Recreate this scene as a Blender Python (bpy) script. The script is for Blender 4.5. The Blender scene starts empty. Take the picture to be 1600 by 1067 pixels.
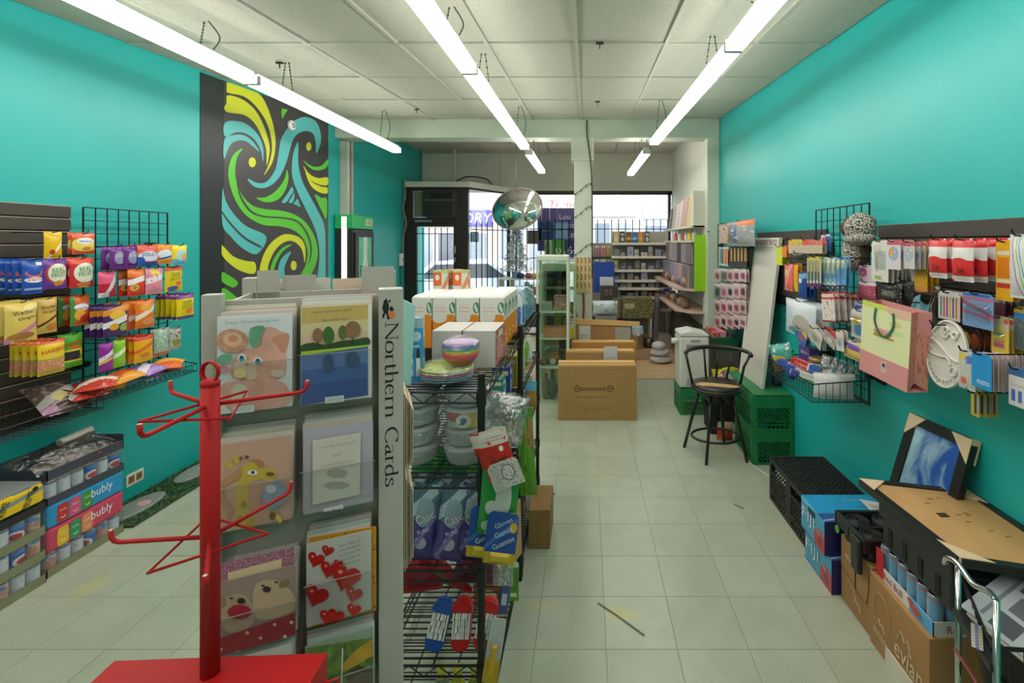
import bpy, math, random
from mathutils import Vector, Matrix, noise as mnoise
S = bpy.context.scene
COL = S.collection
R = math.radians
rnd = random.Random(7)

# ------------------------------------------------------------------ camera
# photo calibration: vanishing point of the aisle at pixel (917, 378), focal length 750 px, eye height 1.74 m
F, CX, CY, EYE = 750.0, 917.0, 378.0, 1.74
cd = bpy.data.cameras.new('camera'); cam = bpy.data.objects.new('camera', cd); COL.objects.link(cam)
cam.location = (0, 0, EYE); cam.rotation_euler = (R(90), 0, 0)
cd.sensor_width = 36; cd.lens = 36 * F / 1600
cd.shift_x = -(CX - 800) / 1600; cd.shift_y = -(533.5 - CY) / 1600
cd.clip_start = 0.05; cd.clip_end = 200
S.camera = cam
# ------------------------------------------------------------------ world, exposure
w = bpy.data.worlds.new('overcast'); S.world = w; w.use_nodes = True
bg = w.node_tree.nodes['Background']
bg.inputs[0].default_value = (0.93, 0.96, 1.0, 1); bg.inputs[1].default_value = 4.2
S.view_settings.view_transform = 'Standard'; S.view_settings.look = 'None'
S.view_settings.gamma = 1; S.view_settings.use_curve_mapping = False
S.view_settings.exposure = 0.22
TUBE = 16.0     # emission of the ceiling light strips

# ------------------------------------------------------------------ helpers: pixels
def Zat(py, Y): return EYE + (CY - py) * Y / F
def Xat(px, Y): return (px - CX) * Y / F
def YonX(px, X): return X * F / (px - CX)
def Yfloor(py, z=0.0): return (EYE - z) * F / (py - CY)
def W(px, py, Y): return Vector((Xat(px, Y), Y, Zat(py, Y)))

# ------------------------------------------------------------------ helpers: materials
def lin(c): return c / 12.92 if c <= 0.04045 else ((c + 0.055) / 1.055) ** 2.4
def C(h):
    if not isinstance(h, str): return tuple(h)[:3]
    h = h.lstrip('#'); return tuple(lin(int(h[i:i + 2], 16) / 255) for i in (0, 2, 4))
MATS = {}
def mat(key, col='#888888', rough=0.5, metal=0.0, vary=0.0, scale=8.0, col2=None, bump=0.0, bscale=60.0, emit=0.0, coat=0.0, spec=0.5, stretch=None):
    if key in MATS: return MATS[key]
    m = bpy.data.materials.new(key); m.use_nodes = True; MATS[key] = m
    nt = m.node_tree; b = nt.nodes['Principled BSDF']
    c = C(col) + (1,)
    b.inputs['Base Color'].default_value = c
    b.inputs['Roughness'].default_value = rough; b.inputs['Metallic'].default_value = metal
    b.inputs['Specular IOR Level'].default_value = spec
    if coat: b.inputs['Coat Weight'].default_value = coat
    if emit:
        b.inputs['Emission Color'].default_value = c; b.inputs['Emission Strength'].default_value = emit
    if vary or col2 or bump:
        tc = nt.nodes.new('ShaderNodeTexCoord'); src = tc.outputs['Object']
        if stretch:
            mp = nt.nodes.new('ShaderNodeMapping'); mp.inputs['Scale'].default_value = stretch
            nt.links.new(src, mp.inputs[0]); src = mp.outputs[0]
    if vary or col2:
        n = nt.nodes.new('ShaderNodeTexNoise'); n.inputs['Scale'].default_value = scale; n.inputs['Detail'].default_value = 5
        nt.links.new(src, n.inputs['Vector'])
        rp = nt.nodes.new('ShaderNodeValToRGB'); rp.color_ramp.elements[0].position = 0.35; rp.color_ramp.elements[1].position = 0.68
        c2 = C(col2) if col2 else tuple(x * (1 - vary) for x in c[:3])
        rp.color_ramp.elements[0].color = tuple(c2) + (1,); rp.color_ramp.elements[1].color = c
        nt.links.new(n.outputs['Fac'], rp.inputs[0]); nt.links.new(rp.outputs[0], b.inputs['Base Color'])
    if bump:
        n2 = nt.nodes.new('ShaderNodeTexNoise'); n2.inputs['Scale'].default_value = bscale; n2.inputs['Detail'].default_value = 3
        nt.links.new(src, n2.inputs['Vector'])
        bp = nt.nodes.new('ShaderNodeBump'); bp.inputs['Strength'].default_value = bump; bp.inputs['Distance'].default_value = 0.01
        nt.links.new(n2.outputs['Fac'], bp.inputs['Height']); nt.links.new(bp.outputs[0], b.inputs['Normal'])
    return m
def flat(h, rough=0.55): return mat('flat_' + h.lstrip('#') + '_%d' % int(rough * 100), h, rough)
def glass(key, tint='#ffffff', gloss=0.08, rough=0.02):
    if key in MATS: return MATS[key]
    m = bpy.data.materials.new(key); m.use_nodes = True; MATS[key] = m
    nt = m.node_tree; nt.nodes.clear()
    o = nt.nodes.new('ShaderNodeOutputMaterial'); t = nt.nodes.new('ShaderNodeBsdfTransparent'); g = nt.nodes.new('ShaderNodeBsdfGlossy')
    mx = nt.nodes.new('ShaderNodeMixShader'); t.inputs[0].default_value = C(tint) + (1,); g.inputs['Roughness'].default_value = rough
    mx.inputs[0].default_value = gloss
    nt.links.new(t.outputs[0], mx.inputs[1]); nt.links.new(g.outputs[0], mx.inputs[2]); nt.links.new(mx.outputs[0], o.inputs[0])
    return m
def film(key, gloss=0.22):
    """crinkled clear plastic wrap"""
    if key in MATS: return MATS[key]
    m = glass(key, '#f4f6f6', gloss, 0.12); nt = m.node_tree
    n = nt.nodes.new('ShaderNodeTexNoise'); n.inputs['Scale'].default_value = 28; n.inputs['Detail'].default_value = 4
    tc = nt.nodes.new('ShaderNodeTexCoord'); nt.links.new(tc.outputs['Object'], n.inputs['Vector'])
    bp = nt.nodes.new('ShaderNodeBump'); bp.inputs['Strength'].default_value = 0.9; bp.inputs['Distance'].default_value = 0.03
    nt.links.new(n.outputs['Fac'], bp.inputs['Height'])
    for nd in nt.nodes:
        if nd.type == 'BSDF_GLOSSY': nt.links.new(bp.outputs[0], nd.inputs['Normal'])
    return m
def printed(key, base, shapes, rough=0.35, bump=0.0):
    """flat print on packaging in UV space: ('e',cx,cy,rx,ry,col) ('r',x0,y0,x1,y1,col) ('n',scale,thr,col) ('d',cx,cy,half,slope,col) diagonal band, ('s',n,duty,v0,v1,u0,u1,col) text-like lines"""
    if key in MATS: return MATS[key]
    m = bpy.data.materials.new(key); m.use_nodes = True; MATS[key] = m
    nt = m.node_tree; b = nt.nodes['Principled BSDF']; b.inputs['Roughness'].default_value = rough
    L = nt.links.new
    uv = nt.nodes.new('ShaderNodeTexCoord'); sp = nt.nodes.new('ShaderNodeSeparateXYZ'); L(uv.outputs['UV'], sp.inputs[0])
    u, v = sp.outputs[0], sp.outputs[1]
    def M(op, a, c=None):
        n = nt.nodes.new('ShaderNodeMath'); n.operation = op
        for i, x in enumerate((a, c)):
            if x is None: continue
            if isinstance(x, (int, float)): n.inputs[i].default_value = x
            else: L(x, n.inputs[i])
        return n.outputs[0]
    def rect(x0, y0, x1, y1):
        a = M('LESS_THAN', M('ABSOLUTE', M('SUBTRACT', u, (x0 + x1) / 2)), abs(x1 - x0) / 2)
        c = M('LESS_THAN', M('ABSOLUTE', M('SUBTRACT', v, (y0 + y1) / 2)), abs(y1 - y0) / 2)
        return M('MULTIPLY', a, c)
    cur = None
    for s in shapes:
        k = s[0]
        if k == 'e':
            a = M('POWER', M('DIVIDE', M('SUBTRACT', u, s[1]), s[3]), 2); c = M('POWER', M('DIVIDE', M('SUBTRACT', v, s[2]), s[4]), 2)
            f = M('LESS_THAN', M('ADD', a, c), 1)
        elif k == 'r': f = rect(*s[1:5])
        elif k == 'd':
            f = M('LESS_THAN', M('ABSOLUTE', M('SUBTRACT', M('SUBTRACT', v, s[2]), M('MULTIPLY', M('SUBTRACT', u, s[1]), s[4]))), s[3])
        elif k == 's':
            f = M('MULTIPLY', rect(s[5], s[3], s[6], s[4]), M('LESS_THAN', M('FRACT', M('MULTIPLY', v, s[1])), s[2]))
            n = nt.nodes.new('ShaderNodeTexNoise'); n.inputs['Scale'].default_value = 22; L(uv.outputs['UV'], n.inputs['Vector'])
            f = M('MULTIPLY', f, M('GREATER_THAN', n.outputs['Fac'], 0.44))
        else:
            n = nt.nodes.new('ShaderNodeTexNoise'); n.inputs['Scale'].default_value = s[1]; n.inputs['Detail'].default_value = 3
            L(uv.outputs['UV'], n.inputs['Vector']); f = M('GREATER_THAN', n.outputs['Fac'], s[2])
        mx = nt.nodes.new('ShaderNodeMix'); mx.data_type = 'RGBA'
        L(f, mx.inputs[0])
        if cur is None: mx.inputs[6].default_value = C(base) + (1,)
        else: L(cur, mx.inputs[6])
        mx.inputs[7].default_value = C(s[-1]) + (1,); cur = mx.outputs[2]
    if cur is None: b.inputs['Base Color'].default_value = C(base) + (1,)
    else: L(cur, b.inputs['Base Color'])
    return m

# ------------------------------------------------------------------ helpers: meshes
class MB:
    def __init__(s): s.v = []; s.f = []; s.m = []; s.uv = []
    def add(s, vs, fs, m=0, uvs=None):
        o = len(s.v); s.v += [tuple(p) for p in vs]
        for i, f in enumerate(fs):
            s.f.append([o + k for k in f]); s.m.append(m[i] if isinstance(m, (list, tuple)) else m)
            if uvs is not None and uvs[i] is not None: s.uv.append(uvs[i])
            elif len(f) == 4: s.uv.append([(0, 0), (1, 0), (1, 1), (0, 1)])
            else: s.uv.append([(0.5, 0.5)] * len(f))
        return s
    def box(s, x0, x1, y0, y1, z0, z1, m=0, mtx=None):
        """faces: front(-y), right(+x), back(+y), left(-x), top, bottom"""
        vs = [Vector(p) for p in ((x0, y0, z0), (x1, y0, z0), (x1, y1, z0), (x0, y1, z0), (x0, y0, z1), (x1, y0, z1), (x1, y1, z1), (x0, y1, z1))]
        if mtx: vs = [mtx @ p for p in vs]
        return s.add(vs, [(0, 1, 5, 4), (1, 2, 6, 5), (2, 3, 7, 6), (3, 0, 4, 7), (4, 5, 6, 7), (3, 2, 1, 0)], m)
    def bar(s, a, b, t, m=0, t2=None, up=(0, 0, 1)):
        a, b = Vector(a), Vector(b); d = (b - a)
        if d.length < 1e-6: return s
        d.normalize(); u = Vector(up)
        if abs(d.dot(u)) > 0.95: u = Vector((1, 0, 0))
        x = d.cross(u).normalized(); y = x.cross(d); t2 = t2 or t
        vs = [p + x * (sx * t / 2) + y * (sy * t2 / 2) for p in (a, b) for sx, sy in ((-1, -1), (1, -1), (1, 1), (-1, 1))]
        return s.add(vs, [(3, 2, 1, 0), (4, 5, 6, 7), (0, 1, 5, 4), (1, 2, 6, 5), (2, 3, 7, 6), (3, 0, 4, 7)], m)
    def tube(s, pts, r, n=6, closed=False, m=0, cap=True):
        pts = [Vector(p) for p in pts]; N = len(pts); rings = []; ref = None
        for i, p in enumerate(pts):
            a = pts[(i - 1) % N] if (closed or i > 0) else p; b = pts[(i + 1) % N] if (closed or i < N - 1) else p
            d = (b - a).normalized() if (b - a).length > 1e-9 else Vector((0, 0, 1))
            if ref is None: ref = Vector((0, 0, 1)) if abs(d.z) < 0.9 else Vector((1, 0, 0))
            x = d.cross(ref)
            if x.length < 1e-4: x = d.cross(Vector((0.3, 1, 0.2)))
            x.normalize(); y = x.cross(d).normalized(); ref = y
            rr = r[i] if isinstance(r, (list, tuple)) else r
            rings.append([p + (x * math.cos(2 * math.pi * k / n) + y * math.sin(2 * math.pi * k / n)) * rr for k in range(n)])
        vs = [q for g in rings for q in g]; fs = []
        for i in range(N if closed else N - 1):
            j = (i + 1) % N
            for k in range(n):
                k2 = (k + 1) % n; fs.append((i * n + k, i * n + k2, j * n + k2, j * n + k))
        if cap and not closed: fs.append(tuple(range(n))[::-1]); fs.append(tuple((N - 1) * n + k for k in range(n)))
        return s.add(vs, fs, m)
    def lathe(s, prof, n=16, c=(0, 0, 0), m=0, mtx=None, sy=1.0):
        c = Vector(c); vs = []; fs = []; ms = []; uvs = []
        for r, z in prof:
            for k in range(n):
                a = 2 * math.pi * k / n; p = Vector((r * math.cos(a), sy * r * math.sin(a), z)); vs.append((mtx @ p if mtx else p) + c)
        zs = [z for r, z in prof]; z0, zr = min(zs), max(max(zs) - min(zs), 1e-6)
        for i in range(len(prof) - 1):
            for k in range(n):
                k2 = (k + 1) % n; fs.append((i * n + k, i * n + k2, (i + 1) * n + k2, (i + 1) * n + k))
                uvs.append([(k / n, (zs[i] - z0) / zr), ((k + 1) / n, (zs[i] - z0) / zr), ((k + 1) / n, (zs[i + 1] - z0) / zr), (k / n, (zs[i + 1] - z0) / zr)])
                ms.append(m[i] if isinstance(m, (list, tuple)) else m)
        if prof[0][0] > 1e-5: fs.append(tuple(range(n))[::-1]); ms.append(ms[0]); uvs.append(None)
        if prof[-1][0] > 1e-5: fs.append(tuple((len(prof) - 1) * n + k for k in range(n))); ms.append(ms[-2] if len(ms) > 1 else 0); uvs.append(None)
        return s.add(vs, fs, ms, uvs)
    def poly(s, pts, m=0): return s.add(pts, [tuple(range(len(pts)))], m)
    def slab(s, pts, off, m=0, mside=None):
        """polygon extruded by vector OFF"""
        off = Vector(off); n = len(pts); P = [Vector(p) for p in pts]; vs = P + [p + off for p in P]
        fs = [tuple(range(n))[::-1], tuple(range(n, 2 * n))] + [(i, (i + 1) % n, n + (i + 1) % n, n + i) for i in range(n)]
        return s.add(vs, fs, [m, m] + [m if mside is None else mside] * n)
    def mesh(s, name):
        me = bpy.data.meshes.new(name); me.from_pydata(s.v, [], s.f)
        if len(me.polygons) == len(s.m):
            me.polygons.foreach_set('material_index', s.m)
            ul = me.uv_layers.new(name='UVMap'); flatuv = [c for f in s.uv for p in f for c in p]
            ul.data.foreach_set('uv', flatuv)
        me.update(); return me
def obj(name, mb, m, parent=None, smooth=False, bevel=0.0):
    me = mb if isinstance(mb, bpy.types.Mesh) else mb.mesh(name)
    if not me.materials:
        for x in (m if isinstance(m, (list, tuple)) else [m]): me.materials.append(x)
    if smooth: me.polygons.foreach_set('use_smooth', [True] * len(me.polygons))
    o = bpy.data.objects.new(name, me); COL.objects.link(o)
    if parent is not None: o.parent = parent
    if bevel:
        bv = o.modifiers.new('bevel', 'BEVEL'); bv.width = bevel; bv.segments = 2; bv.limit_method = 'ANGLE'
    return o
def tag(o, label, cat, group=None, kind=None):
    o['label'] = label; o['category'] = cat
    if group: o['group'] = group
    if kind: o['kind'] = kind
    return o
def thing(name, label, cat, loc=(0, 0, 0), rz=0.0, group=None):
    o = bpy.data.objects.new(name, None); COL.objects.link(o); o.location = loc; o.rotation_euler = (0, 0, rz)
    o.empty_display_size = 0.05
    return tag(o, label, cat, group)
def struct(name, mb, m, parent=None, **k):
    o = obj(name, mb, m, parent, **k); o['kind'] = 'structure'; return o
def dup(root, loc=None, rz=None, label=None, group=None):
    r = root.copy(); COL.objects.link(r)
    if loc is not None: r.location = loc
    if rz is not None: r.rotation_euler = (root.rotation_euler[0], root.rotation_euler[1], rz)
    if label: r['label'] = label
    if group: r['group'] = group
    for ch in list(root.children):
        c = ch.copy(); COL.objects.link(c); c.parent = r
        for g in list(ch.children):
            d = g.copy(); COL.objects.link(d); d.parent = c
    return r
def curve_pts(P, n=5, closed=True):
    """Catmull-Rom through P"""
    out = []; N = len(P)
    for i in range(N if closed else N - 1):
        p0, p1, p2, p3 = (P[(i - 1) % N], P[i], P[(i + 1) % N], P[(i + 2) % N]) if closed else (P[max(i - 1, 0)], P[i], P[i + 1], P[min(i + 2, N - 1)])
        for k in range(n):
            t = k / n
            out.append(tuple(0.5 * (2 * b + (-a + c) * t + (2 * a - 5 * b + 4 * c - d) * t * t + (-a + 3 * b - 3 * c + d) * t ** 3) for a, b, c, d in zip(p0, p1, p2, p3)))
    if not closed: out.append(tuple(P[-1]))
    return out
TXT = {}
def text_geo(s):
    if s in TXT: return TXT[s]
    cu = bpy.data.curves.new('t', 'FONT'); cu.body = s; cu.size = 1.0; cu.resolution_u = 2; cu.align_x = 'CENTER'; cu.space_line = 0.85
    o = bpy.data.objects.new('t', cu); me = bpy.data.meshes.new_from_object(o)
    vs = [tuple(v.co) for v in me.vertices]; fs = [tuple(p.vertices) for p in me.polygons]
    bpy.data.objects.remove(o); bpy.data.curves.remove(cu); bpy.data.meshes.remove(me)
    xs = [v[0] for v in vs]; ys = [v[1] for v in vs]
    TXT[s] = (vs, fs, min(xs), max(xs), min(ys), max(ys)); return TXT[s]
def text(parent, s, c, xd, yd, w, h, m, name='lettering', surf=None, lift=0.0006, shear=0.0, stroke=0):
    """text S filling a W x H box centred at C, along unit vectors xd, yd (parent's space); SURF(x, y) bulge along the normal"""
    vs, fs, x0, x1, y0, y1 = text_geo(s); c, xd, yd = Vector(c), Vector(xd), Vector(yd); n = xd.cross(yd)
    P = []
    for x, y, z in vs:
        a = ((x - x0) / (x1 - x0) - 0.5) * w; b = ((y - y0) / (y1 - y0) - 0.5) * h; a += shear * b
        P.append(c + xd * a + yd * b + n * (lift + (surf(a, b) if surf else 0)))
    return obj(name, MB().add(P, fs), m, parent)
# ================================================================== the room
XL, XR, YB, YF, YS = -3.08, 1.62, 5.85, -2.5, 9.0     # left wall, right wall, beam, wall behind the camera, storefront
def ceil(y): return EYE + 1.12 + 0.0635 * y
def wall_mat(key, c1, c2):
    return mat(key, c1, 0.42, vary=1, scale=1.3, col2=c2, bump=0.06, bscale=45)
TEAL = wall_mat('teal_paint', '#1aa9a3', '#17a29c')
WHITE = mat('white_wall', '#d3d6c8', 0.6, vary=0.08, scale=2, bump=0.05)
def world_tile(key, c1, c2, speck, stain, rough):
    m = bpy.data.materials.new(key); m.use_nodes = True; nt = m.node_tree; b = nt.nodes['Principled BSDF']; L = nt.links.new
    g = nt.nodes.new('ShaderNodeNewGeometry')
    def N(s, d=4):
        n = nt.nodes.new('ShaderNodeTexNoise'); n.inputs['Scale'].default_value = s; n.inputs['Detail'].default_value = d; L(g.outputs['Position'], n.inputs['Vector']); return n.outputs['Fac']
    def ramp(f, a, b2, ca, cb):
        r = nt.nodes.new('ShaderNodeValToRGB'); e = r.color_ramp.elements; e[0].position = a; e[1].position = b2
        e[0].color = ca; e[1].color = cb; L(f, r.inputs[0]); return r.outputs[0]
    def mix(f, a, c):
        x = nt.nodes.new('ShaderNodeMix'); x.data_type = 'RGBA'
        L(f, x.inputs[0]); L(a, x.inputs[6])
        if isinstance(c, tuple): x.inputs[7].default_value = c
        else: L(c, x.inputs[7])
        return x.outputs[2]
    base = ramp(N(6), 0.3, 0.7, C(c1) + (1,), C(c2) + (1,))
    K, Wt = (0, 0, 0, 1), (1, 1, 1, 1)
    oi = nt.nodes.new('ShaderNodeObjectInfo')
    var = ramp(oi.outputs['Random'], 0, 1, (0.0, 0.0, 0.0, 1), (0.22, 0.22, 0.22, 1))
    base = mix(var, base, C(speck) + (1,))
    base = mix(ramp(N(190, 2), 0.58, 0.66, K, (0.55,) * 3 + (1,)), base, C(speck) + (1,))
    base = mix(ramp(N(1.1, 3), 0.60, 0.78, K, (0.55,) * 3 + (1,)), base, C(stain) + (1,))
    for cx, cy, rx, ry, col, k in ((.16, 2.24, .22, .1, '#c6c03a', .5), (-.22, 2.3, .3, .08, '#bdb95a', .4), (-2.5, 2.42, .16, .16, '#bdb84a', .45), (-2.45, 2.95, .22, .3, '#b3a878', .45), (-2.2, 3.3, .2, .35, '#bdb566', .35), (.1, 3.6, .4, .25, '#b9b27c', .3), (-2.1, 2.66, .5, .03, '#8a7a5a', .6)):
        va = nt.nodes.new('ShaderNodeVectorMath'); va.operation = 'SUBTRACT'; L(g.outputs['Position'], va.inputs[0]); va.inputs[1].default_value = (cx, cy, 0)
        vb = nt.nodes.new('ShaderNodeVectorMath'); vb.operation = 'MULTIPLY'; L(va.outputs[0], vb.inputs[0]); vb.inputs[1].default_value = (1 / rx, 1 / ry, 0)
        vl = nt.nodes.new('ShaderNodeVectorMath'); vl.operation = 'LENGTH'; L(vb.outputs[0], vl.inputs[0])
        ms = nt.nodes.new('ShaderNodeMath'); ms.operation = 'MULTIPLY_ADD'; L(N(9, 4), ms.inputs[0]); ms.inputs[1].default_value = .9; L(vl.outputs['Value'], ms.inputs[2])
        base = mix(ramp(ms.outputs[0], .45, 1.4, (k, k, k, 1), K), base, C(col) + (1,))
    L(base, b.inputs['Base Color']); b.inputs['Roughness'].default_value = rough
    return m
FT = world_tile('vinyl_floor_tile', '#a4ad98', '#b0b8a3', '#8d957f', '#aca877', 0.3)
GROUT = mat('grimy_tile_joint', '#8a907e', 0.8)
m = MB().box(XL, XR, YF, YS, -0.12, -0.003)
floor = struct('floor', m, GROUT)
tile = MB(); s = 0.1518
b0 = 0.0008
tile.add([(-s, -s, -0.003), (s, -s, -0.003), (s, s, -0.003), (-s, s, -0.003), (-s + b0, -s + b0, 0), (s - b0, -s + b0, 0), (s - b0, s - b0, 0), (-s + b0, s - b0, 0)],
         [(4, 5, 6, 7), (0, 1, 5, 4), (1, 2, 6, 5), (2, 3, 7, 6), (3, 0, 4, 7)])
tm = tile.mesh('tile'); tm.materials.append(FT)
for i in range(-11, 6):
    for j in range(-2, 13):
        x, y = 0.082 + 0.305 * (i + 0.5), 2.3555 + 0.305 * (j + 0.5)
        x0, x1 = max(x - s, XL), min(x + s, XR); y1 = min(y + s, 6.1)
        if x1 - x0 < 0.03 or y1 - (y - s) < 0.03: continue
        o = bpy.data.objects.new('tile', tm); COL.objects.link(o); o.parent = floor
        o.location = ((x0 + x1) / 2, (y - s + y1) / 2, 0); o.scale = ((x1 - x0) / (2 * s), (y1 - y + s) / (2 * s), 1)
fr = MB().box(XL, XR, YF, 1.745, -0.003, 0.0)
o = obj('tile_field', fr, FT, floor); o['kind'] = 'stuff'
PLANK = mat('pale_laminate', '#d8b98c', 0.4, vary=0.18, scale=5, stretch=(1, 9, 1))
for k in range(24):
    y = 6.102 + k * 0.12
    obj('plank', MB().box(XL, XR, y, y + 0.1175, -0.002, 0.004 + 0.001 * (k % 2)), PLANK, floor)
obj('threshold_strip', MB().box(XL, XR, 6.085, 6.104, 0, 0.007), mat('alu', '#b9b4a6', 0.35, 0.8), floor)

def quadwall(name, pts, m): return struct(name, MB().slab(pts, (0, 0, 0)), m)
wall_left = struct('wall_left', MB().box(XL - 0.12, XL, YF, YS + 0.1, -0.1, 3.6), TEAL)
wall_right = struct('wall_right', MB().box(XR, XR + 0.12, YF, YB + 0.02, -0.1, 3.6), TEAL)
struct('wall_right_window_bay', MB().box(XR - 0.02, XR + 0.12, YB + 0.02, YS + 0.1, -0.1, 3.6), WHITE)
struct('wall_behind', MB().box(XL, XR, YF - 0.12, YF, -0.1, 3.6), mat('cream_wall', '#c9cfc0', 0.6, vary=0.05))
# ---- ceiling: sagging tee grid with lay-in tiles
CT = mat('mineral_fibre_tile', '#babdad', 0.9, vary=1, scale=120, col2='#a2a695', bump=0.25, bscale=260)
TEE = mat('tee_bar', '#a9ac9c', 0.55)
cm = MB()
cm.add([(XL, YF, ceil(YF) + 0.03), (XR, YF, ceil(YF) + 0.03), (XR, YB, ceil(YB) + 0.03), (XL, YB, ceil(YB) + 0.03), (XL, YF, ceil(YF) + 0.2), (XR, YF, ceil(YF) + 0.2), (XR, YB, ceil(YB) + 0.2), (XL, YB, ceil(YB) + 0.2)],
       [(3, 2, 1, 0), (4, 5, 6, 7), (0, 1, 5, 4), (1, 2, 6, 5), (2, 3, 7, 6), (3, 0, 4, 7)])
ceiling = struct('ceiling', cm, CT)
rows = [-2.5, -1.71, -0.89, -0.07, 0.75, 1.57, 2.39, 3.21, 4.03, 4.84, 5.66]
cols = [XL] + [-0.07 + 0.6 * k for k in range(-4, 3)] + [XR]
for y in rows[1:]:
    obj('tee_bar', MB().bar((XL, y, ceil(y) + 0.004), (XR, y, ceil(y) + 0.004), 0.024, t2=0.012), TEE, ceiling)
for x in cols[1:-1]:
    obj('tee_bar', MB().bar((x, YF, ceil(YF) + 0.003), (x, YB, ceil(YB) + 0.003), 0.024, t2=0.012), TEE, ceiling)
rr = rows + [YB]
for i in range(len(cols) - 1):
    for j in range(4, len(rr) - 1):
        x0, x1, y0, y1 = cols[i] + 0.009, cols[i + 1] - 0.009, rr[j] + 0.009, rr[j + 1] - 0.009
        dz = rnd.uniform(0.004, 0.012); t = rnd.uniform(-0.004, 0.004)
        P = [(x0, y0, ceil(y0) + dz + t), (x1, y0, ceil(y0) + dz - t), (x1, y1, ceil(y1) + dz), (x0, y1, ceil(y1) + dz)]
        obj('ceiling_tile', MB().slab(P, (0, 0, 0.014)), CT, ceiling)
for px, py in ((937, 66), (934, 158), (651, 170), (437, 97)):          # loose hanger clips left on the grid
    y = 1.12 / ((CY - py) / F - 0.0635); x = Xat(px, y)
    mm = MB().box(x - 0.025, x + 0.025, y - 0.01, y + 0.01, ceil(y) - 0.012, ceil(y)); mm.bar((x, y, ceil(y) - 0.01), (x, y, ceil(y) - 0.045), 0.006)
    obj('grid_clip', mm, mat('dark_clip', '#33352f', 0.5, 0.6), ceiling)
beam = struct('trim_1', MB().box(XL, XR, YB, 6.1, 3.01, 3.5), mat('beam_white', '#bcc9b6', 0.6, vary=0.07, scale=2), bevel=0.01)
beam['label'] = 'white drywall beam crossing the ceiling'
back_ceiling = struct('ceiling_window_bay', MB().box(XL, XR, 6.1, YS, 3.42, 3.55), CT)
for i in range(8):
    for j in range(5):
        x0 = XL + i * 0.6; y0 = 6.1 + j * 0.6
        obj('ceiling_tile', MB().box(x0 + 0.01, min(x0 + 0.59, XR), y0 + 0.01, min(y0 + 0.59, YS), 3.40, 3.425), mat('warm_tile', '#c4bdb0', 0.9, vary=0.1, scale=90), back_ceiling)
col_m = mat('column_white', '#cdd3c2', 0.55, vary=0.06, scale=3)
pillar = struct('trim_2', MB().box(-0.155, 0.063, 5.87, 6.09, 0, 2.74), col_m, bevel=0.006)
obj('capital', MB().box(-0.19, 0.085, 5.85, 6.1, 2.73, 3.02), col_m, pillar, bevel=0.006)
struct('trim_3', MB().box(1.47, XR, YB + .012, 6.09, 0, 3.012), col_m, bevel=0.006)

# ---- storefront
DARK = mat('dark_bronze_frame', '#3a3531', 0.4, 0.5)
PANE = glass('window_pane', '#f4f8f8', 0.05)
bulk = struct('wall_storefront', MB().box(XL, XR, YS, YS + 0.15, 2.70, 3.6), WHITE)
obj('panel_joint', MB().box(-1.63, -1.62, YS - 0.004, YS + 0.01, 2.7, 3.4), mat('joint', '#a8ab9e', 0.7), bulk)
struct('wall_storefront_base', MB().box(-1.47, XR, YS, YS + 0.15, -0.1, 0.55), mat('bay_base', '#55514a', 0.6))
win = MB()
win.box(-1.50, XR, YS + 0.02, YS + 0.1, 2.63, 2.70).box(-1.50, XR, YS + 0.02, YS + 0.1, 0.55, 0.61)
for x in (-1.47, 0.0, 1.555): win.box(x - 0.025, x + 0.025, YS + 0.02, YS + 0.1, 0.55, 2.68)
window_1 = struct('window_1', win, DARK)
for x0, x1 in ((-1.445, -0.025), (0.025, 1.53)):
    obj('pane', MB().box(x0, x1, YS + 0.055, YS + 0.061, 0.61, 2.63), PANE, window_1)
# angled side window of the entrance recess
A, B = Vector((-2.02, 8.1, 0)), Vector((-1.47, 9.02, 0))
sw = MB()
for z in (0.58, 2.66): sw.bar(A + Vector((0, 0, z)), B + Vector((0, 0, z)), 0.06)
sw.bar(B + Vector((0, 0, 0.55)), B + Vector((0, 0, 2.7)), 0.06)
window_2 = struct('window_2', sw, DARK)
obj('pane', MB().slab([A + Vector((0, 0, 0.6)), B + Vector((0, 0, 0.6)), B + Vector((0, 0, 2.64)), A + Vector((0, 0, 2.64))], (0.006, -0.003, 0)), PANE, window_2)
obj('kick_panel', MB().slab([A, B, B + Vector((0, 0, 0.58)), A + Vector((0, 0, 0.58))], (0.02, -0.01, 0)), DARK, window_2)
led = MB(); led.slab([(XL + 0.01, 8.02, 2.66), (-1.96, 8.02, 2.66), (-1.42, 8.99, 2.66), (XL + 0.01, 8.99, 2.66)], (0, 0, 0.09))
ledge = struct('trim_4', led, WHITE)
# entrance door with transom
fr = MB(); Yd = 8.08
for x0, x1 in ((-3.07, -2.93), (-2.19, -2.0)): fr.box(x0, x1, Yd, Yd + 0.1, 0, 2.66)
fr.box(-2.93, -2.19, Yd, Yd + 0.1, 2.06, 2.15).box(-2.93, -2.19, Yd, Yd + 0.1, 2.60, 2.66)
door_1 = struct('door_1', fr, DARK)
dl = MB()
for x0, x1 in ((-2.93, -2.87), (-2.25, -2.19)): dl.box(x0, x1, Yd + 0.02, Yd + 0.08, 0, 2.06)
dl.box(-2.87, -2.25, Yd + 0.02, Yd + 0.08, 0, 0.25).box(-2.87, -2.25, Yd + 0.02, Yd + 0.08, 2.0, 2.06)
lf = obj('door_leaf', dl, DARK, door_1)
obj('pane', MB().box(-2.87, -2.25, Yd + 0.05, Yd + 0.056, 0.25, 2.0), PANE, lf)
for k in range(5):
    x = -2.87 + 0.62 * (k + 1) / 6
    obj('security_bar', MB().tube([(x, Yd + 0.02, 0.25), (x, Yd + 0.02, 1.98)], 0.008), mat('black_iron', '#1c1b1e', 0.5, 0.4), lf)
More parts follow.
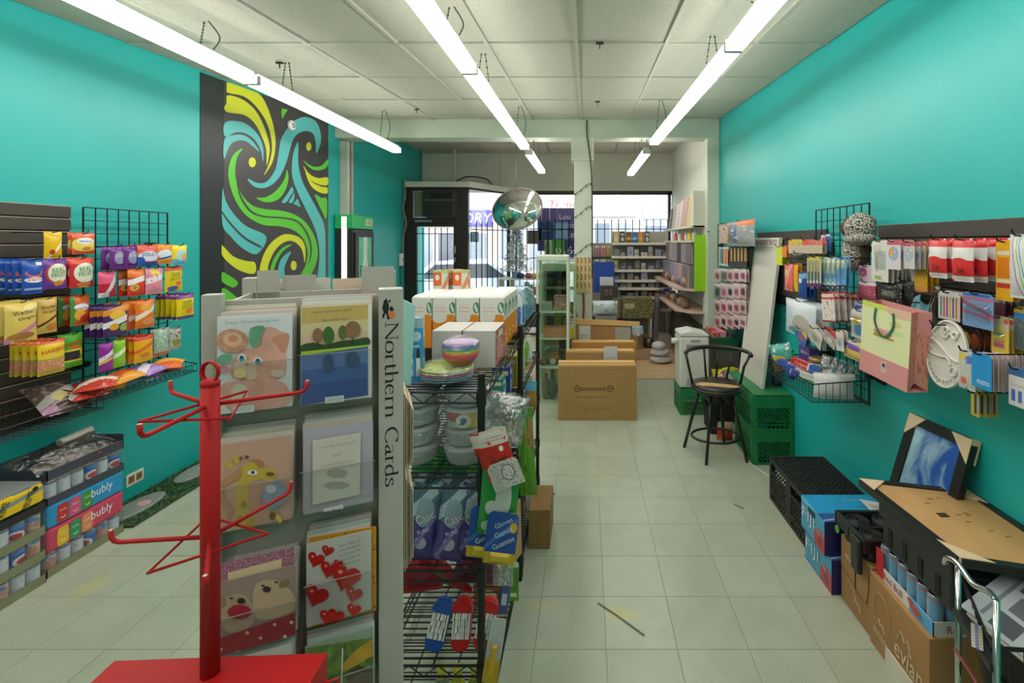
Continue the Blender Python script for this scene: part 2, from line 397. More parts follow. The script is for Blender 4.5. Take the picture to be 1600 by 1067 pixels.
for z in (1.88, 1.2, 1.08, 0.7):
    obj('security_bar', MB().bar((-2.87, Yd + 0.02, z), (-2.25, Yd + 0.02, z), 0.014), MATS['black_iron'], lf)
obj('push_handle', MB().box(-2.245, -2.2, Yd - 0.03, Yd + 0.02, 1.55, 1.67), mat('worn_steel', '#b8b9b4', 0.35, 0.9), lf)
obj('latch', MB().box(-2.24, -2.21, Yd - 0.02, Yd + 0.02, 1.4, 1.48), MATS['worn_steel'], lf)
obj('side_lite', MB().box(-2.92, -2.74, Yd + 0.03, Yd + 0.06, 2.16, 2.59), mat('grimy_lite', '#8d8f72', 0.5, vary=0.4, scale=14), door_1)
obj('door_closer', MB().box(-2.88, -2.6, Yd - 0.05, Yd + 0.01, 2.07, 2.11), mat('closer', '#8a8d86', 0.4, 0.7), door_1)
ac = thing('air_conditioner', 'black window air conditioner mounted over the entrance door', 'air conditioner', (0, 0, 0))
obj('housing', MB().box(-2.73, -2.20, Yd - 0.12, Yd + 0.25, 2.155, 2.595), mat('ac_black', '#2a2826', 0.45), ac, bevel=0.01)
obj('control_strip', MB().box(-2.6, -2.24, Yd - 0.125, Yd - 0.11, 2.47, 2.56), mat('ac_gloss', '#151515', 0.2), ac)
obj('divider', MB().box(-2.71, -2.22, Yd - 0.127, Yd - 0.11, 2.425, 2.445), mat('ac_line', '#5a5854', 0.4), ac)
for k in range(9): obj('louvre', MB().box(-2.70, -2.23, Yd - 0.128, Yd - 0.115, 2.19 + k * 0.024, 2.20 + k * 0.024), mat('ac_dark', '#211f1e', 0.4), ac)
IRON = MATS['black_iron']
g2 = thing('window_security_grille', 'black iron bars inside the angled entrance side window', 'security bars', (0, 0, 0))
d = (B - A)
for k in range(1, 8):
    p = A + d * (k / 8.0) + Vector((0.07, -0.04, 0))
    obj('bar', MB().tube([p + Vector((0, 0, 0.62)), p + Vector((0, 0, 2.10))], 0.009), IRON, g2)
for z in (1.95, 0.9):
    obj('rail', MB().bar(A + Vector((0.07, -0.04, z)), B + Vector((0.02, -0.1, z)), 0.014), IRON, g2)
for nm, x0, x1, n, lab in (('window_security_grille', 0.07, 1.5, 11, 'black iron bars inside the front window right of the white column'), ('window_security_grille', -1.38, -0.2, 9, 'black iron bars inside the front window behind the frosted tree')):
    g = thing(nm, lab, 'security bars')
    for k in range(n + 1):
        x = x0 + (x1 - x0) * k / n
        obj('bar', MB().tube([(x, 8.93, 0.62), (x, 8.93, 2.16)], 0.009), IRON, g)
    for z in (1.98, 1.44, 0.9): obj('rail', MB().bar((x0, 8.93, z), (x1, 8.93, z), 0.014), IRON, g)
    for x in (x0, x1): obj('sill_bracket', MB().box(x - .015, x + .015, 8.92, 9.03, .56, .625), IRON, g)

# ---- mural on the left wall
mur = thing('wall_mural', 'painted mural of green, teal and yellow swirls on black', 'mural', (XL, 4.9, 0))
XM = XL + 0.004
def mpt(x, y, k=0):
    px, py = 300 + x * 0.3374, 100 + y * 0.3374; X = XM + 0.0012 * k; Y = YonX(px, X)
    return (X - XL, Y - 4.9, min(Zat(py, Y), ceil(Y) - 0.012))
def strip(pxa, pxb, m, nm):
    ya, yb = YonX(pxa, XM), YonX(pxb, XM)
    obj(nm, MB().slab([(0, ya - 4.9, 0), (0, yb - 4.9, 0), (0, yb - 4.9, ceil(yb) - 0.01), (0, ya - 4.9, ceil(ya) - 0.01)], (0.004, 0, 0)), m, mur)
strip(313, 350.5, mat('mural_black', '#12201f', 0.5), 'black_border')
strip(350.5, 513, mat('mural_charcoal', '#3b393a', 0.42, vary=0.08), 'painted_ground')
PY_, PG, PT, PK = mat('mural_yellow', '#c6cf22', 0.45), mat('mural_green', '#55b92e', 0.45), mat('mural_teal', '#4fb0ae', 0.45), MATS['mural_charcoal']
SW = [(PY_, [(160, 85), (250, 95), (318, 145), (355, 215), (382, 310), (386, 390), (370, 460), (332, 517), (355, 465), (370, 400), (366, 340), (345, 270), (300, 200), (240, 150), (160, 130)]),
 (PY_, [(158, 148), (225, 160), (285, 205), (325, 270), (350, 340), (360, 400), (345, 472), (344, 400), (325, 340), (290, 275), (240, 235), (155, 218)]),
 (PT, [(152, 272), (215, 265), (270, 290), (313, 340), (331, 400), (328, 452), (318, 400), (290, 350), (245, 320), (200, 317), (152, 335)]),
 (PT, [(151, 347), (200, 328), (245, 332), (285, 362), (312, 405), (285, 385), (250, 358), (210, 355), (175, 378), (148, 440)]),
 (PG, [(235, 390), (190, 420), (168, 490), (175, 560), (205, 640), (255, 705), (330, 745), (410, 752), (470, 770), (515, 810), (535, 870), (522, 940), (485, 1010), (530, 1000), (562, 955), (582, 890), (575, 820), (540, 750), (490, 705), (420, 680), (340, 672), (280, 655), (235, 610), (208, 550), (200, 490), (210, 430)]),
 (PK, [(203, 520), (222, 615), (268, 684), (330, 709), (420, 716), (488, 734), (532, 792), (549, 860), (540, 930), (556, 862), (539, 788), (492, 727), (420, 709), (330, 702), (273, 676), (228, 608)]),
 (PT, [(258, 530), (300, 550), (345, 545), (385, 490), (400, 420), (412, 350), (440, 300), (470, 265), (520, 245), (570, 262), (595, 315), (595, 370), (575, 415), (572, 360), (560, 322), (530, 310), (495, 320), (470, 347), (455, 390), (435, 460), (400, 530), (350, 570), (300, 572), (270, 552)]),
 (PT, [(492, 362), (470, 410), (462, 480), (470, 545), (510, 640), (550, 720), (580, 800), (590, 890), (580, 980), (560, 1040), (612, 1045), (618, 900), (614, 760), (588, 690), (545, 610), (510, 540), (492, 460)]),
 (PG, [(440, 490), (425, 540), (385, 590), (340, 617), (298, 620), (340, 640), (390, 632), (425, 597), (446, 540)]),
 (PT, [(462, 570), (440, 604), (415, 640), (438, 640), (455, 612), (470, 588)]), (PT, [(472, 596), (460, 618), (448, 641), (466, 641), (474, 620)]), (PT, [(490, 625), (480, 635), (470, 646), (487, 655), (503, 662), (497, 645)]),
 (PG, [(515, 447), (560, 475), (600, 470), (629, 440), (629, 470), (600, 491), (555, 487)]),
 (PY_, [(515, 470), (545, 510), (585, 528), (627, 525), (627, 560), (590, 558), (545, 532)]), (PY_, [(525, 500), (555, 545), (600, 568), (626, 572), (626, 600), (585, 592), (548, 560)]),
 (PG, [(568, 605), (600, 620), (624, 625), (622, 715), (600, 678)]),
 (PT, [(142, 575), (155, 630), (190, 690), (250, 750), (345, 800), (300, 880), (230, 850), (180, 800), (140, 740)]),
 (PK, [(140, 682), (180, 735), (245, 800), (318, 842), (312, 849), (240, 808), (175, 742), (140, 692)]),
 (PY_, [(137, 838), (190, 890), (250, 912), (292, 920), (290, 970), (230, 960), (175, 925), (137, 880)]),
 (PG, [(137, 965), (165, 975), (212, 1010), (190, 1035), (137, 1005)]), (PG, [(138, 1040), (185, 1062), (240, 1120), (138, 1120)]),
 (PY_, [(315, 1100), (310, 980), (325, 900), (360, 835), (410, 795), (450, 788), (500, 805), (525, 850), (522, 922), (510, 862), (480, 827), (440, 820), (395, 850), (365, 900), (350, 960), (348, 1100)]),
 (PG, [(365, 1060), (362, 960), (380, 900), (420, 850), (465, 835), (420, 868), (390, 920), (378, 970), (382, 1060)]),
 (PT, [(402, 1060), (398, 960), (415, 900), (458, 868), (440, 910), (427, 960), (450, 1060)]),
 (PG, [(415, 210), (430, 208), (442, 214), (430, 232), (418, 252)]), (PG, [(590, 190), (615, 190), (629, 205), (629, 232), (610, 218)])]
for cx, cy, rx, ry in ((279, 455, 17, 23), (541, 382, 12, 20), (471, 933, 14, 22)):
    SW.append((PY_, [(cx + rx * math.cos(a * math.pi / 4), cy + ry * math.sin(a * math.pi / 4)) for a in range(8)]))
for k, (pm, pts) in enumerate(SW):
    c2 = curve_pts(pts, 4)
    P = [mpt(max(x, 137 if y > 200 else 160), y, 2 if pm is not PK else 3) for x, y in c2]
    ar = sum(a[1] * b[2] - b[1] * a[2] for a, b in zip(P, P[1:] + P[:1]))
    if ar < 0: P = P[::-1]
    obj('swirl', MB().poly(P), pm, mur)
# round alarm on the mural
p = W(454, 196, YonX(454, XL + 0.01))
al = thing('smoke_alarm', 'small round white alarm on the swirl mural', 'alarm', (XL + 0.006, p.y, p.z))
mx = Matrix.Rotation(R(90), 4, 'Y')
obj('body', MB().lathe([(0.055, 0), (0.055, 0.02), (0.04, 0.035), (0.0, 0.036)], 20, mtx=mx), mat('white_plastic', '#dcdcd6', 0.35), al, smooth=True)
obj('vent_ring', MB().lathe([(0.024, 0.034), (0.024, 0.038), (0.016, 0.038), (0.016, 0.034)], 16, mtx=mx), mat('dark_plastic', '#2b2b2b', 0.5), al)
# pipe chase behind the cooler
pc = struct('trim_5', MB().box(XL, XL + 0.1, 5.98, 6.08, 0, 3.0), mat('chase_white', '#b9bcae', 0.6, vary=0.1), bevel=0.005)
obj('conduit', MB().tube([(XL + 0.12, 6.05, 0.3), (XL + 0.12, 6.05, 3.0)], 0.018, 8), mat('conduit_grey', '#8f958c', 0.5), pc)

# ---- ceiling lights
LM = bpy.data.materials.new('light_strip'); LM.use_nodes = True
e = LM.node_tree.nodes['Principled BSDF']; e.inputs['Emission Color'].default_value = (1, 0.93, 0.885, 1); e.inputs['Emission Strength'].default_value = TUBE
HOUS = mat('light_housing', '#cfd3cc', 0.35, 0.1)
CHAIN = mat('chain_steel', '#5b5f58', 0.4, 0.8)
def fixture(x0, y0, x1, y1, label, z=2.82, drops=(0.15, 0.85)):
    t = thing('ceiling_light', label, 'ceiling light', (0, 0, 0), group='hanging strip lights')
    a, b = Vector((x0, y0, z)), Vector((x1, y1, z)); d = (b - a).normalized(); up = Vector((0, 0, 1))
    obj('housing', MB().bar(a + up * 0.036, b + up * 0.036, 0.055, t2=0.03), HOUS, t)
    obj('diffuser', MB().bar(a + d * 0.005 - up * 0.003, b - d * 0.005 - up * 0.003, 0.09, t2=0.048), LM, t)
    for q in (a, b): obj('end_cap', MB().bar(q - d * 0.004, q + d * 0.004, 0.097, t2=0.06), HOUS, t)
    for f in drops:
        p = a.lerp(b, f); top = ceil(p.y) if p.y < YB else 3.4
        for sgn in (-1, 1):
            mb = MB(); n = 9; q0, q1 = p + Vector((sgn * 0.04, 0, 0.05)), Vector((p.x + sgn * 0.012, p.y, top))
            if sgn * 1 > 0 and f > 0.5: mb.tube(curve_pts([tuple(q0), tuple(q0.lerp(q1, 0.5) + Vector((0.03, 0.03, 0))), tuple(q1)], 4, False), 0.004, 5)
            else:
                for i in range(n): mb.bar(q0.lerp(q1, i / n), q0.lerp(q1, (i + 0.75) / n), 0.009 if i % 2 else 0.004, t2=0.004 if i % 2 else 0.009)
            obj('chain', mb, CHAIN, t)
    return t
fixture(-2.238, 0.75, -2.238, 3.19, 'near strip light of the left row, in front of the mural')
fixture(-2.238, 3.22, -2.24, 5.66, 'strip light hanging across the swirl mural, far end of the left row')
fixture(-0.76, 0.55, -0.735, 2.99, 'near strip light of the middle row above the card rack')
fixture(-0.735, 3.02, -0.705, 5.46, 'strip light of the middle row reaching toward the beam')
fixture(-0.70, 5.80, -0.69, 7.35, 'short strip light beyond the beam, above the round mirror', z=2.82, drops=(0.12, 0.5))
fixture(0.88, 0.2, 0.81, 2.64, 'near strip light of the right row by the teal wall')
fixture(0.81, 2.67, 0.727, 5.19, 'strip light of the right row ending before the beam')
fixture(0.715, 5.75, 0.69, 7.6, 'short strip light beyond the beam, right of the column', z=2.82, drops=(0.12, 0.5))

for x_, lab in ((-2.238, 'left'), (-0.78, 'middle'), (0.93, 'right')):  # unseen fixtures added behind the camera to brighten the card rack
    fixture(x_, -1.95, x_, 0.1 if x_ > 0 else 0.5, 'unseen strip light added overhead behind the viewpoint, ' + lab + ' row')
# ---- outlets, turf
y = YonX(210, XL); z = Zat(746, y)
ou = thing('wall_outlet', 'white double electrical outlet low on the left teal wall', 'outlet', (XL, y, z))
obj('cover_plate', MB().box(0, 0.006, -0.062, 0.062, -0.04, 0.04), mat('outlet_white', '#dedccb', 0.4), ou, bevel=0.002)
for dy in (-0.028, 0.028):
    sk = obj('socket', MB().box(0.004, 0.009, dy - 0.02, dy + 0.02, -0.024, 0.024), mat('outlet_brown', '#8a6a4a', 0.5), ou)
    for q in (-0.007, 0.007): obj('slot', MB().box(0.008, 0.0095, dy + q - 0.002, dy + q + 0.002, -0.008, 0.01), mat('slot_dark', '#1d1713', 0.6), sk)
tb = MB(); tb.box(XL + 0.01, -2.76, 2.92, 5.4, 0.002, 0.012)
turf = tag(obj('turf_strip', tb, mat('turf_base', '#2e4a2c', 0.9)), 'strip of artificial green turf along the left wall', 'turf')
gb = MB(); stones = [(-2.93, 3.12, 0.125), (-2.93, 3.62, 0.13), (-2.92, 4.15, 0.13), (-2.92, 4.7, 0.13)]
for k in range(9000):
    x, y = rnd.uniform(XL + 0.015, -2.765), rnd.uniform(2.925, 5.39)
    if any(((x - a) / 0.095) ** 2 + ((y - b) / 0.2) ** 2 < 1 for a, b, c in stones): continue
    a = rnd.uniform(0, 6.28); h = rnd.uniform(0.015, 0.032); dx, dy = math.cos(a) * 0.006, math.sin(a) * 0.006; lx, ly = rnd.uniform(-.015, .015), rnd.uniform(-.015, .015)
    gb.add([(x - dx, y - dy, 0.01), (x + dx, y + dy, 0.01), (x + lx, y + ly, h)], [(0, 1, 2)])
o = obj('blades', gb, mat('turf_blade', '#4f7d4b', 0.7, vary=0.5, scale=30), turf); o['kind'] = 'stuff'
for i, (a, b, c) in enumerate(stones[:3]):
    t = thing('stepping_stone', ('grey oval stepping stone with a pink flower print, beside the drink cases', 'grey oval stepping stone with a yellow flower print on the turf', 'grey oval stepping stone on the turf farthest along the mural')[i], 'stepping stone', (a, b, 0.012), group='printed stones on the turf')
    obj('stone', MB().lathe([(0.09, 0), (0.092, 0.008), (0.08, 0.014), (0, 0.014)], 20, mtx=Matrix.Diagonal((1, 2.1, 1, 1))), mat('stone_grey', '#8c958f', 0.8, vary=0.2, scale=40), t)
    fm = flat(('#d7a9a0', '#d9cf3f', '#e6e2c8')[i])
    fl = MB()
    for q in range(6):
        an = q * math.pi / 3; fl.lathe([(0.018, 0), (0.012, 0.006), (0, 0.006)], 8, c=(0.02 + 0.022 * math.cos(an), 0.03 + 0.022 * math.sin(an), 0.013))
    obj('flower', fl, fm, t)
# small bits of litter on the floor
for lab, px, py, L_, col in (('thin dark metal pin lying by the yellow stain in the aisle', 969, 966, 0.2, '#7d7c6b'), ('small grey fleck of tape on the aisle floor near the black crates', 1155, 792, 0.05, '#6b6c66'), ('tiny dark scrap on the floor by the wire shelf', 863, 771, 0.04, '#4b4b45')):
    Y = Yfloor(py); X = Xat(px, Y); c = curve_pts([(X - L_ / 2, Y + L_ * 0.45, 0.004), (X, Y, 0.003), (X + L_ / 2, Y - L_ * 0.5, 0.004)], 4, False)
    tag(obj('floor_scrap', MB().tube(c, 0.0035, 5), flat(col)), lab, 'debris')
# ================================================================== greeting card spinner (front left)
GREY = mat('rack_grey', '#b3b0a6', 0.5, vary=0.05)
CLEAR = glass('clear_acrylic', '#f2f4f4', 0.07, 0.03)
P0, WD, ND = Vector((-0.659, 0.86, 0)), Vector((0.9155, 0.4022, 0)), Vector((0.4022, -0.9155, 0))
def cs(px, py):
    """pixel -> (s, z) on the rack's front plane"""
    U = (px - CX) / F; s = (U * P0.y - P0.x) / (WD.x - WD.y * U); return s, Zat(py, P0.y + s * WD.y)
rack = thing('card_spinner_rack', 'tall grey spinner rack of greeting cards in clear pockets', 'card rack', (P0 + WD * 0.15 - ND * 0.15))
ro = rack.location.copy()
def rp(s, z, n=0.0): return P0 + WD * s + Vector((0, 0, z)) + ND * n          # rack plane -> world
def rl(s, z, n=0.0): return rp(s, z, n) - ro                                   # rack plane -> rack local
def rbox(s0, s1, n0, n1, z0, z1):
    vs = [rl(s, z, n) for z in (z0, z1) for s, n in ((s0, n1), (s1, n1), (s1, n0), (s0, n0))]
    return MB().add(vs, [(0, 1, 5, 4), (1, 2, 6, 5), (2, 3, 7, 6), (3, 0, 4, 7), (4, 5, 6, 7), (3, 2, 1, 0)])
obj('corner_post', rbox(0.262, 0.309, -0.045, -0.002, 0.12, cs(600, 452)[1]), GREY, rack, bevel=0.002)
obj('corner_post', rbox(-0.03, 0.0, -0.04, -0.012, 0.12, cs(315, 462)[1]), GREY, rack, bevel=0.002)
obj('corner_post', rbox(-0.03, 0.0, -0.34, -0.30, 0.12, 1.655), GREY, rack, bevel=0.002)
obj('corner_post', rbox(0.26, 0.305, -0.34, -0.30, 0.12, 1.665), GREY, rack, bevel=0.002)
obj('back_panel', rbox(-0.01, 0.265, -0.055, -0.045, 0.12, 1.63), GREY, rack)
obj('side_panel', rbox(0.265, 0.272, -0.30, -0.05, 0.12, 1.62), GREY, rack)
obj('side_panel', rbox(-0.015, -0.008, -0.30, -0.05, 0.12, 1.62), GREY, rack)
obj('rear_panel', rbox(-0.01, 0.265, -0.31, -0.30, 0.12, 1.62), GREY, rack)
obj('base', rbox(-0.06, 0.34, -0.38, 0.04, 0.0, 0.12), GREY, rack, bevel=0.01)
obj('pole', MB().tube([rl(0.14, 0.1, -0.17), rl(0.14, 1.6, -0.17)], 0.02, 10), mat('chrome', '#c9c9c6', 0.15, 1.0), rack)
# serif lettering "Northern Cards" reading down the post
INK = mat('black_ink', '#1a1a1c', 0.5)
GL = {  # thick and thin strokes: (thick?, points) in a unit box, x 0..w, y 0..1
 'N': (0.86, [(0, [(.14, 0), (.14, 1)]), (1, [(.14, 1), (.74, 0)]), (0, [(.74, 0), (.74, 1)]), (0, [(.02, 1), (.2, 1)]), (0, [(.02, .015), (.26, .015)]), (0, [(.62, .985), (.86, .985)])]),
 'o': (0.56, [(2, [(.28, .0), (.08, .1), (.05, .31), (.1, .53), (.28, .62), (.46, .53), (.51, .31), (.46, .1), (.28, .0)])]),
 'r': (0.42, [(1, [(.14, 0), (.14, .6)]), (0, [(.14, .42), (.22, .56), (.32, .6), (.39, .55)]), (0, [(.03, .012), (.26, .012)]), (0, [(.03, .58), (.14, .6)])]),
 't': (0.36, [(1, [(.16, .8), (.16, .12), (.22, .02), (.33, .05)]), (0, [(.03, .6), (.33, .6)])]),
 'h': (0.6, [(1, [(.13, 0), (.13, 1)]), (0, [(.13, .45), (.25, .6), (.38, .6)]), (1, [(.38, .6), (.47, .5), (.47, 0)]), (0, [(.02, .012), (.24, .012)]), (0, [(.36, .012), (.58, .012)]), (0, [(.02, .98), (.13, 1)])]),
 'e': (0.5, [(0, [(.06, .35), (.45, .37), (.42, .52)]), (2, [(.42, .52), (.28, .62), (.12, .55), (.05, .33), (.1, .1), (.28, 0), (.46, .1)])]),
 'n': (0.6, [(1, [(.13, 0), (.13, .6)]), (0, [(.13, .45), (.25, .6), (.38, .6)]), (1, [(.38, .6), (.47, .5), (.47, 0)]), (0, [(.02, .012), (.24, .012)]), (0, [(.36, .012), (.58, .012)]), (0, [(.02, .58), (.13, .6)])]),
 ' ': (0.42, []),
 'C': (0.74, [(2, [(.66, .82), (.56, .95), (.4, 1.0), (.2, .9), (.07, .68), (.05, .45), (.13, .17), (.3, .02), (.5, .0), (.68, .14)]), (0, [(.66, .98), (.66, .78)])]),
 'a': (0.5, [(1, [(.36, .42), (.36, .08), (.42, .02), (.49, .04)]), (0, [(.08, .5), (.16, .6), (.28, .61), (.36, .5), (.36, .42)]), (2, [(.36, .36), (.18, .3), (.07, .16), (.14, .02), (.26, .03), (.36, .14)])]),
 'd': (0.58, [(1, [(.44, 1), (.44, 0)]), (2, [(.44, .52), (.3, .61), (.13, .52), (.05, .3), (.12, .07), (.28, 0), (.44, .1)]), (0, [(.33, .98), (.44, 1)]), (0, [(.44, .012), (.55, .03)])]),
 's': (0.42, [(2, [(.36, .5), (.28, .6), (.14, .58), (.08, .46), (.2, .34), (.34, .24), (.34, .08), (.2, 0), (.06, .06), (.05, .16)])])}
word = 'Northern Cards'; tot = sum(GL[c][0] for c in word)
zt, zb = cs(603, 503)[1], cs(603, 762)[1]; k = (zt - zb) / tot; hgt = 0.0245; pos = 0.0
for ch in word:
    wd, st = GL[ch]; mb = MB()
    for kind, pts in st:
        cc = curve_pts(pts, 5, False) if len(pts) > 3 else pts
        n = len(cc); Lf, Rt = [], []
        for i, (x, y) in enumerate(cc):
            a, b = cc[max(i - 1, 0)], cc[min(i + 1, n - 1)]; dx, dy = b[0] - a[0], b[1] - a[1]; l = math.hypot(dx, dy) or 1
            t = (0.018, 0.05, 0.016 + 0.036 * abs(dy / l))[kind]
            Lf.append((x - dy / l * t, y + dx / l * t)); Rt.append((x + dy / l * t, y - dx / l * t))
        V = [rl(0.2745 + y * hgt, zt - (pos + x) * k, -0.0014) for x, y in Lf] + [rl(0.2745 + y * hgt, zt - (pos + x) * k, -0.0014) for x, y in Rt]
        mb.add(V, [(i, i + 1, n + i + 1, n + i) for i in range(n - 1)])
    if st: obj('letter', mb, INK, rack)
    pos += wd
lg = MB()
for pts in ([(600, 470), (604, 466), (608, 478), (606, 492), (601, 490), (597, 482)], [(608, 482), (612, 478), (616, 484), (611, 488)], [(598, 490), (602, 488), (600, 497), (597, 497)], [(604, 492), (608, 490), (609, 499), (605, 499)], [(606, 470), (611, 468), (609, 474)]):
    lg.poly([rl(*cs(x, y), -0.0014) for x, y in pts])
obj('antlered_logo', lg, INK, rack)
obj('orange_price_dot', MB().poly([rl(*cs(612 + 5 * math.cos(a * .524), 492 + 6 * math.sin(a * .524)), -0.0008) for a in range(12)][::-1]), flat('#e8743a'), rack)

ORD = ('first', 'second', 'third', 'fourth', 'fifth', 'sixth', 'seventh', 'eighth')
CARDW = [flat(h, 0.5) for h in ('#d9d3c4', '#cfc4b2', '#e2dccf', '#cdd6cf', '#d8c9c4')]
def pocket(px0, px1, pyt, pyb, label, face, n_back=5, prints=(), grp=None, extra=None):
    """clear pocket holding a row of cards; the front card carries the print. pixels: left/right edge, top and bottom at the left edge"""
    s0, zt = cs(px0, pyt); s1, _ = cs(px1, pyt); _, zb = cs(px0, pyb)
    pb = MB(); pz = zb + (zt - zb) * 0.52
    pb.add([rl(s0 - .004, zb - .004, .016), rl(s1 + .004, zb - .004, .016), rl(s1 + .004, pz, .019), rl(s0 - .004, pz, .019)], [(0, 1, 2, 3)])
    pb.add([rl(s0 - .004, zb - .004, -.044), rl(s1 + .004, zb - .004, -.044), rl(s1 + .004, zb - .004, .016), rl(s0 - .004, zb - .004, .016)], [(0, 1, 2, 3)])
    for s_ in (s0 - .004, s1 + .004): pb.add([rl(s_, zb - .004, -.044), rl(s_, zb - .004, .016), rl(s_, pz, .019), rl(s_, zt, -.044)], [(0, 1, 2, 3)])
    pk = obj('clear_pocket', pb, CLEAR, rack)
    obj('rim', MB().bar(rl(s0 - .004, pz, .0192), rl(s1 + .004, pz, .0192), 0.0012), mat('acrylic_edge', '#9a9a92', 0.2), pk)
    for i in range(n_back):
        f = (i + 1) / n_back; dz = 0.014 * f + rnd.uniform(-.002, .002); ds = rnd.uniform(-.003, .003)
        c = obj('greeting_card', MB().add([rp(s + ds, z, q) for z in (zb, zt + dz) for s, q in ((s0, .008 - f * .045), (s1, .008 - f * .045), (s1, .006 - f * .045), (s0, .006 - f * .045))], [(0, 1, 5, 4), (1, 2, 6, 5), (2, 3, 7, 6), (3, 0, 4, 7), (4, 5, 6, 7), (3, 2, 1, 0)]), CARDW[(i + len(label)) % 5])
        tag(c, '%s card back behind the ' % ORD[i] + label.split(' card')[0] + ' card', 'card', 'cards behind the ' + label.split(' card')[0])
    root = rp(s0, zb, 0.010)
    fc = thing('greeting_card', label, 'card', root)
    def q(s, z, lay): return rp(s, z, 0.0105 + 0.0004 * lay) - root
    obj('card_front', MB().slab([q(s0, zb, 0), q(s1, zb, 0), q(s1, zt, 0), q(s0, zt, 0)], -ND * 0.0015), face, fc)
    lay = 1
    for pr in prints:
        m_, pts = pr[0], pr[1]
        P = []
        for x, y in pts:
            s, z = cs(x, y); P.append(q(min(max(s, s0), s1), min(max(z, zb), zt), lay))
        n_ = (P[1] - P[0]).cross(P[2] - P[0])
        ar = sum((a.dot(WD) * b.z - b.dot(WD) * a.z) for a, b in zip(P, P[1:] + P[:1]))
        if ar < 0: P = P[::-1]
        obj(pr[2] if len(pr) > 2 else 'print', MB().poly(P), m_, fc); lay += 1
    return fc, q, (s0, s1, zb, zt)
def el(cx, cy, rx, ry, n=18, rot=0.0):
    c_, s_ = math.cos(rot), math.sin(rot)
    return [(cx + rx * math.cos(a) * c_ - ry * math.sin(a) * s_, cy + rx * math.cos(a) * s_ + ry * math.sin(a) * c_) for a in (2 * math.pi * i / n for i in range(n))]
def sc(k, ox, oy): return lambda pts: [(ox + x / k, oy + y / k) for x, y in pts]
# --- kitten card
Z6 = sc(5.083, 300, 430); f = flat
pink, rose_c = mat('kitten_pink', '#e6ae9d', 0.5, vary=0.18, scale=40), mat('rose_print', '#dca387', 0.5, vary=0.35, scale=90)
cream, leafg = f('#dcc6b0'), mat('leaf_print', '#6fae8b', 0.5, vary=0.2, scale=60)
fc, q, bb = pocket(342, 458, 496, 645, 'pale blue kitten and rose card in the top left pocket', f('#dcdee2'), 5, [
 (pink, Z6(curve_pts([(560, 470), (590, 410), (650, 405), (720, 440), (778, 460), (775, 540), (755, 620), (760, 700), (740, 780), (650, 830), (480, 830), (330, 800), (330, 690), (400, 590), (520, 560)], 4)), 'kitten_head'),
 (f('#d3907d'), Z6(curve_pts([(640, 500), (700, 465), (770, 470), (760, 560), (730, 610), (690, 560)], 4)), 'ear'),
 (cream, Z6(el(430, 720, 95, 60)), 'muzzle'), (pink, Z6(curve_pts([(240, 880), (330, 830), (560, 820), (720, 830), (780, 900), (790, 980), (700, 1040), (500, 1060), (300, 1040)], 4)), 'kitten_body'),
 (f('#d9cbb0'), Z6(el(390, 920, 70, 75)), 'chest'), (cream, Z6(el(480, 775, 50, 45)), 'paw'), (cream, Z6(el(690, 765, 55, 30)), 'paw'),
 (leafg, Z6(curve_pts([(470, 430), (520, 395), (590, 400), (560, 470), (545, 540), (485, 550)], 4)), 'leaf'),
 (rose_c, Z6(el(335, 510, 125, 95)), 'rose'), (f('#e3b493'), Z6(el(340, 500, 75, 55)), 'rose_heart'), (f('#cf8f74'), Z6(el(345, 490, 40, 28)), 'rose_heart'),
 (leafg, Z6(el(280, 650, 65, 38, rot=-.2)), 'leaf'), (f('#e4cf8e'), Z6(el(400, 760, 50, 40)), 'blossom'), (f('#d99aa0'), Z6(el(270, 730, 50, 30)), 'blossom'),
 (f('#f2f0ea'), Z6(el(415, 640, 34, 30)), 'eye_white'), (f('#4aa3b4'), Z6(el(415, 645, 24, 26)), 'iris'), (f('#1f3b46'), Z6(el(412, 638, 10, 12)), 'pupil'),
 (f('#f2f0ea'), Z6(el(540, 665, 32, 32)), 'eye_white'), (f('#4aa3b4'), Z6(el(540, 668, 23, 26)), 'iris'), (f('#1f3b46'), Z6(el(540, 660, 10, 12)), 'pupil'), (f('#b8705f'), Z6(el(455, 690, 14, 8)), 'nose')])
def card_text(fc, q, s, px, py, w, h, m, lay=26, tilt=0.0):
    a = cs(px, py); xd = (WD * math.cos(tilt) + Vector((0, 0, math.sin(tilt)))).normalized(); yd = (Vector((0, 0, math.cos(tilt))) - WD * math.sin(tilt)).normalized()
    text(fc, s, q(a[0], a[1], lay), xd, yd, w, h, m, lift=0.0003)
card_text(fc, q, 'Dear Granddaughter', 400, 500, 0.082, 0.008, f('#7f9aa3'))
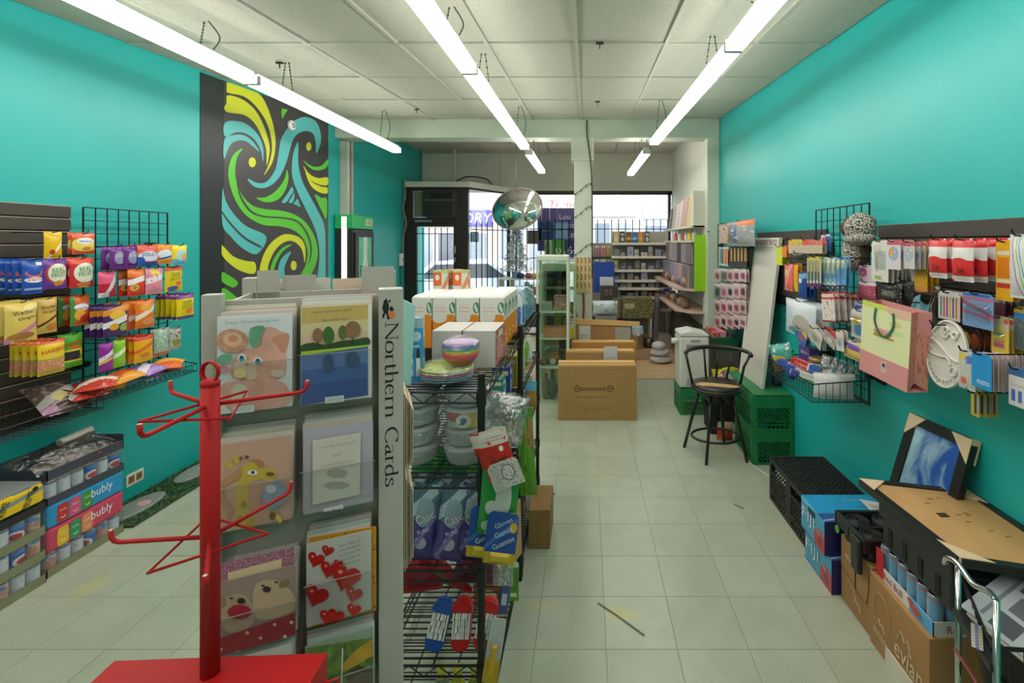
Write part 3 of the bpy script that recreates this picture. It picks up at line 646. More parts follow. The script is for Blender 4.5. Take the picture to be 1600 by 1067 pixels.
# --- lake card
Z4 = sc(3.2, 140, 430)
ramp_ = lambda: None
fc, q, bb = pocket(471, 581, 479, 631, 'sunset lake with four trees card in the top right pocket', f('#e8e6df'), 4, [
 (f('#cdb068'), Z4([(1062, 158), (1392, 132), (1392, 330), (1062, 380)]), 'sky'), (f('#d9c79a'), Z4([(1062, 240), (1392, 215), (1392, 330), (1062, 380)]), 'sky_glow'),
 (f('#d6b9a0'), Z4([(1062, 300), (1392, 275), (1392, 330), (1062, 380)]), 'haze'),
 (f('#5d7ab8'), Z4([(1062, 385), (1392, 345), (1392, 590), (1062, 640)]), 'water'), (f('#3a62a8'), Z4([(1062, 470), (1392, 430), (1392, 590), (1062, 640)]), 'water'), (f('#2a4f96'), Z4([(1062, 540), (1392, 500), (1392, 590), (1062, 640)]), 'water'),
 (f('#2f4a26'), Z4(curve_pts([(1062, 345), (1120, 330), (1180, 340), (1260, 322), (1330, 315), (1392, 305), (1392, 345), (1230, 365), (1062, 385)], 3)), 'treeline'),
 (f('#a3c23a'), Z4([(1062, 375), (1230, 358), (1392, 340), (1392, 350), (1230, 372), (1062, 392)]), 'bank'),
 (f('#3f6a2e'), Z4(el(1198, 295, 28, 45)), 'tree_crown'), (f('#5b6b34'), Z4(el(1268, 280, 22, 36)), 'tree_crown'), (f('#8f6b48'), Z4(el(1318, 265, 38, 42)), 'tree_crown'), (f('#8d6a4c'), Z4(el(1145, 295, 25, 38)), 'tree_crown'),
 (f('#3a2c22'), Z4([(1196, 330), (1200, 330), (1200, 352), (1196, 352)]), 'trunk'), (f('#3a2c22'), Z4([(1316, 300), (1320, 300), (1320, 340), (1316, 340)]), 'trunk'), (f('#3a2c22'), Z4([(1144, 325), (1148, 325), (1148, 356), (1144, 356)]), 'trunk'),
 (f('#2c4a78'), Z4(el(1195, 430, 26, 45)), 'reflection'), (f('#38507c'), Z4(el(1316, 410, 32, 42)), 'reflection')])
for i, s_ in enumerate(('I know would you spend', 'the perfect day...')): card_text(fc, q, s_, 520 + i * 6, 484 + i * 13, 0.068 if i == 0 else 0.045, 0.0065, f('#5a4a30'), tilt=0.03)
# --- giraffe card
Z7 = sc(5.517, 330, 640); gy, gd = f('#c9ad49'), f('#a9813c')
fc, q, bb = pocket(340, 457, 693, 829, 'peach giraffe holding a blue balloon card in the second row', mat('peach_card', '#cba18d', 0.5, vary=0.06), 6, [
 (gy, Z7([(230, 600), (240, 560), (330, 600), (345, 860), (400, 1010), (230, 1040)]), 'neck'),
 (gy, Z7(curve_pts([(250, 620), (240, 540), (270, 480), (340, 430), (420, 450), (500, 475), (555, 500), (565, 560), (520, 590), (440, 575), (360, 600), (320, 640)], 4)), 'head'),
 (gy, Z7(curve_pts([(210, 450), (150, 415), (130, 430), (165, 490)], 4)), 'ear'), (gy, Z7(curve_pts([(225, 440), (200, 385), (235, 370), (258, 425)], 4)), 'ear'),
 (f('#b07a58'), Z7(curve_pts([(350, 415), (400, 405), (450, 420), (468, 470), (420, 470), (400, 430)], 4)), 'forelock'),
 (f('#bd8a66'), Z7(curve_pts([(200, 520), (140, 560), (80, 640), (80, 740), (150, 820), (160, 900), (110, 950), (190, 890), (190, 800), (130, 730), (130, 650), (200, 590), (260, 560), (270, 470)], 4)), 'mane'),
 (f('#7a5636'), Z7(el(273, 395, 14, 16)), 'horn'), (f('#7a5636'), Z7(el(322, 383, 18, 17)), 'horn'),
 (f('#7a5a2c'), Z7(el(522, 528, 36, 18)), 'nostril'), (f('#efeee6'), Z7(el(372, 512, 42, 22)), 'eye_white'), (f('#30343c'), Z7(el(375, 510, 16, 14)), 'pupil'),
 (f('#8a97ad'), Z7(curve_pts([(575, 580), (480, 640), (445, 710), (480, 780), (548, 820), (640, 760), (670, 690), (630, 610)], 4)), 'balloon'), (f('#b9c3cf'), Z7(el(530, 650, 45, 35)), 'balloon_shine'),
 (gd, Z7(el(300, 780, 24, 34)), 'spot'), (gd, Z7(el(270, 900, 22, 30)), 'spot'), (gd, Z7(el(335, 960, 30, 24)), 'spot'), (gy, Z7(curve_pts([(560, 860), (610, 880), (625, 950), (600, 955), (590, 910), (550, 890)], 4)), 'tail'), (f('#6e4f30'), Z7(el(545, 875, 28, 32)), 'tail_tuft')])
# --- lilac card
fr_ = []
for k in range(9):
    fr_.append((f('#bcb2bc'), Z7(el(*[(835, 300 + k * 62), (1340, 250 + k * 62)][k % 2], 24, 16))))
fc, q, bb = pocket(475, 583, 668, 800, 'lilac bordered verse card with a white note in the second row', mat('lilac_card', '#b9b0c0', 0.5, vary=0.07), 5, fr_ + [
 (f('#cfc8bc'), Z7([(882, 240), (1292, 172), (1284, 700), (882, 790)]), 'verse_panel'), (f('#a9a29b'), Z7(el(1090, 520, 90, 40)), 'crest'), (f('#a9a29b'), Z7(el(1090, 620, 110, 30)), 'crest'),
 (f('#e8e6e0'), Z7([(972, 820), (1140, 780), (1146, 838), (978, 878)]), 'paper_note')])
card_text(fc, q, "F's Day", 522, 791, 0.026, 0.009, f('#2a2f6e'), tilt=0.08)
for i, (s_, w_) in enumerate((('I wish for my blessed', .062), ('and', .012), ('my wonderful dad to know', .055))): card_text(fc, q, s_, 528, 689 + i * 14, w_, 0.006, f('#8d8780'), tilt=0.03)
# --- puppies card
Z8 = sc(4.319, 330, 820)
fc, q, bb = pocket(341, 463, 905, 1017, 'two sleepy puppies over a red heart border card in the third row', mat('puppy_card', '#a58d84', 0.5, vary=0.12, scale=30), 6, [
 (f('#b79f84'), Z8(curve_pts([(90, 480), (140, 450), (220, 440), (280, 500), (300, 600), (240, 680), (120, 690), (80, 600)], 4)), 'puppy'),
 (f('#c2a98a'), Z8(curve_pts([(300, 400), (340, 355), (440, 345), (500, 380), (560, 440), (575, 540), (450, 600), (320, 600), (290, 500)], 4)), 'puppy'),
 (f('#8d7660'), Z8(el(500, 370, 40, 24, rot=-.5)), 'ear'), (f('#96806a'), Z8(el(90, 490, 22, 40)), 'ear'),
 (f('#3a2d2a'), Z8(el(385, 405, 28, 20)), 'nose'), (f('#3a2d2a'), Z8(el(215, 480, 28, 20)), 'nose'), (f('#4a3a34'), Z8(el(360, 378, 14, 6)), 'eye'), (f('#4a3a34'), Z8(el(450, 355, 14, 6)), 'eye'), (f('#4a3a34'), Z8(el(150, 460, 16, 7)), 'eye'),
 (mat('red_heart_print', '#a8283a', 0.5), Z8(el(205, 550, 80, 48)), 'heart'),
 (mat('red_border', '#a81f2c', 0.5, vary=0.2, scale=60), Z8([(50, 730), (580, 555), (580, 715), (50, 885)]), 'red_border')] + [(f('#d9b8b8'), Z8(el(x, y, 13, 11))) for x, y in ((82, 795), (195, 812), (258, 684), (346, 718), (440, 628), (508, 706), (552, 612))])
fc2 = thing('greeting_card', 'mauve patterned card with a cream label peeking over the puppies card', 'card', rp(0.0, 1.25, 0.004))
s0, z0 = cs(341, 905); s1, _ = cs(461, 905)
def l2(x, y, n): return rp(*cs(x, y), n) - fc2.location
obj('card_front', MB().slab([l2(341, 965, .0045), l2(461, 935, .0045), l2(460, 853, .0045), l2(341, 880, .0045)], -ND * 0.0015), printed('mauve_dots', '#9a5d74', [('n', 40, 0.56, '#c9a9b4')]), fc2)
obj('label', MB().poly([l2(357, 905, .0052), l2(441, 885, .0052), l2(441, 870, .0052), l2(357, 892, .0052)]), f('#dcc7a0'), fc2)
# --- hearts card
def heart(x, y, r, rot=0.0):
    out = []
    for i in range(22):
        t = 2 * math.pi * i / 22; hx = 16 * math.sin(t) ** 3; hy = -(13 * math.cos(t) - 5 * math.cos(2 * t) - 2 * math.cos(3 * t) - math.cos(4 * t))
        out.append((x + r * (hx * math.cos(rot) - hy * math.sin(rot)) / 16, y + r * (hx * math.sin(rot) + hy * math.cos(rot)) / 16))
    return out
HR = mat('heart_red', '#b3201f', 0.3); hp = []
for x, y, r_, ro_ in ((710, 210, 58, .3), (790, 150, 42, .3), (860, 235, 32, .25), (800, 270, 62, .25), (910, 320, 100, .3), (715, 440, 82, .35), (965, 430, 58, .3), (845, 575, 58, .25), (965, 530, 48, .2), (790, 575, 55, .2)):
    hp += [(HR, Z8(heart(x, y, r_, ro_)), 'heart_balloon'), (f('#e08a7c'), Z8(el(x - r_ * .35, y - r_ * .35, r_ * .16, r_ * .13)), 'shine')]
fc, q, bb = pocket(480, 580, 845, 974, 'white card with red heart balloons in the third row', f('#bcb9b3'), 5, hp)
for i, s_ in enumerate(('this cake is', 'package', 'and wrapped', 'want to send this', 'valentine')): card_text(fc, q, s_, 547, 838 + i * 7.5, 0.036, 0.0055, f('#6f6b68'), tilt=0.08, lay=30)
fc3 = thing('greeting_card', 'orange lettered card just behind the heart balloons card', 'card', rp(0.13, 1.2, 0.005))
def l3(x, y, n): return rp(*cs(x, y), n) - fc3.location
obj('card_front', MB().slab([l3(484, 978, .0055), l3(588, 950, .0055), l3(588, 820, .0055), l3(484, 838, .0055)], -ND * 0.0015), printed('orange_letters', '#c98a24', [('n', 16, 0.62, '#7d3b2a')]), fc3)
# --- bottom row
fc, q, bb = pocket(478, 583, 1004, 1125, 'woodland cottage landscape card in the bottom right pocket', f('#8fa08a'), 5, [
 (mat('woods', '#3e5b35', 0.6, vary=0.6, scale=50, col2='#76913e'), Z8([(650, 800), (1130, 720), (1130, 1300), (650, 1300)]), 'woods'),
 (mat('sunlight', '#c99d33', 0.6, vary=0.3, scale=40), Z8(curve_pts([(900, 900), (1000, 800), (1110, 740), (1128, 830), (1040, 880), (900, 960)], 4)), 'sunlit_clearing'),
 (f('#6a5648'), Z8([(915, 1000), (1000, 920), (1090, 960), (1090, 1050), (930, 1080)]), 'cottage'), (f('#4c3e38'), Z8([(905, 1000), (1000, 910), (1100, 955), (1010, 965), (930, 1015)]), 'roof'), (f('#d8d4cc'), Z8([(885, 800), (895, 798), (880, 1300), (868, 1300)]), 'white_fold')])
pocket(343, 458, 1030, 1160, 'plain white card in the bottom left pocket behind the red stand', f('#c9c7c0'), 4)
# price tags on the pockets
for x, y in ((385, 634), (524, 619)):
    a = cs(x, y); tg = MB().slab([rl(a[0] - .016, a[1] - .006, .0205), rl(a[0] + .016, a[1] - .006, .0205), rl(a[0] + .016, a[1] + .006, .0205), rl(a[0] - .016, a[1] + .006, .0205)], -ND * 0.0006)
    obj('price_tag', tg, printed('pale_tag', '#b9c3bf', [('s', 6, .5, .2, .8, .1, .9, '#8fa0a8')]), rack)
# header boards and cards on the rear face seen over the top
for s0, s1, n0, zt, nm in ((0.0, 0.045, -0.30, 1.672, 'divider'), (0.05, 0.12, -0.32, 1.658, 'divider'), (0.225, 0.30, -0.26, 1.678, 'divider')):
    obj(nm, rbox(s0, s1, n0 - .004, n0, 1.5, zt), GREY, rack)
for i, (s0, s1, zt, col, lab) in enumerate(((0.035, 0.15, 1.648, '#cfccc4', 'white topped card standing in the rear face of the card rack'), (0.155, 0.24, 1.645, '#d6c2ab', 'peach topped card standing in the rear face of the card rack'))):
    root = rp(s0, 1.47, -0.345); V = [rp(s, z, n) - root for z in (1.47, zt) for s, n in ((s0, -.345), (s1, -.345), (s1, -.349), (s0, -.349))]
    g = obj('greeting_card', MB().add(V, [(0, 1, 5, 4), (1, 2, 6, 5), (2, 3, 7, 6), (3, 0, 4, 7), (4, 5, 6, 7), (3, 2, 1, 0)]), f(col)); g.location = root; tag(g, lab, 'card')
# cards in the right-hand face, seen edge-on
for i in range(5):
    z0 = 1.12 + 0.0 * i; n0 = -0.06 - 0.04 * i
    for r_, (pt, pb_) in enumerate(((622, 752), (752, 905))):
        Y = 1.0; zt, zb = Zat(pt + 6 * i, 1.02), Zat(pb_ - 5 * i, 1.02)
        s_ = 0.314 + 0.004 * i
        root = rp(s_, zb, -0.06); V = [rp(s, z, n) - root for z in (zb, zt) for s, n in ((s_, -.06), (s_ + .002, -.06), (s_ + .002, -.19), (s_, -.19))]
        g = obj('greeting_card', MB().add(V, [(0, 1, 5, 4), (1, 2, 6, 5), (2, 3, 7, 6), (3, 0, 4, 7), (4, 5, 6, 7), (3, 2, 1, 0)]), flat(('#c9b48f', '#d8cdb6', '#b3876a', '#d0b892', '#cfc6b4')[i])); g.location = root
        tag(g, ('upper', 'lower')[r_] + ' tan card seen edge-on right of the card rack, %s from the front' % ORD[i], 'card', 'edge-on cards ' + ('upper', 'lower')[r_])
# teal sheet standing behind the post
root = Vector((-0.600, 1.605, 1.2535))
tl = obj('card_sleeve', MB().slab([(-0.045, 0, 0), (-.002, .03, 0), (0.012, .03, .27), (-0.045, 0, .31)], (0.002, 0.004, 0)), mat('mint_card', '#9fcfc6', 0.5)); tl.location = root
tag(tl, 'pale mint folded card sheet standing behind the lettered post', 'card sheet')

# ================================================================== red hook stand (foreground)
RED = mat('red_enamel', '#b01a1c', 0.5, vary=0.08, scale=20, spec=0.25)
RX, RY = -0.565, 0.72
rs = thing('hook_stand', 'red steel spinner stand with bare wire hooks and a boxed frame', 'display stand', (RX, RY, 0))
obj('pole', MB().tube([(0, 0, 1.09), (0, 0, 1.525)], 0.0125, 18), RED, rs, smooth=True)
obj('top_plug', MB().lathe([(0.0125, 1.523), (0.0128, 1.531), (0.006, 1.535), (0, 1.535)], 18), RED, rs, smooth=True)
rg = MB(); rg.tube([(0.013 * math.cos(a * .3927), -0.002, 1.545 + 0.0155 * math.sin(a * .3927)) for a in range(16)], 0.0019, 6, closed=True)
rg.tube([(0.012 * math.cos(a * .3927), 0.002, 1.545 + 0.0145 * math.sin(a * .3927)) for a in range(16)], 0.0019, 6, closed=True)
obj('ring', rg, RED, rs, smooth=True)
for zt, angs, L_, br in ((1.496, (30, 152, 275), 0.125, (228, 325, 90)), (1.298, (186, 72, 306), 0.135, (250, 130, 10))):
    for a in angs:
        c_, s_ = math.cos(R(a)), math.sin(R(a))
        pts = [(c_ * r_, s_ * r_, zt + dz) for r_, dz in ((0.008, 0), (L_ - .012, 0), (L_ - .004, .002), (L_, .007), (L_ + .001, .018))]
        hk = obj('hook', MB().tube(pts, 0.0032, 8), RED, rs, smooth=True)
        obj('cut_tip', MB().tube([(pts[-1][0], pts[-1][1], pts[-1][2]), (pts[-1][0], pts[-1][1], pts[-1][2] + .0006)], 0.0026, 8), mat('bare_tip', '#b9b4aa', 0.4), hk)
    P = [(0.078 * math.cos(R(a)), 0.078 * math.sin(R(a)), zt - .004) for a in br]
    obj('wire_brace', MB().tube([P[0], P[1], P[2]], 0.0022, 6, closed=True), RED, rs)
bx = MB(); z1 = 1.093
rot = Matrix.Rotation(R(2.5), 4, 'Z')
obj('frame_top', MB().box(-0.165, 0.158, -0.028, 0.03, z1 - .06, z1, mtx=rot), RED, rs, bevel=0.002)
for x0, x1 in ((-0.165, -0.105), (0.1, 0.158)): obj('frame_side', MB().box(x0, x1, -0.028, 0.03, 0.06, z1 - .06, mtx=rot), RED, rs, bevel=0.002)
obj('frame_bottom', MB().box(-0.105, 0.1, -0.028, 0.03, 0.06, 0.14, mtx=rot), RED, rs)
obj('white_panel', MB().box(-0.105, 0.1, -0.006, 0.01, 0.14, z1 - .06, mtx=rot), flat('#cfcfc9'), rs)
obj('foot', MB().box(-0.22, 0.21, -0.1, 0.1, 0, 0.06, mtx=rot), RED, rs, bevel=0.004)
obj('side_hook', MB().tube([(0.158, 0.02, 1.06), (0.178, 0.025, 1.062), (0.176, 0.02, 1.0), (0.17, 0.0, 0.95)], 0.002, 6), RED, rs)
# ================================================================== generic product builders
pr = printed
def bag_surf(w, h, d):
    def f(a, b):
        u, v = abs(2 * a / w), abs(2 * b / h)
        return 0.5 * d * max(0, 1 - min(u, 1) ** 2.6) ** 0.8 * max(0, 1 - min(v, 1) ** 3) ** 0.7
    return f
def bag_mesh(w, h, d, seed=0, nx=8, nz=9):
    """sealed pillow bag, front towards -y, centred on its middle; flat crimped strips at top and bottom"""
    f = bag_surf(w, h, d); mb = MB(); r_ = random.Random(seed)
    for sgn in (-1, 1):
        V, Fc, Uv = [], [], []
        for j in range(nz + 1):
            for i in range(nx + 1):
                x, z = (i / nx - 0.5) * w, (j / nz - 0.5) * h; e = f(x, z)
                e += (r_.uniform(-1, 1) * 0.06 * d if 0 < i < nx and 0 < j < nz else 0)
                pin = 1 - 0.05 * (1 - abs(2 * j / nz - 1)) if i in (0, nx) else 1
                V.append((x * pin, sgn * e, z))
        for j in range(nz):
            for i in range(nx):
                a = j * (nx + 1) + i; q = [a, a + 1, a + nx + 2, a + nx + 1]
                uv = [(i / nx, j / nz), ((i + 1) / nx, j / nz), ((i + 1) / nx, (j + 1) / nz), (i / nx, (j + 1) / nz)]
                if sgn > 0: q = q[::-1]; uv = uv[::-1]
                Fc.append(q); Uv.append(uv)
        mb.add(V, Fc, 0, Uv)
    t = 0.05 * h; n = 10
    for z0, sg in ((h / 2, 1), (-h / 2, -1)):
        top = [(w * (i / n - 0.5), 0.0006, z0 + sg * (t if i % 2 else t * 0.82)) for i in range(n + 1)]
        V = [(w * (i / n - 0.5), 0.0006, z0) for i in range(n + 1)] + top
        Fc = [(i, i + 1, n + 2 + i, n + 1 + i) if sg > 0 else (i + 1, i, n + 1 + i, n + 2 + i) for i in range(n)]
        mb.add(V, Fc, 0, [[(i / n, 0.97 if sg > 0 else 0.03)] * 4 for i in range(n)])
    return mb
def make_bag(name, label, cat, c, w, h, d, m, rz=0.0, words=(), group=None, tilt=0.0, seed=1):
    o = obj(name, bag_mesh(w, h, d, seed), m, smooth=True); o.location = c; o.rotation_euler = (0, tilt, rz)
    tag(o, label, cat, group); f = bag_surf(w, h, d)
    for s, cx, cz, tw, th, col, rot in words:
        xd, yd = Vector((math.cos(rot), 0, math.sin(rot))), Vector((-math.sin(rot), 0, math.cos(rot)))
        def sf(a, b, cx=cx, cz=cz, rot=rot): return f(cx * w + a * math.cos(rot) - b * math.sin(rot), cz * h + a * math.sin(rot) + b * math.cos(rot)) + 0.05 * d
        # text normal is xd x yd = -y : front
        text(o, s, (cx * w, 0, cz * h), xd, yd, tw * w, th * h, flat(col), surf=sf, lift=0.0012)
    return o
def make_card_pack(name, label, cat, c, w, h, d, m, rz=0.0, words=(), group=None, tilt=0.0, blister=None):
    """carded goods: backing card with hang hole, a moulded blister over the goods"""
    mb = MB(); t = 0.0025; hw, hh = w / 2, h / 2; k = min(0.012, w * .2)
    P = [(-hw, t, -hh), (hw, t, -hh), (hw, t, hh - k), (hw - k, t, hh), (-hw + k, t, hh), (-hw, t, hh - k)]
    uv = [((x + hw) / w, (z + hh) / h) for x, y, z in P]
    n = 6; V = [(x, 0, z) for x, y, z in P] + P
    mb.add(V, [tuple(range(n)), tuple(range(2 * n - 1, n - 1, -1))] + [(i, n + i, n + (i + 1) % n, (i + 1) % n) for i in range(n)], 0, [uv, uv[::-1]] + [None] * n)
    o = obj(name, mb, m); o.location = c; o.rotation_euler = (0, tilt, rz); tag(o, label, cat, group)
    if blister:
        x0, x1, z0, z1, bm = blister; x0, x1, z0, z1 = x0 * w, x1 * w, z0 * h, z1 * h; e = min(x1 - x0, z1 - z0) * 0.18
        V = [(x0, 0, z0), (x1, 0, z0), (x1, 0, z1), (x0, 0, z1), (x0 + e, -d, z0 + e), (x1 - e, -d, z0 + e), (x1 - e, -d, z1 - e), (x0 + e, -d, z1 - e)]
        obj('blister', MB().add(V, [(4, 5, 6, 7), (0, 1, 5, 4), (1, 2, 6, 5), (2, 3, 7, 6), (3, 0, 4, 7)]), bm, o, bevel=e * .25)
    for s, cx, cz, tw, th, col, rot in words:
        xd, yd = Vector((math.cos(rot), 0, math.sin(rot))), Vector((-math.sin(rot), 0, math.cos(rot)))
        text(o, s, (cx * w, 0, cz * h), xd, yd, tw * w, th * h, flat(col), lift=0.0012)
    return o
def make_box(name, label, cat, x0, x1, y0, y1, z0, z1, mats, words=(), group=None, bevel=0.0015, mids=None, rz=0.0):
    """carton; mats: one, or (body, front, right, back, left, top) by mids; words: (text, face, cu, cv, w, h, colour, rot)"""
    cx, cy = (x0 + x1) / 2, (y0 + y1) / 2; w, d, h = x1 - x0, y1 - y0, z1 - z0
    mb = MB().box(-w / 2, w / 2, -d / 2, d / 2, 0, h, mids if mids else 0)
    o = obj(name, mb, mats, bevel=0); o.location = (cx, cy, z0); o.rotation_euler = (0, 0, rz); tag(o, label, cat, group)
    for s, face, cu, cv, tw, th, col, rot in words:
        if face == 'front': C0, X0, sx = Vector((0, -d / 2, h / 2)), Vector((1, 0, 0)), w
        elif face == 'left': C0, X0, sx = Vector((-w / 2, 0, h / 2)), Vector((0, -1, 0)), d
        elif face == 'right': C0, X0, sx = Vector((w / 2, 0, h / 2)), Vector((0, 1, 0)), d
        if face == 'top': C0, X0, sx, Yv, sy = Vector((0, 0, h)), Vector((1, 0, 0)), w, Vector((0, 1, 0)), d
        else: Yv, sy = Vector((0, 0, 1)), h
        xd = X0 * math.cos(rot) + Yv * math.sin(rot); yd = Yv * math.cos(rot) - X0 * math.sin(rot)
        text(o, s, C0 + X0 * (cu * sx) + Yv * (cv * sy), xd, yd, tw * sx, th * sy, flat(col), lift=0.001)
    return o

# ================================================================== black wire shelving
BLK = mat('black_wire', '#232322', 0.42, 0.3)
SX0, SX1 = -0.82, -0.345
LV = (1.248, 0.97, 0.664, 0.354, 0.09)
def shelf_unit(y0, y1, label):
    t = thing('wire_shelf_unit', label, 'shelf', ((SX0 + SX1) / 2, (y0 + y1) / 2, 0), group='black wire shelf units')
    o = t.location; f = lambda x, y, z: (x - o.x, y - o.y, z)
    for x in (SX0, SX1):
        for y in (y0, y1):
            mb = MB().tube([f(x, y, 0.0), f(x, y, 1.31)], 0.0125, 10)
            for k in range(25): mb.tube([f(x, y, 0.05 + k * .05), f(x, y, 0.056 + k * .05)], 0.0136, 10)
            obj('post', mb, BLK, t)
    for z in LV:
        mb = MB(); zl = z - 0.035
        for x in (SX0, SX1):
            mb.tube([f(x, y0, z), f(x, y1, z)], 0.0042, 6).tube([f(x, y0, zl), f(x, y1, zl)], 0.0036, 6)
            n = 16; mb.tube([f(x, y0 + (y1 - y0) * k / n, z if k % 2 else zl) for k in range(n + 1)], 0.0024, 5)
        for y in (y0, y1):
            mb.tube([f(SX0, y, z), f(SX1, y, z)], 0.0042, 6).tube([f(SX0, y, zl), f(SX1, y, zl)], 0.0036, 6)
            n = 10; mb.tube([f(SX0 + (SX1 - SX0) * k / n, y, z if k % 2 else zl) for k in range(n + 1)], 0.0024, 5)
        sh = obj('shelf_frame', mb, BLK, t)
        wb = MB(); n = 30
        for k in range(1, n): wb.bar(f(SX0, y0 + (y1 - y0) * k / n, z), f(SX1, y0 + (y1 - y0) * k / n, z), 0.0032)
        for x in (SX0 + .16, SX1 - .16): wb.bar(f(x, y0, z - .005), f(x, y1, z - .005), 0.005)
        obj('wire_deck', wb, BLK, sh)
        for x in (SX0, SX1):
            for y in (y0, y1): obj('clip_sleeve', MB().tube([f(x, y, zl - .008), f(x, y, z + .008)], 0.0165, 10), BLK, sh)
    return t
shelf_unit(1.57, 2.47, 'near black wire shelf unit stacked with household goods')
shelf_unit(2.50, 3.36, 'far black wire shelf unit behind the paper towels')
FILM = film('clear_wrap'); FILM2 = film('clear_wrap_dense', 0.34)
ZS = LV[0] + 0.005
# --- paper towel rolls
tw_w = printed('paper_towel_wrap', '#dedad2', [('r', 0, 0, 1, .6, '#e2861d'), ('e', .78, .57, .3, .1, '#e2861d'), ('e', .3, .62, .34, .12, '#dedad2'), ('s', 14, .4, .68, .84, .14, .6, '#e7b39a'), ('e', .88, .8, .14, .11, '#3f7f52'), ('e', .84, .82, .05, .06, '#cfd8cc'), ('e', .9, .76, .05, .05, '#cfd8cc')])
tw_s = printed('paper_towel_side', '#d9d6cd', [('r', 0, 0, 1, .55, '#e2861d'), ('e', .5, .74, .35, .14, '#3f7f52'), ('e', .5, .7, .14, .09, '#cfd8cc'), ('s', 9, .4, .1, .3, .3, .8, '#f0d9b8')])
tw_t = mat('tissue_white', '#e6e4dd', 0.8, bump=0.5, bscale=30)
cw = [-0.805, -0.71, -0.602, -0.493, -0.378]
for i in range(4):
    for j in range(4):
        x0, x1 = cw[i] + .002, cw[i + 1] - .002; y0 = 2.2 + j * .108
        mb = MB(); w2, d2, h, k = (x1 - x0) / 2, .053, .243, .012
        mb.add([(-w2, -d2, 0), (w2, -d2, 0), (w2, d2, 0), (-w2, d2, 0), (-w2, -d2, h - k), (w2, -d2, h - k), (w2, d2, h - k), (-w2, d2, h - k), (-w2 + k, -d2 + k, h), (w2 - k, -d2 + k, h), (w2 - k, d2 - k, h), (-w2 + k, d2 - k, h)],
               [(0, 1, 5, 4), (1, 2, 6, 5), (2, 3, 7, 6), (3, 0, 4, 7), (4, 5, 9, 8), (5, 6, 10, 9), (6, 7, 11, 10), (7, 4, 8, 11), (8, 9, 10, 11), (3, 2, 1, 0)], [1, 2, 0, 2, 0, 0, 0, 0, 0, 0])
        o = obj('paper_towel_roll', mb, [tw_t, tw_w, tw_s], bevel=.003); o.location = ((x0 + x1) / 2, y0 + d2, ZS)
        tag(o, ('front row wrapped paper towel roll with orange wave print, %s from the left' % ('first', 'second', 'third', 'fourth')[i]) if j == 0 else 'white topped paper towel roll, %s row back, %s from the left' % (ORD[j], ORD[i]), 'paper towel', 'wrapped paper towels on the top wire shelf')
for i, (px, Y) in enumerate(((677, 2.5), (697, 2.56), (708, 2.5))):
    x0 = Xat(px, Y); m_ = printed('orange_carton_front', '#cdd0c6', [('r', 0, .16, .55, .88, '#dd6a2c'), ('e', .27, .6, .14, .16, '#ecd9cb'), ('r', .55, .85, 1, 1, '#9fbf6a'), ('d', .8, .25, .22, 1.6, '#d2875c'), ('r', 0, .88, 1, .97, '#b9c77e')])
    make_box('juice_carton', ('leftmost', 'half hidden middle', 'rightmost')[i] + ' orange and green carton standing on the paper towels', 'carton', x0, x0 + 0.078, Y, Y + .05, ZS + .243, ZS + .34, m_, group='orange cartons on the paper towels')
# --- napkins
nap = mat('napkin_white', '#d8d3cb', 0.7, vary=0.06, bump=0.15, bscale=25); napr = printed('napkin_side', '#c9574f', [('n', 7, .55, '#e6b9ae'), ('r', .35, .72, .75, .92, '#e9e2da'), ('s', 12, .4, .1, .6, .2, .8, '#edd6cd')])
for i, (x0, x1) in enumerate(((-0.60, -0.486), (-0.48, -0.355))):
    o = make_box('napkin_pack', ('left', 'right')[i] + ' square pack of white napkins with a red printed side', 'napkins', x0, x1, 1.86, 2.07, ZS, 1.395, [nap, napr], mids=[0, 1, 0, 1, 0, 0], group='napkin packs')
    obj('film_sleeve', MB().box(-(x1 - x0) / 2 - .0015, (x1 - x0) / 2 + .0015, -.107, .107, 0, 1.395 - ZS + .002), film('napkin_film', 0.06), o)
# --- plates and bowls
pl = thing('plate_stack', 'wrapped stack of bright plastic plates on the top wire shelf', 'plates', (-0.495, 1.70, ZS))
for k, (c_, n_) in enumerate((('#7fa3c4', 2), ('#9dc4d8', 1), ('#cf5f7f', 2), ('#d98a5a', 1), ('#b8d234', 3))):
    z = 0.004 + k * 0.008
    obj('plate', MB().lathe([(0.055, z), (0.06, z + .001), (0.088, z + .008), (0.092, z + .011), (0.09, z + .012), (0.06, z + .003), (0, z + .003)], 28), mat('plate_' + c_[1:], c_, 0.3), pl, smooth=True)
obj('plastic_wrap', MB().lathe([(0.07, 0), (0.1, .012), (0.103, .04), (0.09, .058), (0.05, .066), (0.02, .062)], 14), FILM, pl)
bw = thing('bowl_stack', 'nested rainbow bowls in plastic standing on the bright plates', 'bowls', (-0.455, 1.735, ZS + 0.047))
for k, c_ in enumerate(('#c2364a', '#d94f4a', '#e08a3c', '#d9cc45', '#5da84e', '#3f8fc4', '#8a6ab8', '#c9a9d8')):
    z = k * 0.0062
    obj('bowl', MB().lathe([(0.03, z), (0.036, z), (0.056, z + .022), (0.064, z + .036), (0.062, z + .036), (0.05, z + .02), (0.03, z + .006), (0, z + .006)], 28), mat('bowl_' + c_[1:], c_, 0.3), bw, smooth=True)
obj('plastic_wrap', MB().lathe([(0.04, 0), (0.06, .025), (0.069, .06), (0.066, .085), (0.03, .1), (0.012, .094)], 14), FILM, bw)
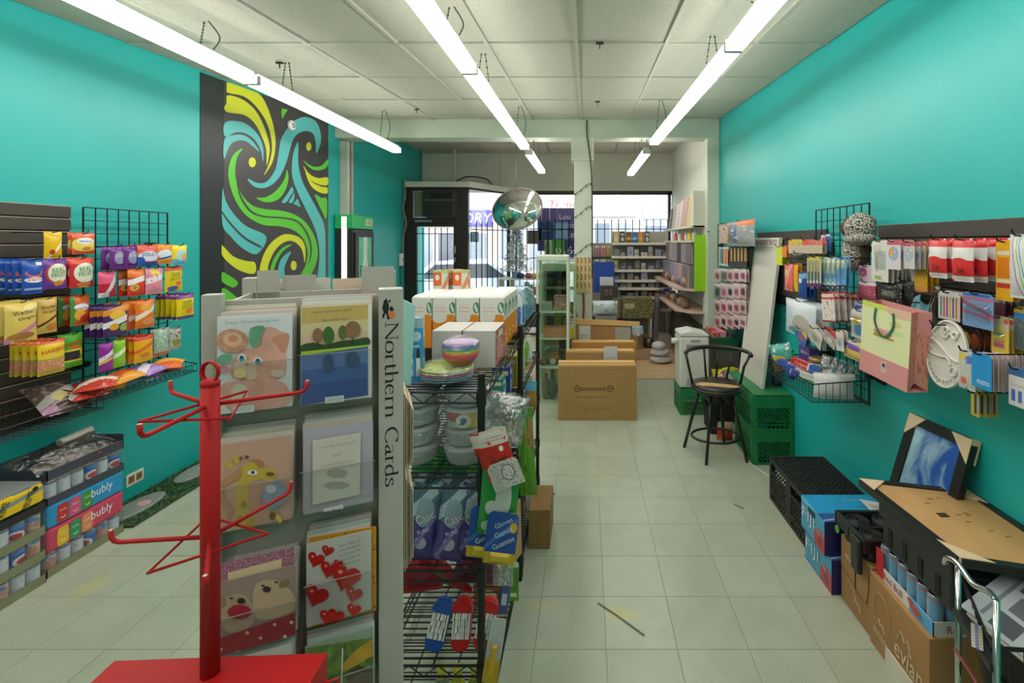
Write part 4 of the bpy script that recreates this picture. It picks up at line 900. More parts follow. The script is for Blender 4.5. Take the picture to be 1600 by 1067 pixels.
bb_ = make_box('bottle_carton', 'blue carton picturing two bottles on the top wire shelf', 'carton', -0.635, -0.572, 1.66, 1.70, ZS, 1.475, printed('blue_bottle_box', '#3f93c9', [('r', 0, .85, 1, 1, '#9db4b8'), ('e', .38, .42, .1, .12, '#2c3c42'), ('r', .28, .1, .48, .38, '#dfe4e2'), ('e', .74, .42, .1, .12, '#2c3c42'), ('r', .64, .1, .84, .38, '#dfe4e2'), ('r', .3, .2, .46, .28, '#6f8a80'), ('e', .6, .72, .3, .08, '#b9d8e6'), ('r', .35, .55, .8, .58, '#bcd6e4')]), rz=0.2)
make_box('book_box', 'dark spined narrow box between mint sheet and blue carton', 'carton', -0.668, -0.648, 1.665, 1.80, ZS, 1.46, printed('dark_spine', '#2b2f45', [('s', 9, .5, .1, .8, .2, .9, '#b9b7c4')]), rz=0.1)
# second unit, top deck
make_box('towel_pack', 'tall blue and white paper pack behind the paper towels', 'pack', -0.43, -0.372, 2.74, 2.9, ZS, 1.465, printed('blue_white_pack', '#d9dde0', [('r', .1, .05, .9, .55, '#2a6fc4'), ('n', 6, .6, '#7fa8d8')]))
for i, (y, c_) in enumerate(((2.98, '#3f8f94'), (3.1, '#4a86a8'), (3.22, '#6f97a4'))):
    make_box('sponge_pack', ('nearest', 'middle', 'farthest')[i] + ' teal wrapped pack on the far wire shelf top', 'pack', -0.46, -0.37, y, y + .1, ZS, 1.455 - .02 * i, printed('teal_pack%d' % i, c_, [('n', 5, .55, '#c3d6d4'), ('r', .2, .1, .8, .35, '#2f6fa8')]), group='teal packs on the far wire shelf')
# --- second level: wrapped plate bundles
FO = mat('foam_plate', '#b9bcbe', 0.45, vary=0.05)
def bundle(x, y, z, r, n, label, group):
    t = thing('plate_bundle', label, 'plates', (x, y, z), group=group)
    for k in range(n):
        zz = k * 0.066
        pr = [(r * .72, zz), (r * .8, zz + .002)] + [(r * (.8 + .2 * j / 8) + (.0015 if j % 2 else 0), zz + .004 + .05 * j / 8) for j in range(9)] + [(r * .9, zz + .058), (0, zz + .058)]
        obj('foam_plates', MB().lathe(pr, 26), FO, t, smooth=True)
    h = n * .066
    obj('plastic_wrap', MB().lathe([(r * .8, 0.0)] + [(r * (1.06 + .03 * ((j * 7) % 3)), h * j / 7) for j in range(1, 7)] + [(r * .8, h + .004), (0.01, h + .012)], 12), FILM, t)
    return t
Z2 = LV[1] + .005
bundle(-0.605, 1.705, Z2, 0.084, 4, 'left wrapped column of grey foam plates on the second tier', 'foam plate bundles')
b2 = bundle(-0.425, 1.705, Z2, 0.082, 4, 'right wrapped column of foam plates with a colourful label', 'foam plate bundles')
lb = MB(); N = 8
for j in range(N):
    a0, a1 = R(-125 + j * 9), R(-125 + (j + 1) * 9); q = 0.0825
    lb.add([(q * math.cos(a0), q * math.sin(a0), .135), (q * math.cos(a1), q * math.sin(a1), .135), (q * math.cos(a1), q * math.sin(a1), .185), (q * math.cos(a0), q * math.sin(a0), .185)], [(0, 1, 2, 3)], 0, [[(j / N, 0), ((j + 1) / N, 0), ((j + 1) / N, 1), (j / N, 1)]])
obj('label', lb, printed('plate_label', '#c9c4b8', [('e', .2, .8, .3, .4, '#b8433a'), ('e', .85, .4, .3, .6, '#d9b93a'), ('e', .55, .45, .25, .42, '#e6e4dc'), ('e', .55, .5, .12, .2, '#4a6f9a'), ('e', .5, .3, .12, .1, '#4d7a4a')]), b2)
pbm = [(-0.472, 2.30, .07, .105, '#2f8f86', 'teal'), (-0.475, 2.40, .09, .135, '#2f4f9a', 'blue'), (-0.455, 2.54, .085, .16, '#d9b732', 'yellow'), (-0.455, 2.66, .085, .15, '#c4452f', 'red'), (-0.455, 2.80, .085, .2, '#c8b94a', 'mustard'), (-0.455, 2.95, .085, .17, '#4f8a4f', 'green'), (-0.455, 3.10, .085, .15, '#b7723e', 'orange')]
for x, y, w_, h_, c_, nm in pbm:
    make_box('boxed_goods', nm + ' carton on the second tier of the wire shelves', 'carton', x, x + w_, y, y + .08, Z2, Z2 + h_, printed('carton_' + nm, c_, [('r', .2, .12, .8, .5, '#d8d9d0'), ('s', 14, .45, .15, .45, .25, .75, '#6a6a66'), ('r', .1, .72, .9, .88, '#e9dfb8')]))
# --- purple detergent bags on tier three
PU = printed('purple_bag', '#4b3f86', [('r', 0, .55, 1, 1, '#4f6f78'), ('d', .5, .86, .1, .5, '#a8bcc4'), ('n', 4, .62, '#5f4fa0'), ('e', .55, .68, .3, .2, '#8fa3ac'), ('e', .55, .24, .2, .1, '#b9b3cc'), ('d', .5, .3, .06, .8, '#7d74b4')], rough=0.2)
for i, (px, Y, dy) in enumerate(((662, 1.63, 0), (706, 1.62, 0), (738, 1.63, 0))):
    make_bag('detergent_bag', ('left', 'middle', 'right')[i] + ' purple and teal detergent pouch on the third tier', 'pouch', (Xat(px, Y), Y, LV[2] + .128), .098, .235, .05, PU, words=[('Casc', .08, .12, .62, .12, '#d9cfd2', .5), ('PURE', .1, -.07, .4, .06, '#cdd3e4', .5)], tilt=0.16, group='purple detergent pouches', seed=i)
for i, px in enumerate((646, 688, 722)):
    make_bag('detergent_bag', 'purple detergent pouch of the back row on the third tier, %s from the left' % ORD[i], 'pouch', (Xat(px, 1.75), 1.75, LV[2] + .118), .098, .215, .05, PU, tilt=0.1, group='purple detergent pouches behind', seed=9 + i)
GR = printed('green_bag', '#2f7f3c', [('n', 5, .6, '#58a84a'), ('n', 9, .68, '#d3b23a')], rough=.25)
for i, (x, y, m_, lab) in enumerate(((-0.62, 1.9, GR, 'green foil bag deep on the third tier, left'), (-0.5, 1.92, GR, 'green foil bag deep on the third tier, middle'), (-0.42, 2.02, printed('amber_bag', '#b8892f', [('n', 6, .6, '#7a4a2a')]), 'amber snack bag deep on the third tier'))):
    make_bag('foil_bag', lab, 'bag', (x, y, LV[2] + .135), .15, .245, .06, m_, seed=20 + i)
# --- tier four: lying bags, brushes
Z4_ = LV[3] + .005
def lying(name, label, c, w, h, d, m, rz, rx=R(-75), ry=0.0, group=None, seed=3, cat='bag'):
    o = obj(name, bag_mesh(w, h, d, seed), m, smooth=True); o.location = c; o.rotation_euler = (rx, ry, rz); tag(o, label, cat, group); return o
lying('gift_bag_roll', 'crimson glossy bag slumped on the fourth tier', (-0.66, 1.84, Z4_ + .17), .22, .2, .07, printed('crimson_bag', '#8f1f26', [('n', 4, .6, '#b33a3a'), ('e', .3, .5, .12, .16, '#d9c9c0')], .2), .2, R(-40))
lying('foil_bag', 'green and red holiday bag slumped on the fourth tier', (-0.52, 1.86, Z4_ + .17), .24, .17, .08, printed('holiday_bag', '#1f7a3a', [('d', .5, .4, .13, -.5, '#d8d3c4'), ('d', .5, .18, .14, -.5, '#a82a2a'), ('n', 5, .66, '#3f9a4a')], .2), -.1, R(-38), R(18))
lying('foil_bag', 'yellow and maroon bag slumped beside the front post', (-0.415, 1.86, Z4_ + .18), .18, .18, .07, printed('maroon_bag', '#5a2430', [('d', .4, .7, .12, -.6, '#d0a928'), ('n', 8, .62, '#8a5a64')], .2), .1, R(-42), R(10))
def brush(px, Y, c_, label, tilt):
    t = thing('scrub_brush', label, 'brush', (Xat(px, Y), Y, Z4_), group='scrubbing brushes on the fourth tier'); t.rotation_euler = (R(-14), tilt, 0)
    m_ = mat('brush_' + c_[1:], c_, .4)
    obj('block', MB().slab(curve_pts([(-.026, .012, .012), (0, .012, 0), (.026, .012, .012), (.03, .012, .075), (.028, .012, .14), (0, .012, .155), (-.028, .012, .14), (-.03, .012, .075)], 3), (0, .022, 0)), m_, t)
    obj('head', MB().slab(curve_pts([(-.026, 0, .012), (0, 0, .002), (.026, 0, .012), (.03, 0, .05), (-.03, 0, .05)], 3), (0, .014, 0)), m_, t)
    obj('top', MB().slab(curve_pts([(-.03, 0, .118), (.03, 0, .118), (.027, 0, .142), (0, 0, .152), (-.027, 0, .142)], 3), (0, .014, 0)), m_, t)
    br = MB()
    for i in range(8):
        for k in range(4):
            x = -.026 + i * .0074; z = .046 + k * .019; br.bar((x, .012, z), (x + rnd.uniform(-.002, .002), -.008, z + .004), .0055, t2=.017)
    obj('bristles', br, mat('bristle_white', '#d6d2cc', .8), t)
brush(675, 1.615, '#1f4fa0', 'blue backed scrub brush with white bristles', .2)
brush(718, 1.615, '#c4201f', 'upright red scrub brush left of the front post', 0)
brush(752, 1.615, '#c92a24', 'tilted red scrub brush half behind the front post', .14)
# floor tier bottles
for i, px in enumerate((690, 715, 742)):
    t = thing('cleaner_bottle', ('left', 'middle', 'right')[i] + ' yellow capped bottle on the lowest tier', 'bottle', (Xat(px, 1.63), 1.63, LV[4] + .005), group='bottles on the lowest tier')
    obj('body', MB().lathe([(0.03, 0), (0.032, .01), (0.032, .12), (0.024, .15), (0.012, .165), (0.012, .17)], 16), mat('bottle_body%d' % i, ('#6f7f7a', '#b8b82f', '#8a9a3a')[i], .3), t, smooth=True)
    obj('cap', MB().lathe([(0.014, .168), (0.014, .2), (0.01, .208), (0, .208)], 14), mat('yellow_cap', '#c9c22f', .4), t, smooth=True)
# --- packs hanging on the aisle side of the front post
hx = mat('hook_black', '#1d1d1d', .5, .4)
SK = printed('red_skewer_pack', '#c02c24', [('r', 0, .72, 1, 1, '#cfc8ba'), ('s', 16, .4, .78, .94, .15, .85, '#8f8a80'), ('n', 4, .63, '#d84a3a'), ('e', .7, .62, .07, .06, '#efe6d8')], .25)
for i in range(3):
    make_bag('skewer_pack', 'red pack with a white header hanging on the front post' if i == 0 else 'red pack %s behind the white headed red pack' % ('just', 'just', 'farthest')[i], 'pack', (Xat(778 - i * 7, 1.55), 1.535 + i * .018, Zat(707 + 4 * i, 1.55)), .098, .15, .014, SK, words=[('Wood\nSkewers', .06, -.16, .62, .26, '#2f4a24', .15)] if i == 0 else (), tilt=-.28, group='red packs on the post', seed=i)
make_card_pack('line_art_pack', 'black and white line art pack hanging below the red packs', 'pack', (Xat(790, 1.51), 1.51, Zat(741, 1.51)), .1, .085, .004, printed('line_art', '#c4c2bc', [('e', .6, .55, .22, .32, '#6f6d6a'), ('e', .6, .55, .18, .27, '#c9c7c1'), ('n', 14, .58, '#7d7b78'), ('s', 18, .4, .05, .9, .05, .35, '#8f8d88')]), tilt=-.36)
make_bag('glove_bag', 'green and white bag hanging above the blue glove pack', 'bag', (Xat(778, 1.53), 1.545, Zat(790, 1.53)), .125, .19, .03, printed('green_white_bag', '#1f8a3c', [('e', .62, .62, .2, .32, '#bcc4ba'), ('e', .35, .45, .18, .12, '#bcc4ba'), ('e', .5, .12, .4, .14, '#a9c9b0')], .2), tilt=.1, seed=4)
GV = printed('glove_pack', '#1f4f9c', [('r', 0, 0, 1, .22, '#c4a92c'), ('d', .5, .6, .05, .6, '#3f6fb8'), ('e', .85, .72, .12, .1, '#d0b02c')], .3)
for i in range(2):
    make_card_pack('glove_pack', 'blue rubber glove pack with yellow gloves hanging by the post' if i == 0 else 'second blue glove pack tucked behind the post', 'gloves', (Xat(784 - 30 * i, 1.535), 1.525 + .03 * i, Zat(838, 1.535)), .1, .165, .01, GV, words=[('Gloves', .02, .3, .6, .09, '#cfd8e4', .55), ('Gants', .05, .12, .6, .1, '#dfe6ee', .55), ('Guantes', .08, -.08, .75, .1, '#dfe6ee', .55)], tilt=.12, blister=(-.3, .35, -.46, -.28, mat('glove_yellow', '#cfae2e', .5)))
make_bag('crumpled_bag', 'crumpled clear white plastic bag hanging beside the front post', 'bag', (-0.30, 1.75, 1.10), .16, .17, .08, film('crumple', .45), tilt=.2, seed=77)
make_bag('green_onion_bag', 'long green glossy bag hanging from the middle post', 'bag', (Xat(823, 2.42), 2.40, Zat(703, 2.42)), .085, .40, .05, printed('long_green', '#5f9e2c', [('e', .75, .75, .25, .2, '#a8814e'), ('d', .5, .5, .07, 4, '#9fd048'), ('n', 5, .6, '#3f8a2c')], .2), tilt=-.06, seed=8)
make_bag('white_pack', 'white pack with green print on the aisle side of the far shelf', 'pack', (Xat(824, 2.9), 2.9, Zat(545, 2.9)), .06, .14, .04, printed('white_green', '#d3d8d0', [('e', .5, .5, .2, .35, '#6fc06a'), ('n', 7, .62, '#e6e8e4')]), seed=3)
make_bag('chip_bag', 'blue topped orange bag below the white and green pack', 'bag', (Xat(829, 2.9), 2.9, Zat(616, 2.9)), .075, .14, .04, printed('orange_blue', '#b88a48', [('r', 0, .7, 1, 1, '#5fb0cf')]), seed=5)
for i, (px, py, w_, h_, c_, lab) in enumerate(((806, 822, .06, .3, '#a8834f', 'tan flattened cardboard sheet hanging behind the glove packs'), (825, 828, .07, .27, '#c49a68', 'light brown cardboard sheet leaning at the shelf side'))):
    o = obj('cardboard_sheet', MB().box(-w_ / 2, w_ / 2, 0, .004, -h_ / 2, h_ / 2), mat('cardboard%d' % i, c_, .8, vary=.1)); o.location = W(px, py, 1.9 + .35 * i); o.location.x = -.325; o.rotation_euler = (0, -.05, 1.2); tag(o, lab, 'cardboard')
make_box('corrugated_box', 'small brown box on the floor by the far shelf post', 'box', -0.33, -0.21, 2.72, 3.0, 0, .22, mat('carton_brown', '#9a7648', .8, vary=.12))
make_card_pack('brush_pack', 'green carded cleaning brush hanging low on the wire shelf', 'pack', (-0.318, 2.08, Zat(908, 2.08)), .045, .17, .012, printed('green_card', '#6aa52c', [('r', .2, .1, .8, .2, '#e4e8dc'), ('r', 0, .85, 1, 1, '#dfe2da')]), blister=(-.3, .3, -.2, .3, glass('blist', '#eef4ee', .2)))
make_card_pack('spatula_pack', 'yellow and white carded tool hanging low beside the brushes', 'pack', (Xat(777, 1.60), 1.545, Zat(995, 1.60)), .05, .21, .012, printed('yellow_card', '#c9a222', [('r', 0, .5, 1, 1, '#c4c8c4'), ('e', .5, .5, .5, .2, '#b8bcc4')]), tilt=.15, blister=(-.2, .2, -.35, .1, mat('yellow_tool', '#d8a92a', .4)))
make_card_pack('clip_pack', 'purple and white carded clips hanging beside the low tiers', 'pack', (Xat(787, 1.65), 1.66, Zat(940, 1.65)), .03, .1, .01, printed('purple_card', '#55579a', [('r', .2, .3, .8, .7, '#c9c6d4')]), tilt=.15)
make_bag('hook_bag', 'clear bag of white hooks hanging under the glove pack', 'bag', (Xat(786, 1.6), 1.60, Zat(893, 1.6)), .07, .09, .02, film('hookfilm', .4), seed=12)
fill = (('white', '#c9c9c2', '#5f8fb0'), ('leaf green', '#4f8f3f', '#d8d4b0'), ('yellow', '#d0b22f', '#b8402f'), ('sky blue', '#5f9fc4', '#dfe4e4'), ('rust', '#a8603a', '#dcc8a8'), ('maroon', '#7a2f38', '#c9b0a8'))
for lv in (2, 3, 4):
    for k in range(9):
        y = 2.12 + k * .135
        if 2.44 < y + .06 < 2.53: continue
        nm, a, b = fill[(k * 5 + lv) % 6]; hh = .12 + .03 * ((k * 3 + lv) % 3)
        make_box('boxed_goods', '%s carton, %s along the aisle side of the %s tier' % (nm, ('first', 'second', 'third', 'fourth', 'fifth', 'sixth', 'seventh', 'eighth', 'ninth')[k], ('', '', 'third', 'fourth', 'lowest')[lv]), 'carton', -.50, -.372, y, y + .11, LV[lv] + .005, LV[lv] + .005 + hh, pr('fill_%d%d' % ((k * 5 + lv) % 6, lv % 2), a, [('e', .5, .5, .3, .22, b), ('r', .1, .08, .9, .2, b)]), group='cartons along the aisle side of the wire shelves')
# ================================================================== left wall displays
SLAT = mat('slatwall_dark', '#3d3833', 0.5, vary=0.08)
EDGE = mat('slat_edge', '#a8987c', 0.6)
def slatwall(xw, inward, y0, y1, z0, z1, label, pitch=0.075):
    """slatted panel on a side wall; INWARD = +1 for the left wall, -1 for the right wall"""
    t = thing('slatwall_panel', label, 'slatwall', (xw, (y0 + y1) / 2, z0)); h = (y1 - y0) / 2
    a, b = sorted((0.002 * inward, 0.012 * inward))
    obj('backing', MB().box(a, b, -h, h, 0, z1 - z0), mat('slat_groove', '#1c1a18', .8), t)
    n = int((z1 - z0) / pitch)
    a, b = sorted((0.012 * inward, 0.022 * inward))
    for k in range(n):
        zt = z1 - z0 - k * pitch
        s_ = obj('slat', MB().box(a, b, -h, h, zt - pitch + .009, zt), SLAT, t)
        obj('edge_strip', MB().box(min(a, b) + .001, max(a, b) + .0012, -h, h, zt - .003, zt + .0008), EDGE, s_)
    return t
slat_l = slatwall(XL, 1, YonX(0, XL) - .35, 2.845, 0.72, 1.95, 'dark slatwall panel of hanging candy on the left wall')
WIRE = mat('grid_wire', '#1d1f1f', 0.45, 0.3)
def grid_panel(x, y0, y1, z0, z1, label, inward, nv=8, nh=14):
    t = thing('wire_grid_panel', label, 'wire grid', (x, (y0 + y1) / 2, z0)); h = (y1 - y0) / 2
    fr = MB()
    for y in (-h, h): fr.bar((0, y, 0), (0, y, z1 - z0), .007)
    for z in (0, z1 - z0): fr.bar((0, -h, z), (0, h, z), .007)
    obj('frame', fr, WIRE, t)
    for k in range(1, nv): obj('upright_wire', MB().bar((0, -h + 2 * h * k / nv, 0), (0, -h + 2 * h * k / nv, z1 - z0), .0048), WIRE, t)
    for k in range(1, nh): obj('cross_wire', MB().bar((0.004 * inward, -h, (z1 - z0) * k / nh), (0.004 * inward, h, (z1 - z0) * k / nh), .0048), WIRE, t)
    for y, z in ((-h + .03, .15), (h - .03, .15), (-h + .03, z1 - z0 - .25), (h - .03, z1 - z0 - .25)):
        mb = MB(); w_ = (XL - x) if inward > 0 else (XR - x)
        mb.bar((0, y, z), (w_ + .01 * inward, y, z), .03); mb.box(*sorted((w_ + .004 * inward, w_ + .016 * inward)), y - .04, y + .04, z - .04, z + .04)
        obj('wall_bracket', mb, WIRE, t)
    return t
grid_l = grid_panel(-2.98, 2.84, 3.41, 0.86, 1.945, 'black wire grid of candy bags beside the slatwall', 1)
def hook_on(panel, xw, xf, y, z, inward):
    o = panel.location; f = lambda x, z_: (x - o.x, y - o.y, z_ - o.z)
    obj('hook', MB().tube([f(xw, z), f(xf, z), f(xf + .012 * inward, z + .004), f(xf + .02 * inward, z + .02)], 0.0028, 5), WIRE, panel)
def hang_row(side, panel, px0, px1, py0, py1, n, label, m, words=(), X=None, kind='bag', name='candy_bag', cat='candy bag', d=.03, step=.026, blister=None, xw=None, label_back=None, seed=0, tilt=0.0, hook=True):
    """a row of N alike packs on one hook; pixel box is that of the front pack"""
    inw = 1 if side == 'L' else -1
    ya, yb = YonX(px0, X), YonX(px1, X); yc = (ya + yb) / 2; w = abs(yb - ya); z1, z0 = Zat(py0, yc), Zat(py1, yc); h = z1 - z0
    rz = R(90) if side == 'L' else R(-90)
    root = None
    for i in range(n):
        c = (X - inw * step * i, yc + rnd.uniform(-.004, .004) * (i > 0), (z0 + z1) / 2 + rnd.uniform(-.003, .003) * (i > 0))
        if root is None:
            h2 = h * .92
            fn = make_bag if kind == 'bag' else make_card_pack
            kw = dict(seed=seed) if kind == 'bag' else dict(blister=blister)
            root = fn(name, label, cat, c, w, h2 if kind == 'bag' else h, d, m, rz=rz, words=words, group=label if n > 1 else None, tilt=tilt, **kw); o = root
        else:
            o = dup(root, c, rz + rnd.uniform(-.08, .08)); lb_ = '%s one back, ' % ORD[i] + label
            o['label'] = lb_ if len(lb_.split()) <= 16 else ' '.join(lb_.split()[:16])
        if n > 1: o['group'] = 'file of ' + label.split(',')[0][:60]
    if hook: hook_on(panel, xw, X + .01 * inw, yc, z1 - .004, inw)
    return root
pr = printed
def candy(key, base, *sh): return pr('candy_' + key, base, list(sh), .22)
XS = XL + .022; G = -2.975
L1 = lambda *a, **k: hang_row('L', slat_l, *a, xw=XS, **k)
L2 = lambda *a, **k: hang_row('L', grid_l, *a, xw=G, **k)
# slatwall rows
L1(68, 97, 362, 404, 1, 'yellow chocolate bag with diagonal print on the top slatwall row', candy('y1', '#dcb416', ('d', .6, .35, .07, .9, '#e8e2d6'), ('e', .35, .22, .14, .1, '#c2372f'), ('n', 9, .7, '#8a5a2a')), X=-2.84)
L1(112, 148, 364, 397, 2, 'red and cream candy bag at the right of the top slatwall row', candy('r1', '#d9603f', ('e', .5, .45, .55, .36, '#e6c95a'), ('e', .5, .62, .36, .16, '#dfe0e6'), ('s', 12, .6, .56, .68, .2, .8, '#4f5f9a'), ('e', .55, .25, .2, .1, '#c98a3a')), X=-2.84)
L1(33, 67, 405, 459, 6, 'royal blue candy pouch in a deep file on the second slatwall row', candy('b1', '#2450a8', ('e', .5, .6, .4, .12, '#c7566a'), ('e', .5, .64, .32, .1, '#2450a8'), ('e', .5, .4, .42, .09, '#e6e4e4'), ('s', 16, .5, .36, .46, .14, .86, '#b23a3a'), ('r', .1, .08, .9, .14, '#9fb8dc'), ('r', .6, .85, .9, .95, '#d8d8d0')), X=-2.80, step=.04)
L1(66, 104, 404, 451, 1, 'purple fruit gummy bag with a cream oval on the second slatwall row', candy('p1', '#6a3a9a', ('e', .55, .5, .48, .38, '#b8433a'), ('e', .57, .52, .42, .34, '#d8dcc4'), ('e', .6, .15, .2, .1, '#d58a3a')), [('REAL', .06, .14, .55, .16, '#3f8a55', .1), ('FRUIT', .06, -.04, .6, .16, '#3f8a55', .1)], X=-2.82)
L1(108, 146, 403, 449, 3, 'red fruit gummy bag with a cream oval on the second slatwall row', candy('r2', '#c42f33', ('r', 0, .82, 1, 1, '#d8583f'), ('e', .58, .5, .46, .36, '#d9dcc8'), ('e', .55, .08, .3, .08, '#d98a4a')), [('REAL', .06, .14, .5, .16, '#3f8a55', .1), ('FRUIT', .06, -.04, .58, .16, '#3f8a55', .1)], X=-2.82)
WO = candy('wo', '#d9bd62', ('d', .5, .25, .07, .45, '#c9809a'), ('e', .45, .12, .4, .1, '#b87a3a'), ('e', .8, .85, .3, .12, '#e6d28a'))
L1(6, 58, 471, 534, 3, 'large gold butterscotch bag at the left edge of the third slatwall row', WO, [("Werther's", .02, .27, .74, .13, '#2f2a1c', .12), ('Original', .08, .1, .6, .11, '#2f2a1c', .12)], X=-2.74, d=.045, step=.04)
L1(58, 89, 465, 520, 2, 'gold butterscotch bag with brown stripe on the third slatwall row', candy('wo2', '#cfae54', ('d', .5, .35, .04, .35, '#5a4426'), ('e', .7, .15, .35, .12, '#c98a3a')), [("Werther's", .02, .27, .85, .13, '#2f2a1c', .12), ('Original', .02, .12, .75, .11, '#2f2a1c', .12)], X=-2.84)
L1(109, 140, 461, 508, 2, 'orange fruit drop bag with a white label on the third slatwall row', candy('o1', '#d8662a', ('r', 0, .0, .2, 1, '#4f8a45'), ('e', .5, .62, .36, .12, '#dfe3ea'), ('e', .4, .35, .25, .2, '#e6a93a'), ('e', .65, .2, .25, .15, '#c4372a'), ('r', .2, .56, .8, .585, '#3a4f9a')), X=-2.85, step=.07)
HA = candy('ha', '#e6c52a', ('r', 0, 0, 1, .46, '#c98a66'), ('n', 10, .58, '#dcb08a'), ('r', 0, .42, 1, .47, '#9aa83a'), ('r', 0, .62, 1, .95, '#e6c52a'), ('r', 0, 0, 1, .08, '#b8a03a'), ('r', 0, .93, 1, 1, '#d9603a'))
L1(58, 101, 531, 584, 5, 'yellow gummy candy bag with a clear lower half on the fourth slatwall row', HA, [('HARIBO', 0, .22, .8, .13, '#b3272a', .1)], X=-2.76, step=.036)
L1(97, 129, 521, 573, 2, 'green gummy candy bag with a dark window on the fourth slatwall row', candy('hg', '#4fa02c', ('r', .08, .2, .75, .48, '#3a2f3a'), ('r', .05, .48, .95, .54, '#c9c83a'), ('r', .05, .14, .95, .2, '#c9c83a'), ('e', .9, .42, .14, .12, '#e0b42c'), ('e', .5, .6, .3, .05, '#d9602f')), [('HARIBO', 0, .24, .85, .12, '#b3272a', .12)], X=-2.84)
# grid rows
JP = candy('jp', '#6f2a86', ('e', .6, .5, .4, .3, '#8a8fb0'), ('r', .2, .12, .9, .2, '#4a1f66'))
L2(171, 193, 385, 421, 2, 'purple hard candy bag at the left of the top grid row', JP, [('JOLLY', .1, .1, .7, .2, '#d6d9e6', .1)], X=-2.77, step=.05)
L2(193, 214, 384, 420, 3, 'purple hard candy bag second from the left on the top grid row', JP, [('JOLLY', .1, .1, .7, .2, '#d6d9e6', .1)], X=-2.77, step=.03)
L2(214, 247, 383, 416, 3, 'coral red hard candy bag with a blue band on the top grid row', candy('jr', '#dd5a4c', ('r', 0, 0, 1, .2, '#274a9c'), ('e', .5, .48, .48, .26, '#cfd6e2'), ('e', .1, .2, .2, .25, '#2f55a8')), [('JOLLY', .0, .06, .75, .26, '#2f3f8a', .05)], X=-2.76)
L2(246, 269, 382, 412, 2, 'orange hard candy bag on the top grid row', candy('jo', '#e0912c', ('e', .45, .5, .46, .25, '#cfd6e2'), ('d', .5, .32, .05, .2, '#3a55a0')), X=-2.76)
L2(268, 292, 383, 414, 1, 'yellow and sky blue candy bag ending the top grid row', candy('yb', '#e6d02c', ('r', 0, 0, 1, .3, '#5fb0cc'), ('e', .5, .5, .28, .32, '#a9cbd8'), ('e', .75, .4, .2, .2, '#e0a24a')), X=-2.76)
L2(153, 181, 424, 464, 1, 'pink and maroon candy bag with a slanted white word on the second grid row', candy('pm', '#d8567c', ('r', 0, 0, 1, .52, '#b3263a'), ('e', .2, .05, .4, .1, '#d9d3d6'), ('d', .65, .45, .16, 1.3, '#c8c8ce')), X=-2.79)
L2(199, 227, 420, 462, 2, 'red fruit chew bag with a white slanted name on the second grid row', candy('sr', '#cf3f2c', ('r', 0, .72, 1, 1, '#e07a2c'), ('d', .5, .6, .11, .2, '#e6e4e4'), ('e', .3, .3, .22, .14, '#e09a5a'), ('e', .3, .3, .09, .07, '#6a9a3a')), X=-2.77, step=.05)
L2(227, 254, 419, 459, 2, 'pale pink fruit chew bag on the second grid row', candy('pp', '#d98a9c', ('d', .5, .6, .12, .2, '#e6dcdc'), ('e', .5, .86, .25, .14, '#d9c43a'), ('n', 6, .6, '#c9707e')), X=-2.76)
SP = candy('sp', '#dcc41f', ('r', 0, .85, 1, 1, '#d9622c'), ('n', 4, .64, '#c9a81c'), ('e', .4, .1, .3, .1, '#5a6aa8'), ('e', .7, .3, .2, .1, '#d9703a'))
L2(257, 285, 416, 455, 1, 'yellow sour candy bag with an orange top ending the second grid row', SP, [('SOUR\nPATCH', .02, .1, .6, .34, '#3f7a2a', .1)], X=-2.79)
L2(160, 202, 476, 525, 4, 'dark purple fruit chew bag with orange stripes on the third grid row', candy('sd', '#4a2a66', ('d', .5, .85, .1, .15, '#d98a2c'), ('e', .5, .68, .3, .16, '#d9b43a'), ('d', .6, .5, .1, .25, '#dcdce2'), ('e', .35, .3, .16, .12, '#d9a02c'), ('e', .75, .25, .2, .14, '#8ab04a'), ('e', .95, .4, .12, .4, '#b8333a')), X=-2.76, step=.035)
L2(211, 241, 468, 512, 4, 'orange fruit chew bag in a file on the third grid row', candy('so', '#dd7426', ('d', .5, .55, .1, .4, '#e8d6c8'), ('e', .5, .75, .3, .14, '#e0a03a'), ('e', .6, .2, .3, .14, '#e0935a')), X=-2.75, step=.035)
L2(275, 303, 459, 498, 5, 'yellow and purple sour candy bag in a file ending the third grid row', candy('spp', '#dcc81f', ('r', 0, .84, 1, 1, '#7a3a86'), ('r', 0, 0, 1, .1, '#5a4a8a'), ('e', .65, .3, .25, .12, '#d9803a')), [('SOUR\nPATCH', .02, .1, .6, .34, '#3f7a2a', .1)], X=-2.74, step=.035)
L2(154, 177, 535, 580, 1, 'purple rounded candy pouch at the left of the fourth grid row', candy('sk', '#8a2a92', ('d', .5, .55, .09, .3, '#e4dcea'), ('d', .5, .38, .05, .2, '#d9b03a'), ('n', 6, .64, '#a84ab0')), [('Skittles', .0, .06, .8, .12, '#d8d4e4', .3)], X=-2.76)
L2(177, 196, 530, 573, 1, 'lime green rounded candy pouch on the fourth grid row', candy('sg', '#7fc02a', ('d', .5, .55, .09, .3, '#e4ecd8'), ('n', 6, .62, '#9fd03a')), X=-2.77)
L2(209, 239, 524, 565, 4, 'amber yellow candy bag with red top in a file on the fourth grid row', candy('ay', '#e0a81f', ('r', 0, .86, 1, 1, '#c9402c'), ('d', .5, .55, .07, .35, '#d96a2c'), ('e', .45, .25, .25, .08, '#d0762c')), X=-2.75, step=.035)
L2(240, 264, 513, 555, 2, 'grey green mint candy bag on the fourth grid row', candy('mg', '#8fae9a', ('n', 8, .56, '#c3cec4'), ('r', 0, 0, 1, .1, '#a86a4a')), X=-2.77)
L2(264, 283, 512, 546, 2, 'silver and brown candy bag ending the fourth grid row', candy('sb', '#a9b0a4', ('n', 7, .57, '#5f5a48'), ('e', .5, .35, .35, .14, '#8a8a3a')), X=-2.77)

